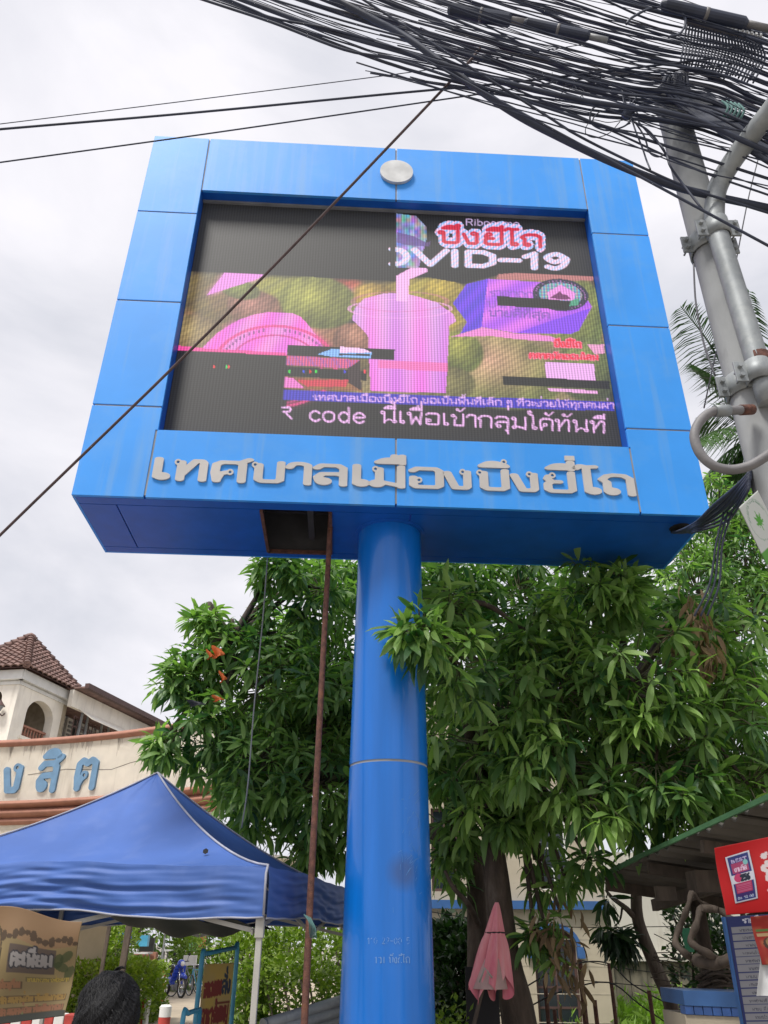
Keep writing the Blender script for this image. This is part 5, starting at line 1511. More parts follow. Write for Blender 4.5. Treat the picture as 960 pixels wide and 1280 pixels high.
def hedge(name, label, boxes, n, size, seed, tone0=.5, cat='hedge', mt='leaf_hedge', core=True):
    R, S, T, tone, which = blob_leaves(boxes, n, size, seed, tone0)
    mn = np.min([b[0] - b[1] for b in boxes], 0)
    c = np.mean([b[0] for b in boxes], 0)
    t = thing(name, (c[0], c[1], max(mn[2], 0)), label, cat)
    instanced_mesh('foliage', SMALL, which, R, S, T, tone, M[mt], t)
    mb = MB()
    for b in boxes:
        for k in range(5):
            x = b[0][0] + (k / 2 - 1) * b[1][0] * .7
            mb.tube([V(x, b[0][1], b[0][2] - b[1][2]), V(x + .1, b[0][1], b[0][2]), V(x - .05, b[0][1], b[0][2] + b[1][2] * .7)], .015, 5)
    mb.build('stem', M['bark'], t, kind='stuff')
    return t
def hb(x0, x1, ytop, Y, depth, zbot=0.0):
    a = P(x0, ytop, Y); b = P(x1, ytop, Y)
    zt = (a[2] + b[2]) / 2
    return (V((a[0] + b[0]) / 2, Y + depth / 2, (zt + zbot) / 2), V(abs(b[0] - a[0]) / 2, depth / 2, (zt - zbot) / 2))
hedge('hedge', 'big dense shrub hedge with yellow tips between the tent leg and the blue column', [hb(262, 330, 1165, 11, 1.6), hb(320, 440, 1158, 11.2, 1.6), hb(290, 420, 1200, 10.4, 1.0)], 15000, (.06, .11), 31, .42)
hedge('hedge', 'clipped low yellow green hedge behind the person with black hair', [hb(85, 186, 1203, 20, 2.2)], 9000, (.08, .14), 32, .8)
hedge('shrub', 'round green bush above the clipped hedge beside the hanging banner', [hb(98, 140, 1172, 22, 2), hb(118, 155, 1152, 22.5, 2), hb(95, 125, 1150, 24, 2)], 6000, (.09, .17), 33, .5, 'shrub')
hedge('shrub', 'small dark bush behind the white chairs and bicycles', [hb(214, 240, 1168, 34, 3)], 2200, (.12, .22), 34, .35, 'shrub')
hedge('shrub', 'dark trees filling the far end of the street under the tent', [hb(150, 250, 1140, 45, 5), hb(60, 150, 1120, 48, 5)], 5000, (.25, .5), 35, .2, 'trees')
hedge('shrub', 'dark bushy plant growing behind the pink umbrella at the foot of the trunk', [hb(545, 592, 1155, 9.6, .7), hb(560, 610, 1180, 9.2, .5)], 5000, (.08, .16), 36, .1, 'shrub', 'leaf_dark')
hedge('shrub', 'low weeds at the foot of the blue column', [hb(545, 590, 1262, 7.0, .5)], 500, (.04, .08), 37, .4, 'weeds')
# light green grass behind the wire fence
rng = np.random.default_rng(5)
n_ = 34000
gx = rng.uniform(3.0, 10.5, n_); gy = rng.uniform(11, 23.0, n_)
hm = .35 * vnoise(gx * 1.1 + 9, gy * .9 + 3, 2) ** 1.5 + .65 * vnoise(gx * 3.1, gy * 2.4, 6) ** 3
T = np.stack([gx, gy, hm * 1.1 * rng.random(n_) ** .6], 1); D = rng.normal(size=(n_, 3)) * .9 + [0, 0, .7]
tp = [(np.array([(0, -.03, 0), (.5, -.12, 0), (1, 0, -.15), (.5, .12, 0)]), [(0, 1, 2, 3)]), (np.array([(0, -.02, 0), (.5, -.04, 0), (1, 0, -.1), (.5, .04, 0)]), [(0, 1, 2, 3)])]
instanced_mesh('grass', tp, rng.integers(0, 2, n_), frames_from(D, rng.uniform(-2, 2, n_)), rng.uniform(.10, .30, n_), T, np.clip(rng.normal(.2, .2, n_) + .8 * vnoise(gx * .7, gy * .7, 11), 0, 1), M['grass'], None, label='bright sunlit weeds and grass', cat='grass')
g = MB(); g.sheet(lambda a, b: (2.5 + 9 * a, 7.5 + 16 * b, -.012), 6, 6, .006, (0, 0, 1)); g.build('soil', M['soil'], kind='structure')

# ================================================================== BLUE TENT
TC = V(-.72, 5.3, 0)
tv_ = V(.16, .987, 0); tv_ /= np.linalg.norm(tv_)
tu_ = V(-.987, .16, 0); tu_ /= np.linalg.norm(tu_)
C0_ = P(335, 1083, 5.3)
zE = C0_[2]; 
Cn = V(C0_[0], 5.3, 0)
TS = 3.0
corners = [Cn, Cn + tu_ * TS, Cn + tu_ * TS + tv_ * TS, Cn + tv_ * TS]     # C, L, BL, R
ctr = sum(corners) / 4
# apex height so that it shows at its place
zA = None
for k in range(300):
    z = 2.4 + .01 * k
    if proj((ctr[0], ctr[1], z))[1] < 967: zA = z; break
tent = thing('canopy_tent', (ctr[0], ctr[1], 0), 'blue pop-up canopy tent with grey piping and off-white legs', 'tent')
def roofz(s_): return zE + (zA - zE) * ((1 - s_) ** 1.55 * .9 + .1 * (1 - s_))
wrk = lambda a, b, k: .006 * sin(b * 9 + k + 4 * a) * a + .004 * sin(a * 7 + b * 16 + k) + .003 * sin(a * 23 + b * 41)
for i in range(4):
    A = corners[i]; B = corners[(i + 1) % 4]
    def fn(u, v, A=A, B=B, i=i):
        e = A + (B - A) * u
        # sides between the ridges sag inwards
        q = ctr + (e - ctr) * v
        sag = .10 * sin(pi * u) * sin(pi * min(v, 1)) 
        lift = .03 * (1 - abs(2 * u - 1)) * v
        return V(q[0], q[1], roofz(v) - sag + lift + wrk(v, u, i) * (1 if 0 < u < 1 else 0) * (1 - .0 * v))
    mb = MB(); mb.grid(fn, 30, 22); mb.build('roof_panel', M['tentm'], tent)
    n_out = ((A + B) / 2 - ctr); n_out /= np.linalg.norm(n_out)
    def vf(u, v, A=A, B=B, i=i, n_out=n_out):
        e = A + (B - A) * u
        drop = .28 + .005 * sin(u * 11 + i) + .012 * sin(pi * u * 2) ** 2
        ed = sin(pi * u) ** .5
        ztop = roofz(1) + .03 * (1 - abs(2 * u - 1)) + (wrk(1, u, i) if 0 < u < 1 else 0)
        p = V(e[0], e[1], ztop - drop * v)
        f_ = min(v * 6, 1) * (.010 * sin(v * 15 + 3 * sin(u * 5 + i)) + .009 * sin(u * 19 + v * 4) * v + .008 * sin(v * 31 + u * 9 + 2 * sin(u * 13)) + .004 * sin(v * 47 - u * 21) + .004 * sin(u * 67 + v * 9)) * ed * (.35 + .65 * v)
        return p + n_out * (f_ + .014 * min(v * 4, 1))
    mb = MB(); mb.grid(vf, 110, 34); mb.build('valance', M['tentm'], tent)
    mb = MB(); mb.tube([vf(u / 30, 1.0) + V(0, 0, 0) for u in range(31)], .006, 5); mb.build('hem_piping', M['piping'], tent)
    mb = MB(); mb.tube([fn(0, v / 16) + V(0, 0, .008) for v in range(17)] + [V(A[0], A[1], zE - .04) + n_out * .03, V(A[0], A[1], zE - .27) + n_out * .02], .008, 6); mb.build('ridge_piping', M['piping'], tent)
    # leg and truss
    ins = (ctr - A); ins /= np.linalg.norm(ins); Lp = A + ins * .045
    mb = MB(); mb.box((Lp[0], Lp[1], (zE - .02) / 2), (.036, .036, zE - .02)); mb.build('leg', M['steelw'], tent, bevel=.004)
    mb = MB(); mb.box((Lp[0], Lp[1], zE - .33), (.052, .052, .12)); mb.build('leg_bracket', M['steelw'], tent, bevel=.004)
    Lq = B + (ctr - B) / np.linalg.norm(ctr - B) * .045
    for k in range(2):
        a = Lp + (Lq - Lp) * (k / 2) - n_out * .05; b = Lp + (Lq - Lp) * ((k + 1) / 2) - n_out * .05
        z1 = zE - .06; z2 = zE - .36
        mb = MB(); mb.bar(V(a[0], a[1], z1), V(b[0], b[1], z2), .012, .026); mb.build('truss_bar', M['steelw'], tent)
        mb = MB(); mb.bar(V(a[0], a[1], z2) + n_out * .02, V(b[0], b[1], z1) + n_out * .02, .012, .026); mb.build('truss_bar', M['steelw'], tent)
    mb = MB(); mb.bar(V(*(corners[i][:2]), zE - .03) + ins * .06, V(ctr[0], ctr[1], zA - .5), .014, .024); mb.build('roof_strut', M['steelw'], tent)
mb = MB(); mb.tube([V(ctr[0], ctr[1], zA - .7), V(ctr[0], ctr[1], zA - .04)], .02, 8); mb.build('centre_pole', M['steelw'], tent)
mb = MB()   # small tear and patches
mb.lathe([(0, 0), (.02, .0)], P(257, 1064, 5.75), 6, (0, -1, .3)); mb.build('tear', M['dark'], tent)
# dark shade net slung under the tent
net = MB()
nb0 = P(110, 1131, 6.6); nb1 = P(330, 1150, 6.9)
net.sheet(lambda a, b: V(nb0[0] + (nb1[0] - nb0[0]) * a, 6.3 + 1.3 * b, zE - .20 - .12 * sin(pi * a) * sin(pi * b) - .10 * a + .02 * sin(a * 23)), 24, 8, .004, (0, 0, 1))
net.build('shade_net', mat('dark green shade net', (.03, .035, .03), .9), label='sagging dark shade net slung under the blue tent roof', cat='net')
# teal rope tied at the tent edge round the pipe
for k in range(5):
    mb = MB(); x = 384 + 2 * k
    mb.tube(smooth_path([P(x - 4, 1143 + k, 5.25), P(x + 2, 1152 + 2 * k, 5.22), P(x + 3, 1162 + k * 2, 5.24), P(x + 4, 1172, 5.3)], 5), .0035, 5)
    mb.build('tie_rope', M['teal'], label='strand of teal nylon rope tied between tent hem and rusty pipe', cat='rope', group='teal rope strands at the tent hem')

# brown menu banner hung at the left under the tent
bq = [P(-60, 1122, 4.75), P(103, 1152, 4.95), P(80, 1270, 4.95), P(-75, 1290, 4.75)]
def bnf(u, v):
    a = bq[0] + (bq[1] - bq[0]) * u; b = bq[3] + (bq[2] - bq[3]) * u
    p = a + (b - a) * v
    return p + V(0, .025 * sin(u * 9) + .02 * sin(v * 6 + u * 4), -.012 * sin(pi * u * 3) * (1 - v))
def paint_banner(u, v, pts):
    X = u * 163; Y = v * 130
    c = Canvas(X, Y, (140, 122, 86))
    c.blend(np.clip(vnoise(X / 22, Y / 18, 40) - .2, 0, 1), (166, 146, 100))
    c.poly([(0, 0), (163, 0), (163, 34), (120, 42), (90, 36), (60, 30), (0, 28)], (150, 120, 88))
    for k in range(14):
        c.ell(62 + k * 7.5, 30 + 4 * sin(k), 4, 5 + 2 * sin(k * 2.3), (88, 70, 52))
    c.ell(40, 55, 30, 46, (134, 108, 74)); c.ell(40, 55, 30, 46, (70, 62, 48), .8, rin=.94)
    c.rect(80, 42, 136, 74, (98, 84, 74)); 
    c.text('ตะเพียน', 84, 66, 132, 64, 14, (60, 58, 62), .26, .26)
    c.text('ตะเพียน', 84, 66, 132, 64, 14, (158, 152, 148), .13, .12)
    for (x, y) in ((150, 50), (145, 64), (156, 72), (140, 56)): c.ell(x, y, 10, 6, (66, 78, 46), .7, ang=x)
    c.rect(104, 78, 158, 84, (116, 104, 70)); c.text('ขนมหวาน อร่อยมาก', 106, 84, 157, 83, 4, (176, 152, 74), .14, .12)
    for y, cl in ((84, (150, 108, 78)), (100, (156, 126, 70)), (113, (146, 102, 76)), (124, (120, 122, 82))):
        c.rect(58, y, 100 if y < 90 else 158, y + 9, (100, 82, 60))
        c.text('ข้าวเหนียวทุเรียน'.replace('ี', 'ี') if y < 90 else 'กะทิสด ลอดช่อง ทับทิมกรอบ', 60, y + 8, 98 if y < 90 else 156, y + 7, 6, cl, .2, .16)
    c.rect(0, 122, 163, 131, (70, 72, 66))
    c.poly([(64, 90), (70, 88), (58, 131), (52, 131)], (160, 156, 140), .35)
    return c
print_mesh('menu_banner', 150, 120, bnf, paint_banner, M['print'], None, thick=(0, .004, 0), label='translucent brown menu banner hanging under the tent at the left edge', cat='banner')

# ================================================================== PERSON (only the crown of the head shows)
hc = P(134, 1246, 2.55)
hx_, hy_ = hc[0], hc[1]
hz = P(134, 1209, 2.55)[2]
person = thing('person', (hx_, hy_, 0), 'person with short black hair walking away under the tent', 'person')
def skin_body():
    pts = [(0, 0, .86), (0, 0, 1.0), (0, 0, 1.2), (0, 0, 1.34), (0, .01, 1.40), (0, .0, 1.46),
           (.09, 0, .82), (.1, -.02, .46), (.1, .02, .08), (.1, -.10, .04),
           (-.09, 0, .82), (-.1, .03, .46), (-.1, .06, .08), (-.1, -.05, .04),
           (.16, 0, 1.31), (.21, .0, 1.06), (.22, -.08, .84), (.22, -.10, .77),
           (-.16, 0, 1.31), (-.21, .0, 1.06), (-.22, -.08, .84), (-.22, -.10, .77)]
    ed = [(0, 1), (1, 2), (2, 3), (3, 4), (4, 5), (0, 6), (6, 7), (7, 8), (8, 9), (0, 10), (10, 11), (11, 12), (12, 13), (3, 14), (14, 15), (15, 16), (16, 17), (3, 18), (18, 19), (19, 20), (20, 21)]
    rr = [(.15, .10), (.14, .10), (.16, .11), (.13, .09), (.055, .055), (.055, .06), (.09, .09), (.055, .055), (.04, .04), (.04, .025), (.09, .09), (.055, .055), (.04, .04), (.04, .025),
          (.06, .06), (.042, .042), (.03, .03), (.03, .015), (.06, .06), (.042, .042), (.03, .03), (.03, .015)]
    k = (hz - .02) / 1.70 + .0
    me = bpy.data.meshes.new('body'); me.from_pydata([(x, -y, z * hz / 1.66) for x, y, z in pts], ed, [])
    o = bpy.data.objects.new('body', me); COL.objects.link(o)
    md = o.modifiers.new('s', 'SKIN'); md.use_smooth_shade = True
    for i, v in enumerate(me.skin_vertices[0].data):
        v.radius = rr[i]; v.use_root = (i == 0)
    o.modifiers.new('u', 'SUBSURF').levels = 1
    me.materials.append(M['shirt'])
    o.parent = person
    return o
skin_body()
hr = V(.070, .088, .110)
hcn = V(hx_, hy_, hz - .125)
def headf(off, noise=0, seed=0):
    def f(u, v):
        a = 2 * pi * u; ph = pi * v
        w = 1 - .10 * max(0, -cos(ph)) 
        n = noise * (sin(a * 9 + 5 * v + seed) * .5 + sin(a * 23 + v * 17) * .35 + sin(a * 5 - v * 22) * .5) * sin(ph)
        return hcn + V((hr[0] + off + n) * w * sin(ph) * cos(a), (hr[1] + off + n) * w * sin(ph) * sin(a), (hr[2] + off + n * .6) * cos(ph))
    return f
mb = MB(); mb.grid(headf(0), 28, 20)
mb.tube([hcn + V(0, -.01, -.09), hcn + V(0, -.015, -.2)], [.052, .056], 14)
mb.lathe([(0, .02), (.012, .008), (.016, -.006), (0, -.01)], hcn + V(0, .094, -.02), 8, (0, 1, 0))     # nose
mb.build('head', M['skin'], person)
for sg in (-1, 1):
    mb = MB(); mb.lathe([(0, -.006), (.020, -.004), (.026, .0), (.018, .008), (0, .004)], hcn + V(sg * (hr[0] + .004), .005, -.025), 12, (sg, -.35, 0)); mb.build('ear', M['skin'], person)
    mb = MB(); mb.lathe([(0, .004), (.008, .002), (.012, 0)], hcn + V(sg * .03, .083, .01), 10, (0, 1, 0)); mb.build('eye', M['white'], person)
mb = MB(); mb.tube([hcn + V(-.022, .083, -.055), hcn + V(0, .089, -.056), hcn + V(.022, .083, -.055)], .004, 6); mb.build('mouth', M['pink'], person)
mb = MB()
rh = random.Random(2)
def hairf(u, v):
    a = 2 * pi * u; ph = pi * v * (.50 + .13 * (.5 - .5 * sin(a)))
    sw = a + 1.4 * v                                       # hair swirls out of the crown
    n = .0014 * sin(sw * 11 + 2 * sin(v * 9)) + .0014 * sin(sw * 27 + v * 13) + .004 * sin(sw * 4 + v * 7) + .002 * sin(sw * 53)
    n *= min(1, v * 5)
    f = (1 + .03 * sin(ph) ** 4)
    t = .0125 * (1 - max(0, v - .85) / .15 * .7)
    return hcn + V(.008, 0, 0) + V((hr[0] + t + n) * f * sin(ph) ** .92 * cos(a), (hr[1] + t + n) * f * sin(ph) ** .92 * sin(a), (hr[2] + t * .5 + n * .7) * cos(ph) + .004 * sin(a * 2 + 1) * sin(ph))
mb.grid(hairf, 150, 40)
for k in range(1500):
    u = rh.random(); v = rh.uniform(.08, .98)
    p0 = hairf(u, v); p1 = hairf(u + .022, min(v + .10, 1.0)); nrm = p0 - hcn; nrm /= np.linalg.norm(nrm)
    w = np.cross(p1 - p0, nrm); w = w / (np.linalg.norm(w) + 1e-9) * .0009
    lift = rh.uniform(.0, .0045)
    q1 = (p0 + p1) / 2 + nrm * (lift + .001); q2 = p1 + nrm * lift + (V(0, 0, -.008) if v > .85 else 0)
    mb.add([p0 - w - nrm * .001, p0 + w - nrm * .001, q1 + w * .8, q1 - w * .8, q2], [(0, 1, 2, 3), (3, 2, 4)], True)
for k in range(14):
    b_ = hairf(.1 + .02 * k, .06); d = V(.022 + .004 * rh.random(), -.004, .006 + .006 * rh.random())
    mb.tube([b_ - V(0, 0, .003), b_ + d * .5 + V(0, 0, .004), b_ + d], [.0016, .0013, .0005], 4)
mb.build('hair', M['hair'], person)

# ================================================================== BLUE PIPE SIGN FRAME WITH YELLOW BOARD
def frame_sign():
    t = thing('sign_stand', (P(275, 1200, 6.6)[0], 6.6, 0), 'yellow Thai shop board tied in a light blue pipe stand', 'sign')
    A = P(253, 1193, 6.4); B = P(297, 1184, 6.9)
    Az = A[2]; Bz = B[2]
    mb = MB(); mb.tube(smooth_path([V(A[0], A[1], 0), V(A[0], A[1], .8), V(A[0], A[1], Az - .04), A + (B - A) * .06 + V(0, 0, .0)], 5), .017, 8)
    mb.tube([A + (B - A) * .05, A + (B - A) * .95], .015, 8)
    mb.tube(smooth_path([A + (B - A) * .94, V(B[0], B[1], Bz - .04), V(B[0], B[1], .8), V(B[0], B[1], 0)], 5), .017, 8)
    mb.build('pipe_frame', M['pipeblue'], t)
    mb = MB(); mb.tube([V(A[0], A[1], .35), V(B[0], B[1], .35)], .014, 8); mb.build('cross_pipe', M['pipeblue'], t)
    zt, zb = Az - .06, .5
    def fn(u, v):
        p = A + (B - A) * (.08 + .84 * u)
        return V(p[0], p[1] + .006 * sin(v * 9), (zt - .0 * u) + (zb - zt) * v)
    def paint(u, v, pts):
        X = u * 70; Y = v * 150
        c = Canvas(X, Y, (250, 212, 110))
        c.blend(np.clip(vnoise(X / 20, Y / 20, 4) * 1.3 - .5, 0, 1), (226, 196, 140))
        c.text('อาหารตาม', 5, 32, 44, 30, 13, (170, 70, 60), .16, .13)
        c.text('สั่ง', 46, 30, 66, 29, 13, (70, 80, 100), .16, .13)
        c.text('อาหารใบเมนู'.replace('ใ', 'ไ'), 5, 58, 66, 56, 14, (166, 66, 60), .15, .13)
        c.rect(4, 40, 30, 42, (168, 80, 70), .0)
        c.rect(3, 66, 60, 67.5, (160, 70, 60))
        c.rect(34, 38, 68, 39.5, (160, 80, 60))
        c.text('095 2165', 30, 80, 66, 78, 9, (90, 96, 60), .16, .13)
        c.text('ข้าวแกง ราดข้าว', 5, 100, 66, 98, 10, (160, 70, 60), .15, .13)
        return c
    print_mesh('board', 60, 130, fn, paint, M['print'], t, thick=(0, .008, 0))
    for k in range(5):
        p = A + (B - A) * (.15 + .17 * k) + V(0, -.004, -.03)
        mb = MB(); mb.tube([p + V(0, 0, .045), p + V(0, -.01, .0), p + V(0, .02, .045)], .004, 5); mb.build('tie', M['tyre'], t)
    t2 = thing('sign_stand', (P(238, 1270, 6.0)[0], 6.0, 0), 'small low blue pipe frame holding an orange board beside the yellow board', 'sign')
    a = P(229, 1269, 6.0); b = P(250, 1262, 6.2)
    mb = MB(); mb.tube(smooth_path([V(a[0], a[1], 0), V(a[0], a[1], .4), V(a[0], a[1], a[2] - .04), a + (b - a) * .3, b], 5), .016, 8); mb.tube([b, V(b[0], b[1], 0)], .016, 8); mb.build('pipe_frame', M['pipeblue'], t2)
    mb = MB(); p = (a + b) / 2; mb.box((p[0], p[1], a[2] / 2 + .12), (.12, .012, a[2] - .35)); mb.build('board', mat('orange board', (.45, .12, .04), .6), t2)
frame_sign()

# grey tubes on a low cart beside the column
ct = thing('tube_cart', (P(390, 1260, 6.6)[0], 6.6, 0), 'dark low cart loaded with grey metal tubes beside the column foot', 'cart')
for k, (y0, y1, r_) in enumerate(((1285, 1243, .038), (1297, 1256, .042), (1308, 1268, .036), (1320, 1282, .04))):
    a = P(330, y0 - 4, 6.3); b = P(452, y1, 6.9)
    mb = MB(); mb.tube([a, b], r_, 12); mb.tube([a - (b - a) * .01, a + (b - a) * .01], r_ * 1.08, 12); mb.build('tube', M['galv'], ct)
for k in range(2):
    mb = MB(); mb.lathe([(.05, -.03), (.19, -.03), (.2, 0), (.19, .03), (.05, .03)], (P(370 + 60 * k, 1260, 6.6)[0], 6.7, .2), 20, (0, 1, 0)); mb.build('wheel', M['tyre'], ct)
mb = MB(); p = P(395, 1275, 6.7); mb.box((p[0], 6.75, p[2] - .18), (.9, .45, .16)); mb.build('cart_body', M['tyre'], ct, bevel=.02)

# ================================================================== STREET BEYOND THE TENT
def bollard(x, y, Y, lab, zbase=0):
    p = P(x, y, Y); t = thing('bollard', (p[0], Y, 0), lab, 'bollard', 'red and white bollards')
    h = p[2]; n = 6
    for k in range(n):
        mb = MB(); mb.lathe([(.085, h * k / n + .001), (.085, h * (k + 1) / n - .001)], (p[0], Y, 0), 14)
        if k == n - 1: mb.lathe([(.085, h - .001), (.06, h + .02), (0, h + .025)], (p[0], Y, 0), 14)
        mb.build('band', M['redwhite_red'] if k % 2 == 0 else M['white'], t)
    mb = MB(); mb.lathe([(0, 0), (.15, 0), (.13, .03), (.055, .05)], (p[0], Y, 0), 14); mb.build('foot', M['tyre'], t)
bollard(207, 1204, 28, 'tall red and white bollard in front of the blue motorcycle')
bollard(207.5, 1258, 13.5, 'red and white bollard nearest the tent, only its top in view')
# kerb blocks
def kerb(x0, x1, y, Y, n, lab):
    a = P(x0, y, Y); b = P(x1, y, Y)
    t = thing('kerb', ((a[0] + b[0]) / 2, Y, 0), lab, 'kerb')
    for k in range(n):
        q0 = a + (b - a) * (k / n); q1 = a + (b - a) * ((k + .96) / n)
        mb = MB(); mb.box(((q0[0] + q1[0]) / 2, Y, a[2] / 2), (q1[0] - q0[0], .22, a[2])); mb.build('block', M['redwhite_red'] if k % 2 == 0 else M['white'], t, bevel=.015)
kerb(168, 188, 1249, 20.5, 4, 'short red and white kerb end beside the clipped hedge')
kerb(-20, 98, 1266, 12.5, 9, 'long red and white painted kerb below the brown banner')

def wheel(par, c, r, ax=(0, 1, 0), w=.045, spokes=True, name='wheel'):
    mb = MB(); a = V(*ax); a /= np.linalg.norm(a)
    ref = np.cross(a, V(0, 0, 1)); ref /= np.linalg.norm(ref); up = V(0, 0, 1)
    ring = [V(*c) + r * (cos(2 * pi * k / 26) * ref + sin(2 * pi * k / 26) * up) for k in range(27)]
    mb.tube(ring, w, 7, caps=False); o = mb.build(name, M['tyre'], par)
    m2 = MB(); m2.tube([V(*c) + (q - V(*c)) * (1 - w * 1.1 / r) for q in ring], w * .35, 5, caps=False)
    m2.lathe([(0, -w), (r * .16, -w), (r * .16, w), (0, w)], c, 10, ax)
    for k in range(10):
        q = ring[int(k * 2.6)]; m2.tube([c, V(*c) + (q - V(*c)) * .93], w * .1, 3, caps=False)
    ob = m2.build('rim', M['chrome'], par)
    ob.parent = o
    return o
# blue motorcycle, seen from the front three-quarter
mp_ = P(222, 1249, 30.5); mx, my = mp_[0], 30.5
moto = thing('motorcycle', (mx, my, 0), 'blue step-through motorcycle parked behind the red and white bollard', 'motorcycle')
fd = V(.62, -.78, 0); fd /= np.linalg.norm(fd); sd = V(-fd[1], fd[0], 0)
mo = V(mx, my, 0)
fw = mo + fd * .1 + V(0.05, 0, .29)
rw = fw - fd * 1.22
wheel(moto, fw, .27, tuple(sd), .04, name='front_wheel'); wheel(moto, rw, .27, tuple(sd), .045, name='rear_wheel')
mb = MB(); 
mb.tube([fw + V(0, 0, .30) + fd * .22, fw + V(0, 0, .36) - fd * .02, fw + V(0, 0, .28) - fd * .26], [.05, .09, .06], 8); mb.build('front_mudguard', M['motoblue'], moto)
mb = MB(); 
for s_ in (-1, 1): mb.tube([fw + sd * .07 * s_, fw - fd * .22 + V(0, 0, .55) + sd * .06 * s_], .022, 6)
mb.build('fork', M['chrome'], moto)
mb = MB(); hd = fw - fd * .26 + V(0, 0, .68)
mb.lathe([(0, .14), (.10, .11), (.14, .02), (.12, -.06), (.06, -.12)], hd, 12, tuple(fd + V(0, 0, .25))); mb.build('handlebar_cowl', M['motoblue'], moto)
mb = MB(); mb.lathe([(0, .03), (.07, .02), (.075, 0)], hd + fd * .13 + V(0, 0, .01), 12, tuple(fd)); mb.build('headlight', M['white'], moto)
mb = MB(); mb.tube([hd + sd * .33 + V(0, 0, .08) - fd * .1, hd + V(0, 0, .06), hd - sd * .33 + V(0, 0, .08) - fd * .1], .016, 6); mb.build('handlebar', M['tyre'], moto)
mb = MB()
for s_ in (-1, 1):
    for k in range(5):
        q0 = hd + sd * s_ * (.10 + .02 * k) + V(0, 0, -.10 - .11 * k) - fd * (.02 + .03 * k)
        mb.box(q0, (.05, .20, .13), (fd, sd, V(0, 0, 1)))
mb.build('leg_shield', M['motoblue'], moto, bevel=.03)
mb = MB(); mb.tube([hd - fd * .1 + V(0, 0, -.1), hd - fd * .3 + V(0, 0, -.42), rw + V(0, 0, .2) + fd * .3, rw + V(0, 0, .36)], [.06, .08, .10, .08], 8); mb.build('frame_body', M['motoblue'], moto)
mb = MB(); mb.tube([rw + fd * .62 + V(0, 0, .47), rw + fd * .3 + V(0, 0, .52), rw + V(0, 0, .53), rw - fd * .2 + V(0, 0, .56)], [.07, .12, .12, .06], 8); mb.build('seat', M['tyre'], moto)
mb = MB(); mb.lathe([(0, -.13), (.09, -.1), (.1, .08), (0, .12)], mo - fd * .45 + V(.05, 0, .3), 10); mb.build('engine', M['grey'], moto)
for s_ in (-1, 1):
    mb = MB(); mb.tube([hd + sd * .22 * s_ + V(0, 0, .08), hd + sd * .26 * s_ + V(0, 0, .26)], .008, 5); mb.lathe([(0, -.01), (.05, 0), (0, .01)], hd + sd * .28 * s_ + V(0, 0, .29), 10, tuple(fd)); mb.build('mirror', M['tyre'], moto)
# bicycles
def bicycle(x, Y, ang, m_, lab):
    b0 = P(x, 1249, Y); o = V(b0[0], Y, 0); d = V(cos(ang), sin(ang), 0); s2 = V(-d[1], d[0], 0)
    t = thing('bicycle', o, lab, 'bicycle', 'bicycles parked beside the motorcycle')
    r = .31; w1 = o - d * .5 + V(0, 0, r); w2 = o + d * .5 + V(0, 0, r)
    wheel(t, w1, r, tuple(s2), .02); wheel(t, w2, r, tuple(s2), .02)
    bb = o - d * .06 + V(0, 0, .28); seat = o - d * .2 + V(0, 0, .78); head = o + d * .34 + V(0, 0, .78)
    mb = MB()
    for a, b in ((bb, seat), (bb, head), (seat, head), (w1, bb), (w1, seat), (w2, head + V(0, 0, .05))): mb.tube([a, b], .018, 6)
    mb.build('frame', M[m_], t)
    mb = MB(); mb.tube([seat - d * .12 + V(0, 0, .07), seat + V(0, 0, .08), seat + d * .14 + V(0, 0, .06)], [.06, .05, .02], 8); mb.build('saddle', M['tyre'], t)
    mb = MB(); mb.tube([head + s2 * .26 + V(0, 0, .16) - d * .08, head + V(0, 0, .14), head - s2 * .26 + V(0, 0, .16) - d * .08], .013, 6); mb.tube([head, head + V(0, 0, .14)], .014, 6); mb.build('handlebar', M['chrome'], t)
    mb = MB(); mb.lathe([(0, -.01), (.09, -.01), (.09, .01), (0, .01)], bb, 14, tuple(s2)); mb.build('chainring', M['chrome'], t)
bicycle(243, 31.5, 2.2, 'pipeblue', 'light blue bicycle parked just right of the blue motorcycle')
bicycle(254, 31.0, 2.0, 'greenedge', 'green bicycle nearest the yellow board stand')
bicycle(200, 31.5, -.6, 'redwhite_red', 'dark red bicycle left of the bollard beside the hedge')
bicycle(236, 33.5, 2.4, 'grey', 'grey bicycle hidden behind the light blue one')
# stacked white plastic chairs and tables
def chair(x, ybot, Y, lab, n=1):
    b0 = P(x, ybot, Y); t = thing('plastic_chair', (b0[0], Y, 0), lab, 'chair', 'white plastic chairs by the food stall')
    o = V(b0[0], Y, b0[2] if b0[2] > 0 else 0)
    z0 = 0
    for k in range(4):
        sx_, sy_ = (-1, 1)[k % 2], (-1, 1)[k // 2]
        mb = MB(); mb.bar(o + V(.22 * sx_, .2 * sy_, -o[2]), o + V(.19 * sx_, .18 * sy_, .45), .05); mb.build('leg', M['white'], t)
    mb = MB(); mb.box(o + V(0, 0, .46), (.46, .44, .04)); mb.build('seat', M['white'], t, bevel=.01)
    mb = MB()
    for k in range(5): mb.box(o + V(-.17 + .085 * k, .21, .70), (.05, .02, .42))
    mb.box(o + V(0, .21, .92), (.46, .03, .08)); mb.build('backrest', M['white'], t)
    mb = MB()
    for s_ in (-1, 1): mb.bar(o + V(.22 * s_, -.18, .66), o + V(.22 * s_, .2, .68), .05, .03)
    mb.build('armrest', M['white'], t)
chair(197, 1250, 38, 'white plastic chair left of the hanging stall sign')
chair(207, 1243, 40, 'white plastic chair behind the tall bollard')
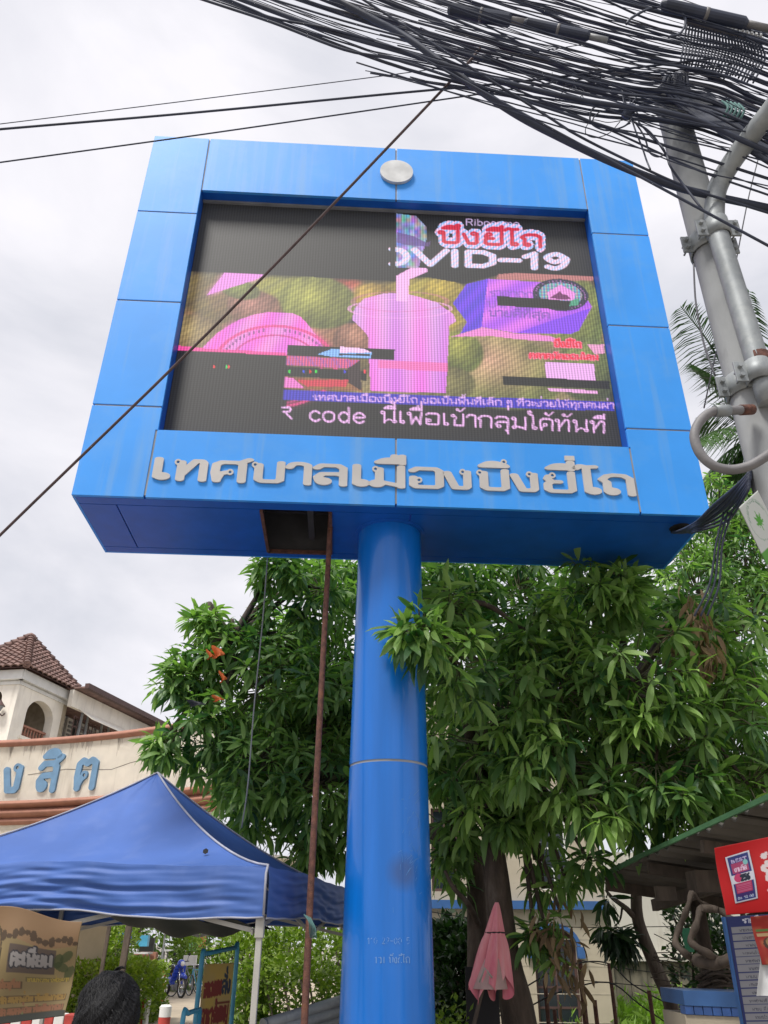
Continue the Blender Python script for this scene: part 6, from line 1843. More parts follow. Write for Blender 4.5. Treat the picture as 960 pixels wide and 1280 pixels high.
def table(x0, x1, y, Y, lab):
    a = P(x0, y, Y); b = P(x1, y, Y); t = thing('stall_table', ((a[0] + b[0]) / 2, Y, 0), lab, 'table')
    mb = MB(); mb.box(((a[0] + b[0]) / 2, Y, a[2]), (b[0] - a[0], .8, .06)); mb.build('table_top', M['disc'], t)
    for sx_ in (a[0] + .1, b[0] - .1):
        for sy_ in (-.3, .3):
            mb = MB(); mb.bar(V(sx_, Y + sy_, 0), V(sx_, Y + sy_, a[2]), .05); mb.build('leg', M['grey'], t)
table(145, 188, 1191, 36, 'long pale table of the food stall behind the hedge')
table(205, 224, 1188, 37, 'small pale table at the right end of the food stall')
# food stall with blue awning
st = thing('food_stall', (P(170, 1180, 38)[0], 38, 0), 'open food stall with a small blue awning under the street trees', 'food stall')
for x in (149, 176):
    a = P(x, 1152, 38); mb = MB(); mb.bar(V(a[0], 38, 0), a, .12); mb.build('post', M['wood'], st)
a = P(145, 1146, 38); b = P(182, 1152, 38)
mb = MB(); mb.sheet(lambda u, v: (a[0] + (b[0] - a[0]) * u, 37 + 1.8 * v, a[2] + .35 * v), 6, 3, .02, (0, 0, 1)); mb.build('awning', M['tentm'], st)
a = P(142, 1172, 39); b = P(184, 1236, 39)
mb = MB(); mb.box(((a[0] + b[0]) / 2, 39.2, (a[2]) / 2), (b[0] - a[0], .2, a[2])); mb.build('back_board', mat('dim stall interior', (.06, .065, .06), .9), st)
for k, (x, y, w_, h_, m_) in enumerate(((156, 1172, .5, .5, 'blue_trim'), (165, 1186, .5, .25, 'disc'), (182, 1196, .9, .35, 'terra'), (178, 1176, .5, .4, 'pipeblue'), (160, 1197, 1.2, .2, 'disc'))):
    p = P(x, y, 36.6); mb = MB(); mb.box(p, (w_, .3, h_)); mb.build('stall_goods', M[m_], label=['blue crate on the food stall', 'white box in the middle of the food stall', 'orange brown counter front at the right of the food stall', 'light blue cooler on the food stall', 'long white tray on the food stall counter'][k], cat='goods')
# hanging white shop sign, green cabinet, red board far along the street
for x0, y0, x1, y1, Y, m_, lab, nm in ((206, 1157, 222, 1168, 36, 'disc', 'small white hanging sign above the plastic chairs', 'hanging_sign'), (236, 1165, 247, 1190, 42, 'greenedge', 'tall green cabinet far down the street', 'cabinet'),
                                   (247, 1170, 256, 1186, 44, 'redwhite_red', 'red board far down the street beside the green cabinet', 'notice_board'), (230, 1194, 245, 1207, 33, 'white', 'white tilted notice above the bicycles', 'notice_board')):
    a = P(x0, y0, Y); b = P(x1, y1, Y); t = thing(nm, ((a[0] + b[0]) / 2, Y, 0), lab, nm.split('_')[-1])
    mb = MB(); mb.box((a + b) / 2, (b[0] - a[0], .12, a[2] - b[2])); mb.build('board', M[m_], t, bevel=.01)
    mb = MB()
    for x in (a[0] + .05, b[0] - .05): mb.bar(V(x, Y + .02, 0), V(x, Y + .02, b[2]), .06)
    mb.build('post', M['grey'], t)
# posts standing beyond the tent
for x, y, Y, w_, lab in ((165, 1152, 16, .10, 'weathered square post standing behind the person'), (140, 1155, 17, .06, 'thin dark post left of the weathered square post')):
    a = P(x, y - 15, Y); mb = MB(); mb.bar(V(a[0] - .05, Y, 0), a, w_); mb.build('wooden_post', M['wood'], label=lab, cat='post')

# ================================================================== LEFT BUILDING (curved parapet, tower, upper floor)
zpt = P(0, 935, 18)[2]; zpb = P(0, 1003, 18)[2]
def ytop(x): return 935 - .000025 * (x + 60) ** 2 * 11 if x > -60 else 935 + .012 * (-60 - x)
ppt = [PZ(x, ytop(x), zpt) for x in range(-260, 300, 14)]
ppt = [p[:2] for p in ppt]
cum = [0]
for a, b in zip(ppt[:-1], ppt[1:]): cum.append(cum[-1] + np.linalg.norm(b - a))
def par(s_, out=0.0):
    s_ = min(max(s_, 0), cum[-1] - 1e-6)
    i = max(j for j in range(len(cum) - 1) if cum[j] <= s_)
    f = (s_ - cum[i]) / (cum[i + 1] - cum[i])
    p = ppt[i] * (1 - f) + ppt[i + 1] * f
    t = ppt[min(i + 1, len(ppt) - 1)] - ppt[max(i - 0, 0)]; t /= np.linalg.norm(t)
    n = V(t[1], -t[0])
    return V(p[0] + n[0] * out, p[1] + n[1] * out)
def s_of(px, py):
    best = min(range(0, 601), key=lambda k: abs(proj((*par(cum[-1] * k / 600), (zpt + zpb) / 2))[0] - px))
    return cum[-1] * best / 600
mid_ = par(cum[-1] * .6)
ent = thing('entrance_building', (mid_[0], mid_[1] + 1.5, 0), 'cream entrance canopy with curved parapet and blue Thai letters behind the tent', 'building')
def band(name, z0, z1, o0, o1, m_, round_=False, n=60):
    mb = MB()
    if round_:
        mb.grid(lambda u, v: (*par(cum[-1] * u, o0 + (o1 - o0) * sin(pi * v)), z0 + (z1 - z0) * v), n, 8)
        mb.grid(lambda u, v: (*par(cum[-1] * u, o0 - .25 * v), z1), n, 1, False)
        mb.grid(lambda u, v: (*par(cum[-1] * u, o0 - .25 * v), z0), n, 1, False)
    else:
        mb.sheet(lambda u, v: (*par(cum[-1] * u, o1), z0 + (z1 - z0) * v), n, 4, .002, (0, 0, .001), False)
        mb.grid(lambda u, v: (*par(cum[-1] * u, o1 - .25 * v), z1), n, 1, False)
        mb.grid(lambda u, v: (*par(cum[-1] * u, o1 - .25 * v), z0), n, 1, False)
    return mb.build(name, m_, ent)
hgt = zpt - zpb
band('parapet_wall', zpb, zpt, 0, 0, M['cream'])
band('coping', zpt, zpt + hgt * .13, .02, .10, M['terra'], True)
band('moulding', zpb - hgt * .14, zpb, .04, .20, M['terra'], True)
band('moulding', zpb - hgt * .30, zpb - hgt * .14, .02, .14, M['terra'], True)
band('moulding', zpb - hgt * .42, zpb - hgt * .30, .0, .07, M['terra'], True)
band('beam', zpb - hgt * .95, zpb - hgt * .42, 0, -.03, M['cream'])
band('lower_moulding', zpb - hgt * 1.03, zpb - hgt * .95, -.02, .04, M['cream'], True)
mb = MB(); mb.sheet(lambda u, v: (*par(cum[-1] * u, -.1 - 3.2 * v), zpb - hgt * 1.0), 30, 3, .05, (0, 0, 1)); mb.build('canopy_ceiling', M['cream'], ent)
uw = s_of(52, 960) / cum[-1]
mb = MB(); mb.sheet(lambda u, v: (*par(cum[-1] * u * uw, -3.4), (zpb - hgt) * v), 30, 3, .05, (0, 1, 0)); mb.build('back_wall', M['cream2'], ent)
for px in (20, -60):
    c = par(s_of(px, 960), -.5); mb = MB(); mb.lathe([(.28, 0), (.28, .3), (.22, .35), (.22, zpb - hgt * 1.25), (.3, zpb - hgt * 1.05)], (c[0], c[1], 0), 16); mb.build('pillar', M['cream'], ent)
c = par(s_of(28, 960), -3.3); mb = MB(); mb.box((c[0], c[1] - .02, zpb - hgt * 1.5), (1.6, .06, .9)); mb.build('dark_window', M['glass'], ent)
lh = hgt * .50
for ch, xa, xb, extra in (('ง', 8, 29, ''), ('ส', 50, 76, 'ิ'), ('ต', 97, 122, '')):
    sa, sb = s_of(xa, 970), s_of(xb, 970)
    W_ = GL[ch][0] - .12
    sx_ = (sb - sa) / (.92 if ch == 'ส' else W_)
    zb_ = zpb + hgt * .16
    f_ = lambda x, z, d: (*par(x, -d), zb_ + z)
    mb = MB(); glyph_mesh(mb, ch, sa, sx_, lh, (.13, .11), f_, -.05, -.002, .05)
    if extra:
        glyph_mesh(mb, extra, sa + .95 * sx_, sx_, lh, (.12, .10), lambda x, z, d: (*par(x, -d), zb_ + z), -.05, -.002, .05)
    mb.build('letter', M['blue_letter'], ent)
# hairline crack with grime
mb = MB()
cr_ = [(140, 712), (330, 706), (480, 694), (560, 692), (650, 686), (700, 690), (760, 684), (830, 688)]
pp = [(s_of(x / 4, 950), zpb + hgt * (.46 + .05 * sin(k * 1.7) + .012 * k)) for k, (x, y) in enumerate(cr_)]
for (s0_, z0_), (s1_, z1_) in zip(pp[:-1], pp[1:]):
    mb.add([(*par(s0_, .002), z0_ + .008), (*par(s1_, .002), z1_ + .008), (*par(s1_, .002), z1_ - .006), (*par(s0_, .002), z0_ - .006)], [(0, 1, 2, 3)])
mb.build('crack', mat('dirty crack', (.14, .12, .10), .9), ent)
rs = random.Random(8)
mb = MB()
for k in range(26):
    x = rs.choice([rs.uniform(5, 60), rs.uniform(80, 130), rs.uniform(140, 200)])
    s0_ = s_of(x, 950); w = rs.uniform(.02, .06); l = rs.uniform(.08, .36)
    mb.add([(*par(s0_ - w, .003), zpt), (*par(s0_ + w, .003), zpt), (*par(s0_ + w * .3, .003), zpt - l * hgt), (*par(s0_ - w * .2, .003), zpt - l * hgt * .8)], [(0, 1, 2, 3)])
mb.build('grime_streak', mat('grime streak', (.50, .45, .38), .95), ent, kind='stuff')

# tower with hip roof
ze = P(33, 833, 22)[2]
K0 = PZ(33, 833, ze); K1 = PZ(104, 868, ze); K2 = PZ(-62, 838, ze)
tow = thing('tower', (K0[0] - .5, K0[1] + 2, 0), 'cream corner tower with brown hip tile roof and arched openings', 'building')
def wallmap(A, B, out=0.0):
    d = (B - A)[:2]; l = np.linalg.norm(d); d = d / l; n = V(d[1], -d[0])
    return l, (lambda x, z, dp: V(A[0] + d[0] * x - n[0] * (dp - out), A[1] + d[1] * x - n[1] * (dp - out), z))
ins_ = .32
def shrink(Kc, A, B):
    return Kc + (A - Kc) / np.linalg.norm(A - Kc) * ins_ * .0
# eave-inset wall corner lines
dr = (K1 - K0)[:2]; dr /= np.linalg.norm(dr); dl = (K2 - K0)[:2]; dl /= np.linalg.norm(dl)
W0 = V(*(K0[:2] + (dr + dl) * ins_), ze); W1 = V(*(K1[:2] + dl * ins_ - dr * ins_), ze); W2 = V(*(K2[:2] + dr * ins_), ze)
lr_, fr_ = wallmap(W0, W1); ll_, fl_ = wallmap(W2, W0)
z0w = zpb - .5
def arch(x0, x1, z0, z1, n=14):
    r_ = (x1 - x0) / 2; c_ = (x0 + x1) / 2; zs = z1 - r_ * .75
    return [(x0, z0), (x1, z0)] + [(c_ + r_ * cos(pi * k / n), zs + r_ * .75 * sin(pi * k / n)) for k in range(n + 1)]
def z_at(A, px, py):   # height where a pixel meets the vertical through A
    for k in range(1200):
        z = .01 * k
        if proj((A[0], A[1], z))[1] < py: return z
    return 12
za1 = z_at((W0 + W1) / 2, 50, 877); za0 = z_at((W0 + W1) / 2, 50, 928)
for l_, f_, hs in ((lr_, fr_, [arch(lr_ * .24, lr_ * .80, za0, za1)]), (ll_, fl_, [arch(ll_ * .40, ll_ * .78, za0, za1 + .1)])):
    mb = MB(); mb.prism([(0, z0w), (l_, z0w), (l_, ze - .02), (0, ze - .02)], f_, 0, .28, holes=hs); mb.build('wall', M['cream'], tow)
    mb = MB(); mb.prism([(l_ * .2, za0 - .04), (l_ * .84, za0 - .04), (l_ * .84, za0 + .05), (l_ * .2, za0 + .05)], f_, -.06, .3); mb.build('sill', M['cream'], tow)
    # cornice
    mb = MB(); mb.prism([(-.02, ze - .42), (l_ + .02, ze - .42), (l_ + .02, ze - .32), (-.02, ze - .32)], f_, -.04, .0); mb.build('cornice', M['white'], tow)
    mb = MB(); mb.prism([(-.12, ze - .30), (l_ + .12, ze - .30), (l_ + .12, ze - .02), (-.12, ze - .02)], f_, -.16, -.0); mb.build('cornice', M['white'], tow)
    # balustrade seen in the opening
    mb = MB()
    for k in range(9): 
        p = f_(l_ * (.28 + .06 * k), 0, .2); mb.lathe([(.03, za0), (.05, za0 + .15), (.025, za0 + .28), (.04, za0 + .36)], (p[0], p[1], 0), 8)
    mb.bar(f_(l_ * .2, za0 + .40, .2), f_(l_ * .8, za0 + .40, .2), .1, .06); mb.build('balustrade', M['terra'], tow)
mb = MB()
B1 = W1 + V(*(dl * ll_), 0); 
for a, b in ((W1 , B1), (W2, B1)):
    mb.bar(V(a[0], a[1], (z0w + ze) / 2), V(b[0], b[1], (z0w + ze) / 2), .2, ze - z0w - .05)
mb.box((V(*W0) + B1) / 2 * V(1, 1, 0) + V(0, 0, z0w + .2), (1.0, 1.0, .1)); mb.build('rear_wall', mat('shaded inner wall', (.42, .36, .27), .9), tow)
# roof
Ks = [K2, K0, K1, K1 + (K2 - K0)]
apx = (K1 + K2) / 2
apz = None
for k in range(600):
    z = ze + .01 * k
    if proj((apx[0], apx[1], z))[1] < 797: apz = z; break
ridge = V(apx[0], apx[1], apz)
rows, per = 13, 15
for i, (A, B) in enumerate(((K2, K0), (K0, K1), (K1, Ks[3]), (Ks[3], K2))):
    out = ((A + B) / 2 - ridge) * V(1, 1, 0); out /= np.linalg.norm(out)
    A2 = A + out * .0; B2 = B + out * 0
    wd = np.linalg.norm(B - A)
    cnt = int(wd / .24)
    if i < 2:
        me_cache = None
        for r_ in range(rows):
            v0, v1 = r_ / rows, (r_ + 1) / rows
            for c_ in range(cnt):
                u0 = c_ / cnt; u1 = (c_ + 1) / cnt
                um = (u0 + u1) / 2; w_half = (1 - (v0 + v1) / 2) / 2
                # v from eave 0 to apex 1; keep tiles inside the triangle
                if abs(um - .5) > .5 - (v0 + v1) / 4 - .25 / cnt * 2 and abs(um - .5) > (1 - v0) / 2 - .3 / cnt: continue
                mb = MB()
                ea = A + (B - A) * u0; eb = A + (B - A) * u1
                up_ = ridge - (A + B) / 2
                nrm = np.cross(B - A, up_); nrm /= np.linalg.norm(nrm)
                if nrm[2] < 0: nrm = -nrm
                def tf(a, b):
                    e = ea + (eb - ea) * a + up_ * (v0 + (v1 + .25 / rows - v0) * b)
                    return e + nrm * (.055 * sin(pi * a) + .05 * (1 - b) + .01)
                mb.grid(tf, 4, 1)
                mb.grid(lambda a, b: tf(a, 0) - nrm * .045 * b, 4, 1, False)
                mb.build('tile', M['tile'], tow)
    mb = MB(); mb.add([A - V(0, 0, .02), B - V(0, 0, .02), ridge - V(0, 0, .06)], [(0, 1, 2)]); mb.build('roof_deck', M['tile'], tow)
    n_r = 12
    for k in range(n_r):
        a = A + (ridge - A) * (k / n_r); b = A + (ridge - A) * ((k + 1.12) / n_r)
        mb = MB(); mb.tube([a + V(0, 0, .06), b + V(0, 0, .045)], [.12, .085], 8); mb.build('ridge_tile', M['tile'], tow)
mb = MB(); mb.lathe([(.16, -.05), (.15, .08), (0, .16)], ridge, 10); mb.build('finial', M['tile'], tow)
# wall lantern
lp_ = fl_(ll_ * .84, z_at(W0, 10, 885), -.18)
lt = thing('wall_lantern', lp_, 'small dark wall lantern on the tower beside the arched opening', 'lantern')
mb = MB(); mb.lathe([(0, -.15), (.05, -.12), (.10, .0), (.12, .02)], lp_, 8); mb.build('glass_body', M['grey'], lt)
mb = MB(); mb.lathe([(.15, .02), (.05, .14), (.02, .18), (0, .24)], lp_, 8); mb.build('cap', M['brownmetal'], lt)
mb = MB(); mb.tube(smooth_path([lp_ + V(0, 0, -.15), lp_ + V(.1, .05, -.24), lp_ + V(.1, .18, -.14)], 4), .018, 6); mb.build('bracket', M['brownmetal'], lt)

# upper floor wing receding to the right
G0 = PZ(98, 866, ze - .05); G1 = PZ(214, 922, ze - .05)
wing = thing('upper_wing', (G0[0] + 2, G0[1] + 3, 0), 'cream upper floor with dark open balcony and brown eave beside the tower', 'building')
lw, fw_ = wallmap(G0, G1)
mb = MB(); mb.prism([(-.3, ze - .02), (lw + 1, ze - .02), (lw + 1, ze + .14), (-.3, ze + .14)], fw_, -.55, -.40); mb.build('eave', M['brownmetal'], wing)
mb = MB(); mb.prism([(-.3, ze + .0), (lw + 1, ze + .0), (lw + 1, ze + .05), (-.3, ze + .05)], fw_, -.40, 3); mb.build('roof', M['tile'], wing)
mb = MB(); mb.prism([(-.3, ze - .55), (lw, ze - .55), (lw, ze - .03), (-.3, ze - .03)], fw_, -.05, .1); mb.build('fascia_wall', M['cream'], wing)
mb = MB(); mb.prism([(-.3, z0w), (lw, z0w), (lw, z0w + .9), (-.3, z0w + .9)], fw_, 0, .1); mb.build('lower_wall', M['cream'], wing)
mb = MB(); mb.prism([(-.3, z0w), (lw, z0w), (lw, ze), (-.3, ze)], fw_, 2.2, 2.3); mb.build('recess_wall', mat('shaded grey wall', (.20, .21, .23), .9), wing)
mb = MB(); mb.sheet(lambda u, v: fw_(lw * (.02 + .50 * u), ze - .55 - .35 * v, -.05 - .55 * v), 6, 4, .03, (0, 0, 1)); mb.build('awning', M['cream'], wing)
mb = MB(); mb.sheet(lambda u, v: fw_(lw * (.52 + .46 * u), ze - .58 - .12 * v, -.05 - .7 * v), 6, 4, .03, (0, 0, 1)); mb.build('awning', M['brownmetal'], wing)
zrl = z_at((G0 + G1) / 2, 150, 920)
for k, u in enumerate((.30, .38, .50, .58, .66)):
    mb = MB(); mb.prism([(lw * u, zrl - .9), (lw * (u + .055), zrl - .9), (lw * (u + .055), zrl + .55), (lw * u, zrl + .55)], fw_, 1.9, 2.0); o = mb.build('shutter', M['white'], wing)
    m2 = MB()
    for j in range(9): m2.prism([(lw * (u + .01), zrl - .75 + .14 * j), (lw * (u + .045), zrl - .75 + .14 * j), (lw * (u + .045), zrl - .68 + .14 * j), (lw * (u + .01), zrl - .68 + .14 * j)], fw_, 1.87, 1.9)
    o2 = m2.build('slats', M['grey'], wing); o2.parent = o; o2['kind'] = 'stuff'
mb = MB()
for j in range(3): mb.bar(fw_(0, zrl - .1 - .3 * j, -.03), fw_(lw, zrl - .1 - .3 * j, -.03), .04)
for j in range(30): mb.bar(fw_(lw * j / 30, zrl - .9, -.03), fw_(lw * j / 30, zrl - .1, -.03), .025)
mb.build('railing', M['brownmetal'], wing)
for u, a_ in ((.02, .1), (.10, .0), (.20, .12), (.30, 0), (.70, .02)):
    mb = MB(); mb.bar(fw_(lw * u, z0w + .9, -.08), fw_(lw * (u + a_ * .3), ze - .6, -.08), .06); mb.build('post', M['grey'], wing)
for u in (.72, .80):
    mb = MB(); mb.box(fw_(lw * u, ze - .72, .6), (.9, .12, .06)); mb.build('ceiling_tube', M['white'], wing)

# ================================================================== BUILDING BEHIND THE TREES (beige, blue trim)
BY = 16.0
def bx_(px, py): p = P(px, py, BY); return p[0], p[2]
bX1 = bx_(763, 1200)[0]; bX0 = bx_(447, 1200)[0]
zled = bx_(690, 1131)[1]; ztop = zled + 3.9
hall = thing('municipal_building', ((bX0 + bX1) / 2, BY + 2, 0), 'beige building with blue ledge and arched window behind the mango trunks', 'building')
fB = lambda x, z, d: V(x, BY + d, z)
aw0 = bx_(672, 1250)[0]; aw1 = bx_(727, 1250)[0]; azt = bx_(700, 1160)[1]
bw0 = bx_(538, 1250)[0]; bw1 = bx_(582, 1250)[0]
holes_ = [arch(aw0, aw1, .35, azt), arch(bw0, bw1, .35, azt - .05)]
mb = MB(); mb.prism([(bX0, 0), (bX1, 0), (bX1, zled), (bX0, zled)], fB, 0, .25, holes=holes_); mb.build('ground_floor_wall', M['cream2'], hall)
u0x, u1x = bx_(673, 1050)[0], bx_(709, 1050)[0]; uz0, uz1 = bx_(690, 1112)[1], bx_(690, 985)[1]
v0x, v1x = bx_(540, 1090)[0], bx_(574, 1090)[0]; vz0, vz1 = bx_(556, 1114)[1], bx_(556, 1010)[1]
bXu = bx_(750, 1080)[0]
mb = MB(); mb.prism([(bX0, zled), (bXu, zled), (bXu, ztop), (bX0, ztop)], fB, .06, .3, holes=[[(u0x, uz0), (u1x, uz0), (u1x, uz1), (u0x, uz1)], [(v0x, vz0), (v1x, vz0), (v1x, vz1), (v0x, vz1)]]); mb.build('upper_floor_wall', M['cream2'], hall)
mb = MB(); mb.prism([(bX0, zled - .08), (bX1 + .06, zled - .08), (bX1 + .06, zled + .06), (bX0, zled + .06)], fB, -.14, .24); mb.build('ledge', M['blue_trim'], hall)
for dx in (0,):
    mb = MB(); mb.bar(V(bX1, BY + .25, zled / 2), V(bX1, BY + 6, zled / 2), .2, zled - .1); mb.bar(V(bXu, BY + .3, (zled + ztop) / 2), V(bXu, BY + 6, (zled + ztop) / 2), .2, ztop - zled - .02); mb.build('side_wall', M['cream2'], hall)
def window(x0, x1, z0, z1, nx, nz, arched=False, back=.16, frm='brownmetal'):
    t = None
    mb = MB()
    wv = .05
    poly_o = arch(x0, x1, z0, z1) if arched else [(x0, z0), (x1, z0), (x1, z1), (x0, z1)]
    poly_i = arch(x0 + wv, x1 - wv, z0 + wv, z1 - wv) if arched else [(x0 + wv, z0 + wv), (x1 - wv, z0 + wv), (x1 - wv, z1 - wv), (x0 + wv, z1 - wv)]
    mb.prism(poly_o, fB, back - .05, back, holes=[poly_i])
    ztop_ = z1 - (x1 - x0) * .37 if arched else z1
    for i in range(1, nx): x = x0 + (x1 - x0) * i / nx; mb.box((x, BY + back - .02, (z0 + ztop_) / 2), (.035, .035, ztop_ - z0))
    for j in range(1, nz): z = z0 + (z1 - z0) * j / nz; mb.box(((x0 + x1) / 2, BY + back - .022, z), (x1 - x0, .035, .035))
    fo = mb.build('window', M[frm], hall)
    m2 = MB(); m2.prism(poly_i, fB, back - .03, back - .01); g2 = m2.build('pane', M['glass'], hall); g2.parent = fo
window(aw0, aw1, .35, azt, 2, 5, True); window(bw0, bw1, .35, azt - .05, 2, 5, True)
window(u0x, u1x, uz0, uz1, 2, 5, frm='white'); window(v0x, v1x, vz0, vz1, 2, 4, frm='brownmetal')
def archtrim(x0, x1, z1):
    r_ = (x1 - x0) / 2; c_ = (x0 + x1) / 2; zs = z1 - r_ * .75
    oo = [(c_ + (r_ + .07) * cos(pi * k / 18), zs + (r_ * .75 + .07) * sin(pi * k / 18)) for k in range(19)]
    ii = [(c_ + (r_ + .005) * cos(pi * k / 18), zs + (r_ * .75 + .005) * sin(pi * k / 18)) for k in range(19)][::-1]
    ii = ii[::-1]; mb = MB()
    for k in range(18): mb.prism([oo[k], oo[k + 1], ii[k + 1], ii[k]], fB, -.06, .0)
    for s_ in (-1, 1): mb.box((c_ + s_ * (r_ + .06), BY - .04, zs - .10), (.13, .09, .18))
    mb.build('arch_trim', M['blue_trim'], hall)
archtrim(aw0, aw1, azt); archtrim(bw0, bw1, azt - .05)
for k in range(5):
    mb = MB(); z = .45 + .42 * k; mb.box(((bX0 + bX1) / 2, BY - .001, z), (bX1 - bX0 - .02, .006, .012)); mb.build('wall_groove', mat('groove grey', (.42, .37, .29), .9) if k == 0 else bpy.data.materials['groove grey'], hall)
mb = MB(); p = P(577, 1200, BY - .3); mb.box((p[0], BY - .25, p[2] / 2 + .1), (.22, .25, p[2] + .4)); mb.build('pale_column', M['white'], hall)

# white boundary wall with a stained plinth
wy = 24.0
wl = thing('boundary_wall', (P(820, 1200, wy)[0], wy, 0), 'stained white boundary wall behind the leaning trunk', 'wall')
a = P(700, 1196, wy); b = P(1010, 1100, wy); zt_ = P(800, 1085, wy)[2] + .4
mb = MB(); mb.box(((a[0] + b[0]) / 2, wy + .1, (zt_ + a[2]) / 2), (b[0] - a[0], .2, zt_ - a[2])); mb.build('upper_wall', M['wallwhite'], wl)
mb = MB(); mb.box(((a[0] + b[0]) / 2, wy - .06, a[2] - .03), (b[0] - a[0], .5, .10)); mb.build('ledge', M['wallwhite'], wl)
nst = 16
for k in range(nst):
    x0 = a[0] + (b[0] - a[0]) * k / nst; x1 = a[0] + (b[0] - a[0]) * (k + .97) / nst
    mb = MB(); mb.box(((x0 + x1) / 2, wy - .02 + .02 * (k % 2), (a[2] - .08) / 2), (x1 - x0, .3, a[2] - .08)); mb.build('stone_block', M['stainstone'], wl)

# wire fence posts and wires
fence = thing('wire_fence', (P(760, 1250, 9.5)[0], 9.5, 0), 'rusty posts strung with barbed wire before the beige building', 'fence')
posts = [(681, 1225, 9.3, .022), (724, 1200, 9.6, .03), (743, 1250, 9.0, .022), (761, 1204, 9.6, .02), (811, 1238, 9.4, .022), (693, 1262, 8.8, .02)]
for x, y, Y, w_ in posts:
    p = P(x, y, Y); mb = MB(); mb.tube([V(p[0] + .01, Y, 0), p], w_, 7); mb.build('post', M['rust'], fence)
def fw2(pts, r_=.004, **k):
    mb = MB(); mb.tube(smooth_path([P(x, y, Y) for x, y, Y in pts], 5), r_, 4); mb.build('wire', M['tyre'], fence)
fw2([(540, 1140, 9.2), (620, 1152, 9.3), (720, 1159, 9.4), (850, 1158, 9.5)])
fw2([(650, 1238, 9.2), (690, 1215, 9.3), (728, 1203, 9.5), (762, 1205, 9.6), (790, 1230, 9.5), (830, 1252, 9.4), (860, 1262, 9.4)], .007)
fw2([(655, 1262, 9.2), (700, 1240, 9.3), (760, 1228, 9.5), (800, 1256, 9.5), (850, 1290, 9.4)], .007)
fw2([(725, 1200, 9.6), (790, 1212, 9.6), (880, 1222, 9.6)]); fw2([(725, 1225, 9.6), (800, 1232, 9.6), (880, 1240, 9.6)])
fw2([(824, 1100, 8.8), (838, 1128, 8.8), (850, 1150, 8.8)], .003)

# ================================================================== PINK UMBRELLA, FOLDED
ua = P(621, 1128, 7.0); ub = P(612, 1236, 7.0)
um = thing('folded_umbrella', (P(592, 1280, 7.0)[0], 7.0, 0), 'faded pink market umbrella folded and tied against the mango trunk', 'umbrella')
ax_ = ub - ua; Lu = np.linalg.norm(ax_)
mb = MB()
def uf(u, v):
    a = 2 * pi * u
    r_ = (.012 + .05 * min(v / .35, 1) ** .8) if v < .38 else (.062 + .075 * ((v - .38) / .62) ** .7)
    fold = 1 + .20 * sin(a * 9 + v * 2.5) * min(1, v * 2) + .20 * sin(a * 4 + 1 + v)
    hem = .10 * sin(a * 5 + 1.2) + .09 * sin(a * 2)
    c = ua + ax_ * (v * (1 + hem * (v ** 3)))
    return c + V(cos(a) * r_ * fold, sin(a) * r_ * fold * .7, 0)
mb.grid(uf, 90, 26); mb.build('canopy', M['pink'], um)
mb = MB(); mb.grid(lambda u, v: hcn * 0 + ua + ax_ * (.66 + .34 * v) + V((cos(2 * pi * u) * .07) * (1 + v), sin(2 * pi * u) * .06 * (1 + v), 0), 16, 3); mb.build('inner_cloth', mat('pale umbrella lining', (.50, .33, .31), .8), um)
mb = MB(); ring = [uf(k / 24, .36) * 1.0 for k in range(25)]; mb.tube(ring, .006, 5); mb.build('tie', M['tyre'], um)
pst = P(592, 1282, 6.95); mb = MB(); mb.tube([V(pst[0] - .05, 6.95, 0), pst, P(605, 1228, 6.95), ub], .016, 7); mb.build('shaft', M['wood'], um)
mb = MB(); mb.tube([P(599, 1228, 6.86), P(606, 1210, 6.84), P(615, 1222, 6.86)], .008, 5); mb.build('rib', M['steelw'], um)
# dark slate board behind the umbrella
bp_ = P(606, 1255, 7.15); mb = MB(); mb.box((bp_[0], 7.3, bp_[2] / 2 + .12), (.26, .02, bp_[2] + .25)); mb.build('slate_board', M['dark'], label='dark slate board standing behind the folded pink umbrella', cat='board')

# ================================================================== STALL WITH SLOPING ROOF AT THE RIGHT
stall = thing('roadside_stall', (P(900, 1200, 6.2)[0] + .4, 6.2, 0), 'roadside stall at the right edge under a sloping grey sheet roof with green edge', 'stall')
Ra = P(975, 998, 4.7); Rb = P(745, 1099, 7.6)
slope = V(.985, .10, -.12); slope /= np.linalg.norm(slope)
wR = 2.4
nsh = 6
for k in range(nsh):
    t0 = k / nsh; t1 = (k + 1.04) / nsh
    def rf(u, v, t0=t0, t1=t1):
        p = Rb + (Ra - Rb) * (t0 + (t1 - t0) * u) + slope * wR * v
        return p + V(0, 0, .022 * sin(u * 2 * pi * 3) + .012 * (k % 2))
    mb = MB(); mb.sheet(rf, 24, 3, .012, (0, 0, 1)); mb.build('roof_sheet', M['sheetm'], stall)
ed = (Ra - Rb) / np.linalg.norm(Ra - Rb)
mb = MB(); mb.bar(Rb + (Ra - Rb) * .32 + V(-.01, 0, .02), Ra + V(-.01, 0, .03), .02, .03); mb.build('green_edging', M['greenedge'], stall)
mb = MB(); mb.bar(Rb + V(-.005, 0, .0), Rb + (Ra - Rb) * .33 + V(-.005, 0, .02), .025, .035); mb.build('edge_board', M['greenedge'], stall)
for k in range(4):
    q = Rb + (Ra - Rb) * (.04 + .30 * k) + V(0, 0, -.06)
    mb = MB(); mb.bar(q + slope * .04, q + slope * wR, .05, .08); mb.build('rafter', M['wood'], stall)
for v in (.35, .95):
    q0 = Rb + slope * wR * v * .6 + V(0, 0, -.14); q1 = Ra + slope * wR * v * .6 + V(0, 0, -.14)
    mb = MB(); mb.bar(q0, q1, .05, .09); mb.build('beam', M['wood'], stall)
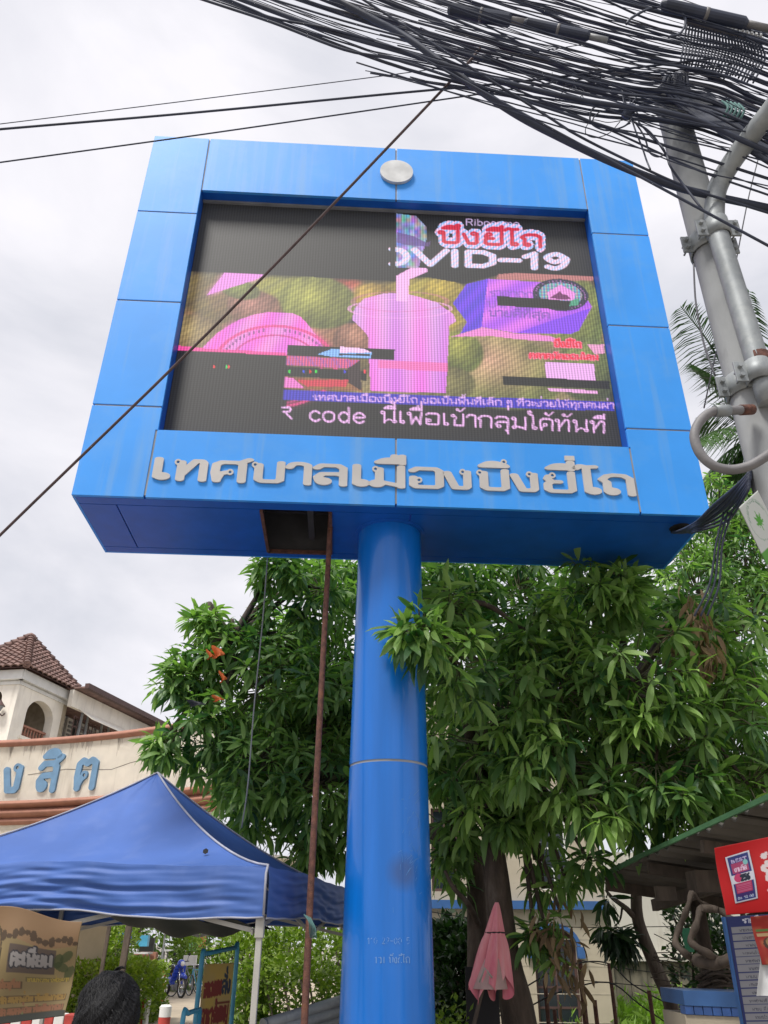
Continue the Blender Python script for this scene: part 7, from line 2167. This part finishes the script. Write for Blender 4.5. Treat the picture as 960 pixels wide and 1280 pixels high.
# hanging fascia box under the eave, not a lamp
a = P(862, 1089, 6.3); b = P(905, 1116, 6.3)
mb = MB(); mb.box((a + b) / 2, (b[0] - a[0], .2, a[2] - b[2])); mb.build('fascia_box', M['wood'], stall)
a = P(818, 1108, 6.6); b = P(846, 1126, 6.6); mb = MB(); mb.box((a + b) / 2, (b[0] - a[0], .04, a[2] - b[2])); mb.build('hanging_flap', M['wood'], stall)
# posts
for x, Y in ((868, 7.4), (990, 6.0)):
    p = P(x, 1110, Y); mb = MB(); mb.tube([V(p[0], Y, 0), p + V(0, 0, .1)], .06 if x < 900 else .04, 10); mb.build('post', M['bark'], stall)
# counter with tiles
ca = P(852, 1238, 6.4); cb = P(926, 1240, 6.2)
cz = ca[2]; dxy = (cb - ca)[:2]; lc = np.linalg.norm(dxy)
fC = lambda x, z, d: V(ca[0] + dxy[0] / lc * x, ca[1] + dxy[1] / lc * x + d, z)
L_ = lc + 1.2
ztl = P(880, 1258, 6.3)[2]; zt2 = P(880, 1270, 6.3)[2]
mb = MB(); mb.prism([(0, 0), (L_, 0), (L_, zt2), (0, zt2)], fC, .01, .5); mb.build('counter_base', M['cream2'], stall)
for k in range(3):
    mb = MB(); mb.prism([(L_ * k / 3 + .004, ztl), (L_ * (k + 1) / 3 - .004, ztl), (L_ * (k + 1) / 3 - .004, cz), (L_ * k / 3 + .004, cz)], fC, -.01, .5); mb.build('blue_board', M['blue_trim'], stall)
nt_ = 26
for k in range(nt_):
    mb = MB(); mb.prism([(L_ * k / nt_ + .003, zt2 + .003), (L_ * (k + 1) / nt_ - .003, zt2 + .003), (L_ * (k + 1) / nt_ - .003, ztl - .003), (L_ * k / nt_ + .003, ztl - .003)], fC, -.004, .1); mb.build('wall_tile', M['bluetile'], stall)
# twisted driftwood rack
dw = thing('driftwood_rack', P(880, 1205, 5.9), 'twisted bare branches bent into a ring hanging below the stall roof', 'driftwood')
def z8(x, y): return 740 + x / 4.364, 1000 + y / 4.364
def dwp(pts, r0, r1, Y=5.9):
    q = [P(*z8(x, y), Y + .05 * sin(x)) for x, y in pts]; sp = smooth_path(q, 5)
    mb = MB(); mb.tube(sp, [r0 + (r1 - r0) * i / (len(sp) - 1) + .004 * sin(i * 1.3) for i in range(len(sp))], 8); mb.build('branch', M['wood'], dw)
dwp([(545, 500), (520, 590), (480, 690), (455, 775), (500, 830), (580, 880), (700, 885), (760, 855)], 0.0180, 0.0270)
dwp([(690, 600), (600, 588), (570, 680), (540, 770), (620, 830), (700, 880)], 0.0192, 0.0252, 5.8)
dwp([(600, 590), (700, 605), (760, 650), (815, 690), (800, 760), (770, 850), (700, 890)], 0.0192, 0.0300, 5.75)
dwp([(815, 690), (830, 650), (810, 600)], 0.0180, 0.0180, 5.75)
dwp([(560, 870), (640, 890), (740, 880), (775, 860)], 0.0360, 0.0420, 5.85)
dwp([(545, 500), (600, 560), (680, 590)], 0.0108, 0.0132, 5.95)
rb_ = random.Random(3)
for k in range(26):
    x0, y0 = 590 + rb_.uniform(-30, 60), 1010 - rb_.uniform(-30, 70)
    pts = [(x0, y0), (x0 + 90, y0 - 40 + rb_.uniform(-20, 40)), (x0 + 190, y0 - 60 + rb_.uniform(-40, 90))]
    q = [P(*z8(x, y), 6.9 + .2 * rb_.random()) for x, y in pts]
    mb = MB(); mb.tube(smooth_path(q, 4), [.010] * 6 + [.007, .006, .004], 5, smooth=True); mb.build('brush_stick', M['wood'], label='thin dry stick in the brush pile behind the blue counter', cat='stick', group='dry sticks behind the stall counter')
for k in range(9):
    x0, y0 = 500 + rb_.uniform(-10, 10), 820 + 26 * k
    q = [P(*z8(x0, y0), 8.0), P(*z8(x0 - 80, y0 - 30 + rb_.uniform(-20, 20)), 8.1), P(*z8(x0 - 170, y0 - 50 + rb_.uniform(-40, 40)), 8.2)]
    mb = MB(); mb.tube(smooth_path(q, 4), .004, 4); mb.build('brush_twig', M['wood'], label='fine bare twig poking left from the brush beside the leaning trunk', cat='twig', group='fine twigs beside the leaning trunk')
a = P(852, 1160, 7.2); b = P(868, 1190, 7.2); c = P(858, 1190, 7.2)
mb = MB(); mb.prism([(a[0], a[2]), (a[0] + .09, a[2]), (b[0], b[2]), (c[0], c[2])], lambda x, z, d: V(x, 7.2 + d, z), 0, .02)
mb.build('green_tarp', mat('green plastic', (.02, .22, .10), .4), label='strip of green plastic hanging behind the driftwood ring', cat='tarp')
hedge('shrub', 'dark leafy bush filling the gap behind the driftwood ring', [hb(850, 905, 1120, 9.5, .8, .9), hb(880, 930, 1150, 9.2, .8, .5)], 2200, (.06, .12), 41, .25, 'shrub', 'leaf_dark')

# red banner with poster
rq = [P(893, 1060, 4.6), P(1010, 1036, 4.5), P(1010, 1136, 4.5), P(907, 1144, 4.6)]
def rfn(u, v, off=0.0):
    a = rq[0] + (rq[1] - rq[0]) * u; b = rq[3] + (rq[2] - rq[3]) * u
    return a + (b - a) * v + V(0, .012 * sin(u * 8) * v + .01 * sin(v * 5 + u * 3) - off, 0)
rbn = thing('red_banner', (rq[3] + rq[2]) / 2, 'red vinyl banner with white Thai letters and a taped poster on the stall', 'banner')
def paint_red(u, v, pts):
    X = u * 117; Y = v * 88
    c = Canvas(X, Y, (196, 12, 18))
    c.text('รับสมัคร', 57, 52, 112, 50, 22, (228, 214, 214), .13, .10)
    c.text('โทรด่วน', 62, 76, 110, 75, 10, (228, 214, 214), .12, .10)
    return c
print_mesh('cloth', 110, 84, rfn, paint_red, M['print'], rbn, thick=(0, .004, 0))
def pfn(u, v): return rfn(.10 + .265 * u + .035 * v, .17 + .68 * v - .04 * u, .008 + .006 * sin(v * 4))
def paint_poster(u, v, pts):
    X = u * 32; Y = v * 66
    c = Canvas(X, Y, (206, 208, 220))
    c.rect(2, 2, 30, 64, (44, 56, 122)); c.rect(5, 6, 27, 60, (60, 40, 110)); c.rect(5, 12, 27, 26, (168, 60, 104)); c.rect(5, 40, 27, 54, (176, 44, 90))
    c.text('BEST', 6, 11, 26, 11, 4, (190, 180, 220), .15, .12); c.text('งานวัด', 8, 24, 24, 24, 5, (224, 190, 214), .15, .12)
    c.rect(2, 28, 31, 40, (214, 214, 224)); c.ell(11, 33, 6, 6, (200, 60, 110)); c.text('2567', 14, 38, 30, 38, 8, (30, 40, 60), .2, .16)
    for k in range(6): c.rect(6, 42 + 2 * k, 26, 42.7 + 2 * k, (200, 110, 150))
    c.text('06-12 00', 5, 62, 27, 62, 3.2, (190, 200, 226), .12, .1); c.ell(24, 14, 3, 4, (130, 190, 190))
    return c
print_mesh('poster', 48, 90, pfn, paint_poster, M['print'], rbn, thick=(0, .002, 0))
# name list board
lq = [P(908, 1146, 5.4), P(1000, 1140, 5.2), P(1000, 1300, 5.2), P(934, 1300, 5.4)]
def lfn(u, v):
    a = lq[0] + (lq[1] - lq[0]) * u; b = lq[3] + (lq[2] - lq[3]) * u
    return a + (b - a) * v
lst = thing('list_board', V(lq[3][0], 5.4, 0), 'tall blue framed board with rows of white name strips at the right edge', 'notice board')
def paint_list(u, v, pts):
    X = u * 92; Y = v * 156
    c = Canvas(X, Y, (34, 44, 100))
    c.text('รายชื่อ', 20, 10, 46, 10, 6, (200, 200, 215), .13, .1)
    for k in range(14):
        c.rect(3.5, 14 + 10 * k, 92, 22.6 + 10 * k, (136, 136, 142))
        c.text(['นายสมชาย ดีมาก', 'นางสาวมาลี ขอด', 'นายบุญมี คงดี', 'นางสมใจ ทองดี'][k % 4], 14 + 3 * (k % 3), 20.6 + 10 * k, 52 + 2 * (k % 2), 20.6 + 10 * k, 2.6, (84, 84, 96), .16, .13)
    return c
print_mesh('board', 110, 190, lfn, paint_list, M['print'], lst, thick=(0, .02, 0))
for u in (.04, .96):
    p = lfn(u, .5); mb = MB(); mb.bar(V(p[0], p[1] + .04, 0), V(p[0], p[1] + .04, lq[0][2]), .04); mb.build('leg', M['blue_trim'], lst)
# small red food poster in front
oq = [P(938, 1146, 4.5), P(1005, 1140, 4.5), P(1005, 1206, 4.5), P(952, 1206, 4.5)]
def ofn(u, v):
    a = oq[0] + (oq[1] - oq[0]) * u; b = oq[3] + (oq[2] - oq[3]) * u
    return a + (b - a) * v + V(0, .01 * sin(v * 5), 0)
def paint_food(u, v, pts):
    X = u * 67; Y = v * 66
    c = Canvas(X, Y, (150, 34, 26))
    c.blend(np.clip(vnoise(X / 9, Y / 9, 3) * 1.6 - .8, 0, 1), (170, 110, 70))
    c.ell(24, 38, 14, 10, (70, 50, 36)); c.ell(24, 36, 10, 7, (150, 120, 80)); c.rect(4, 18, 40, 22, (90, 120, 60)); c.rect(4, 24, 40, 28, (180, 150, 110))
    return c
print_mesh('food_poster', 60, 60, ofn, paint_food, M['print'], None, thick=(0, .003, 0), label='small red food poster hanging below the red banner at the right edge', cat='poster')
p = P(962, 1230, 4.5); mb = MB(); mb.sheet(lambda u, v: P(952 + 30 * u - 6 * v * (1 - u), 1190 + 55 * v, 4.5) + V(0, .02 * sin(u * 6), 0), 6, 6, .003, (0, 1, 0)); mb.build('hanging_cloth', M['disc'], label='corner of a white cloth at the right edge below the food poster', cat='cloth')
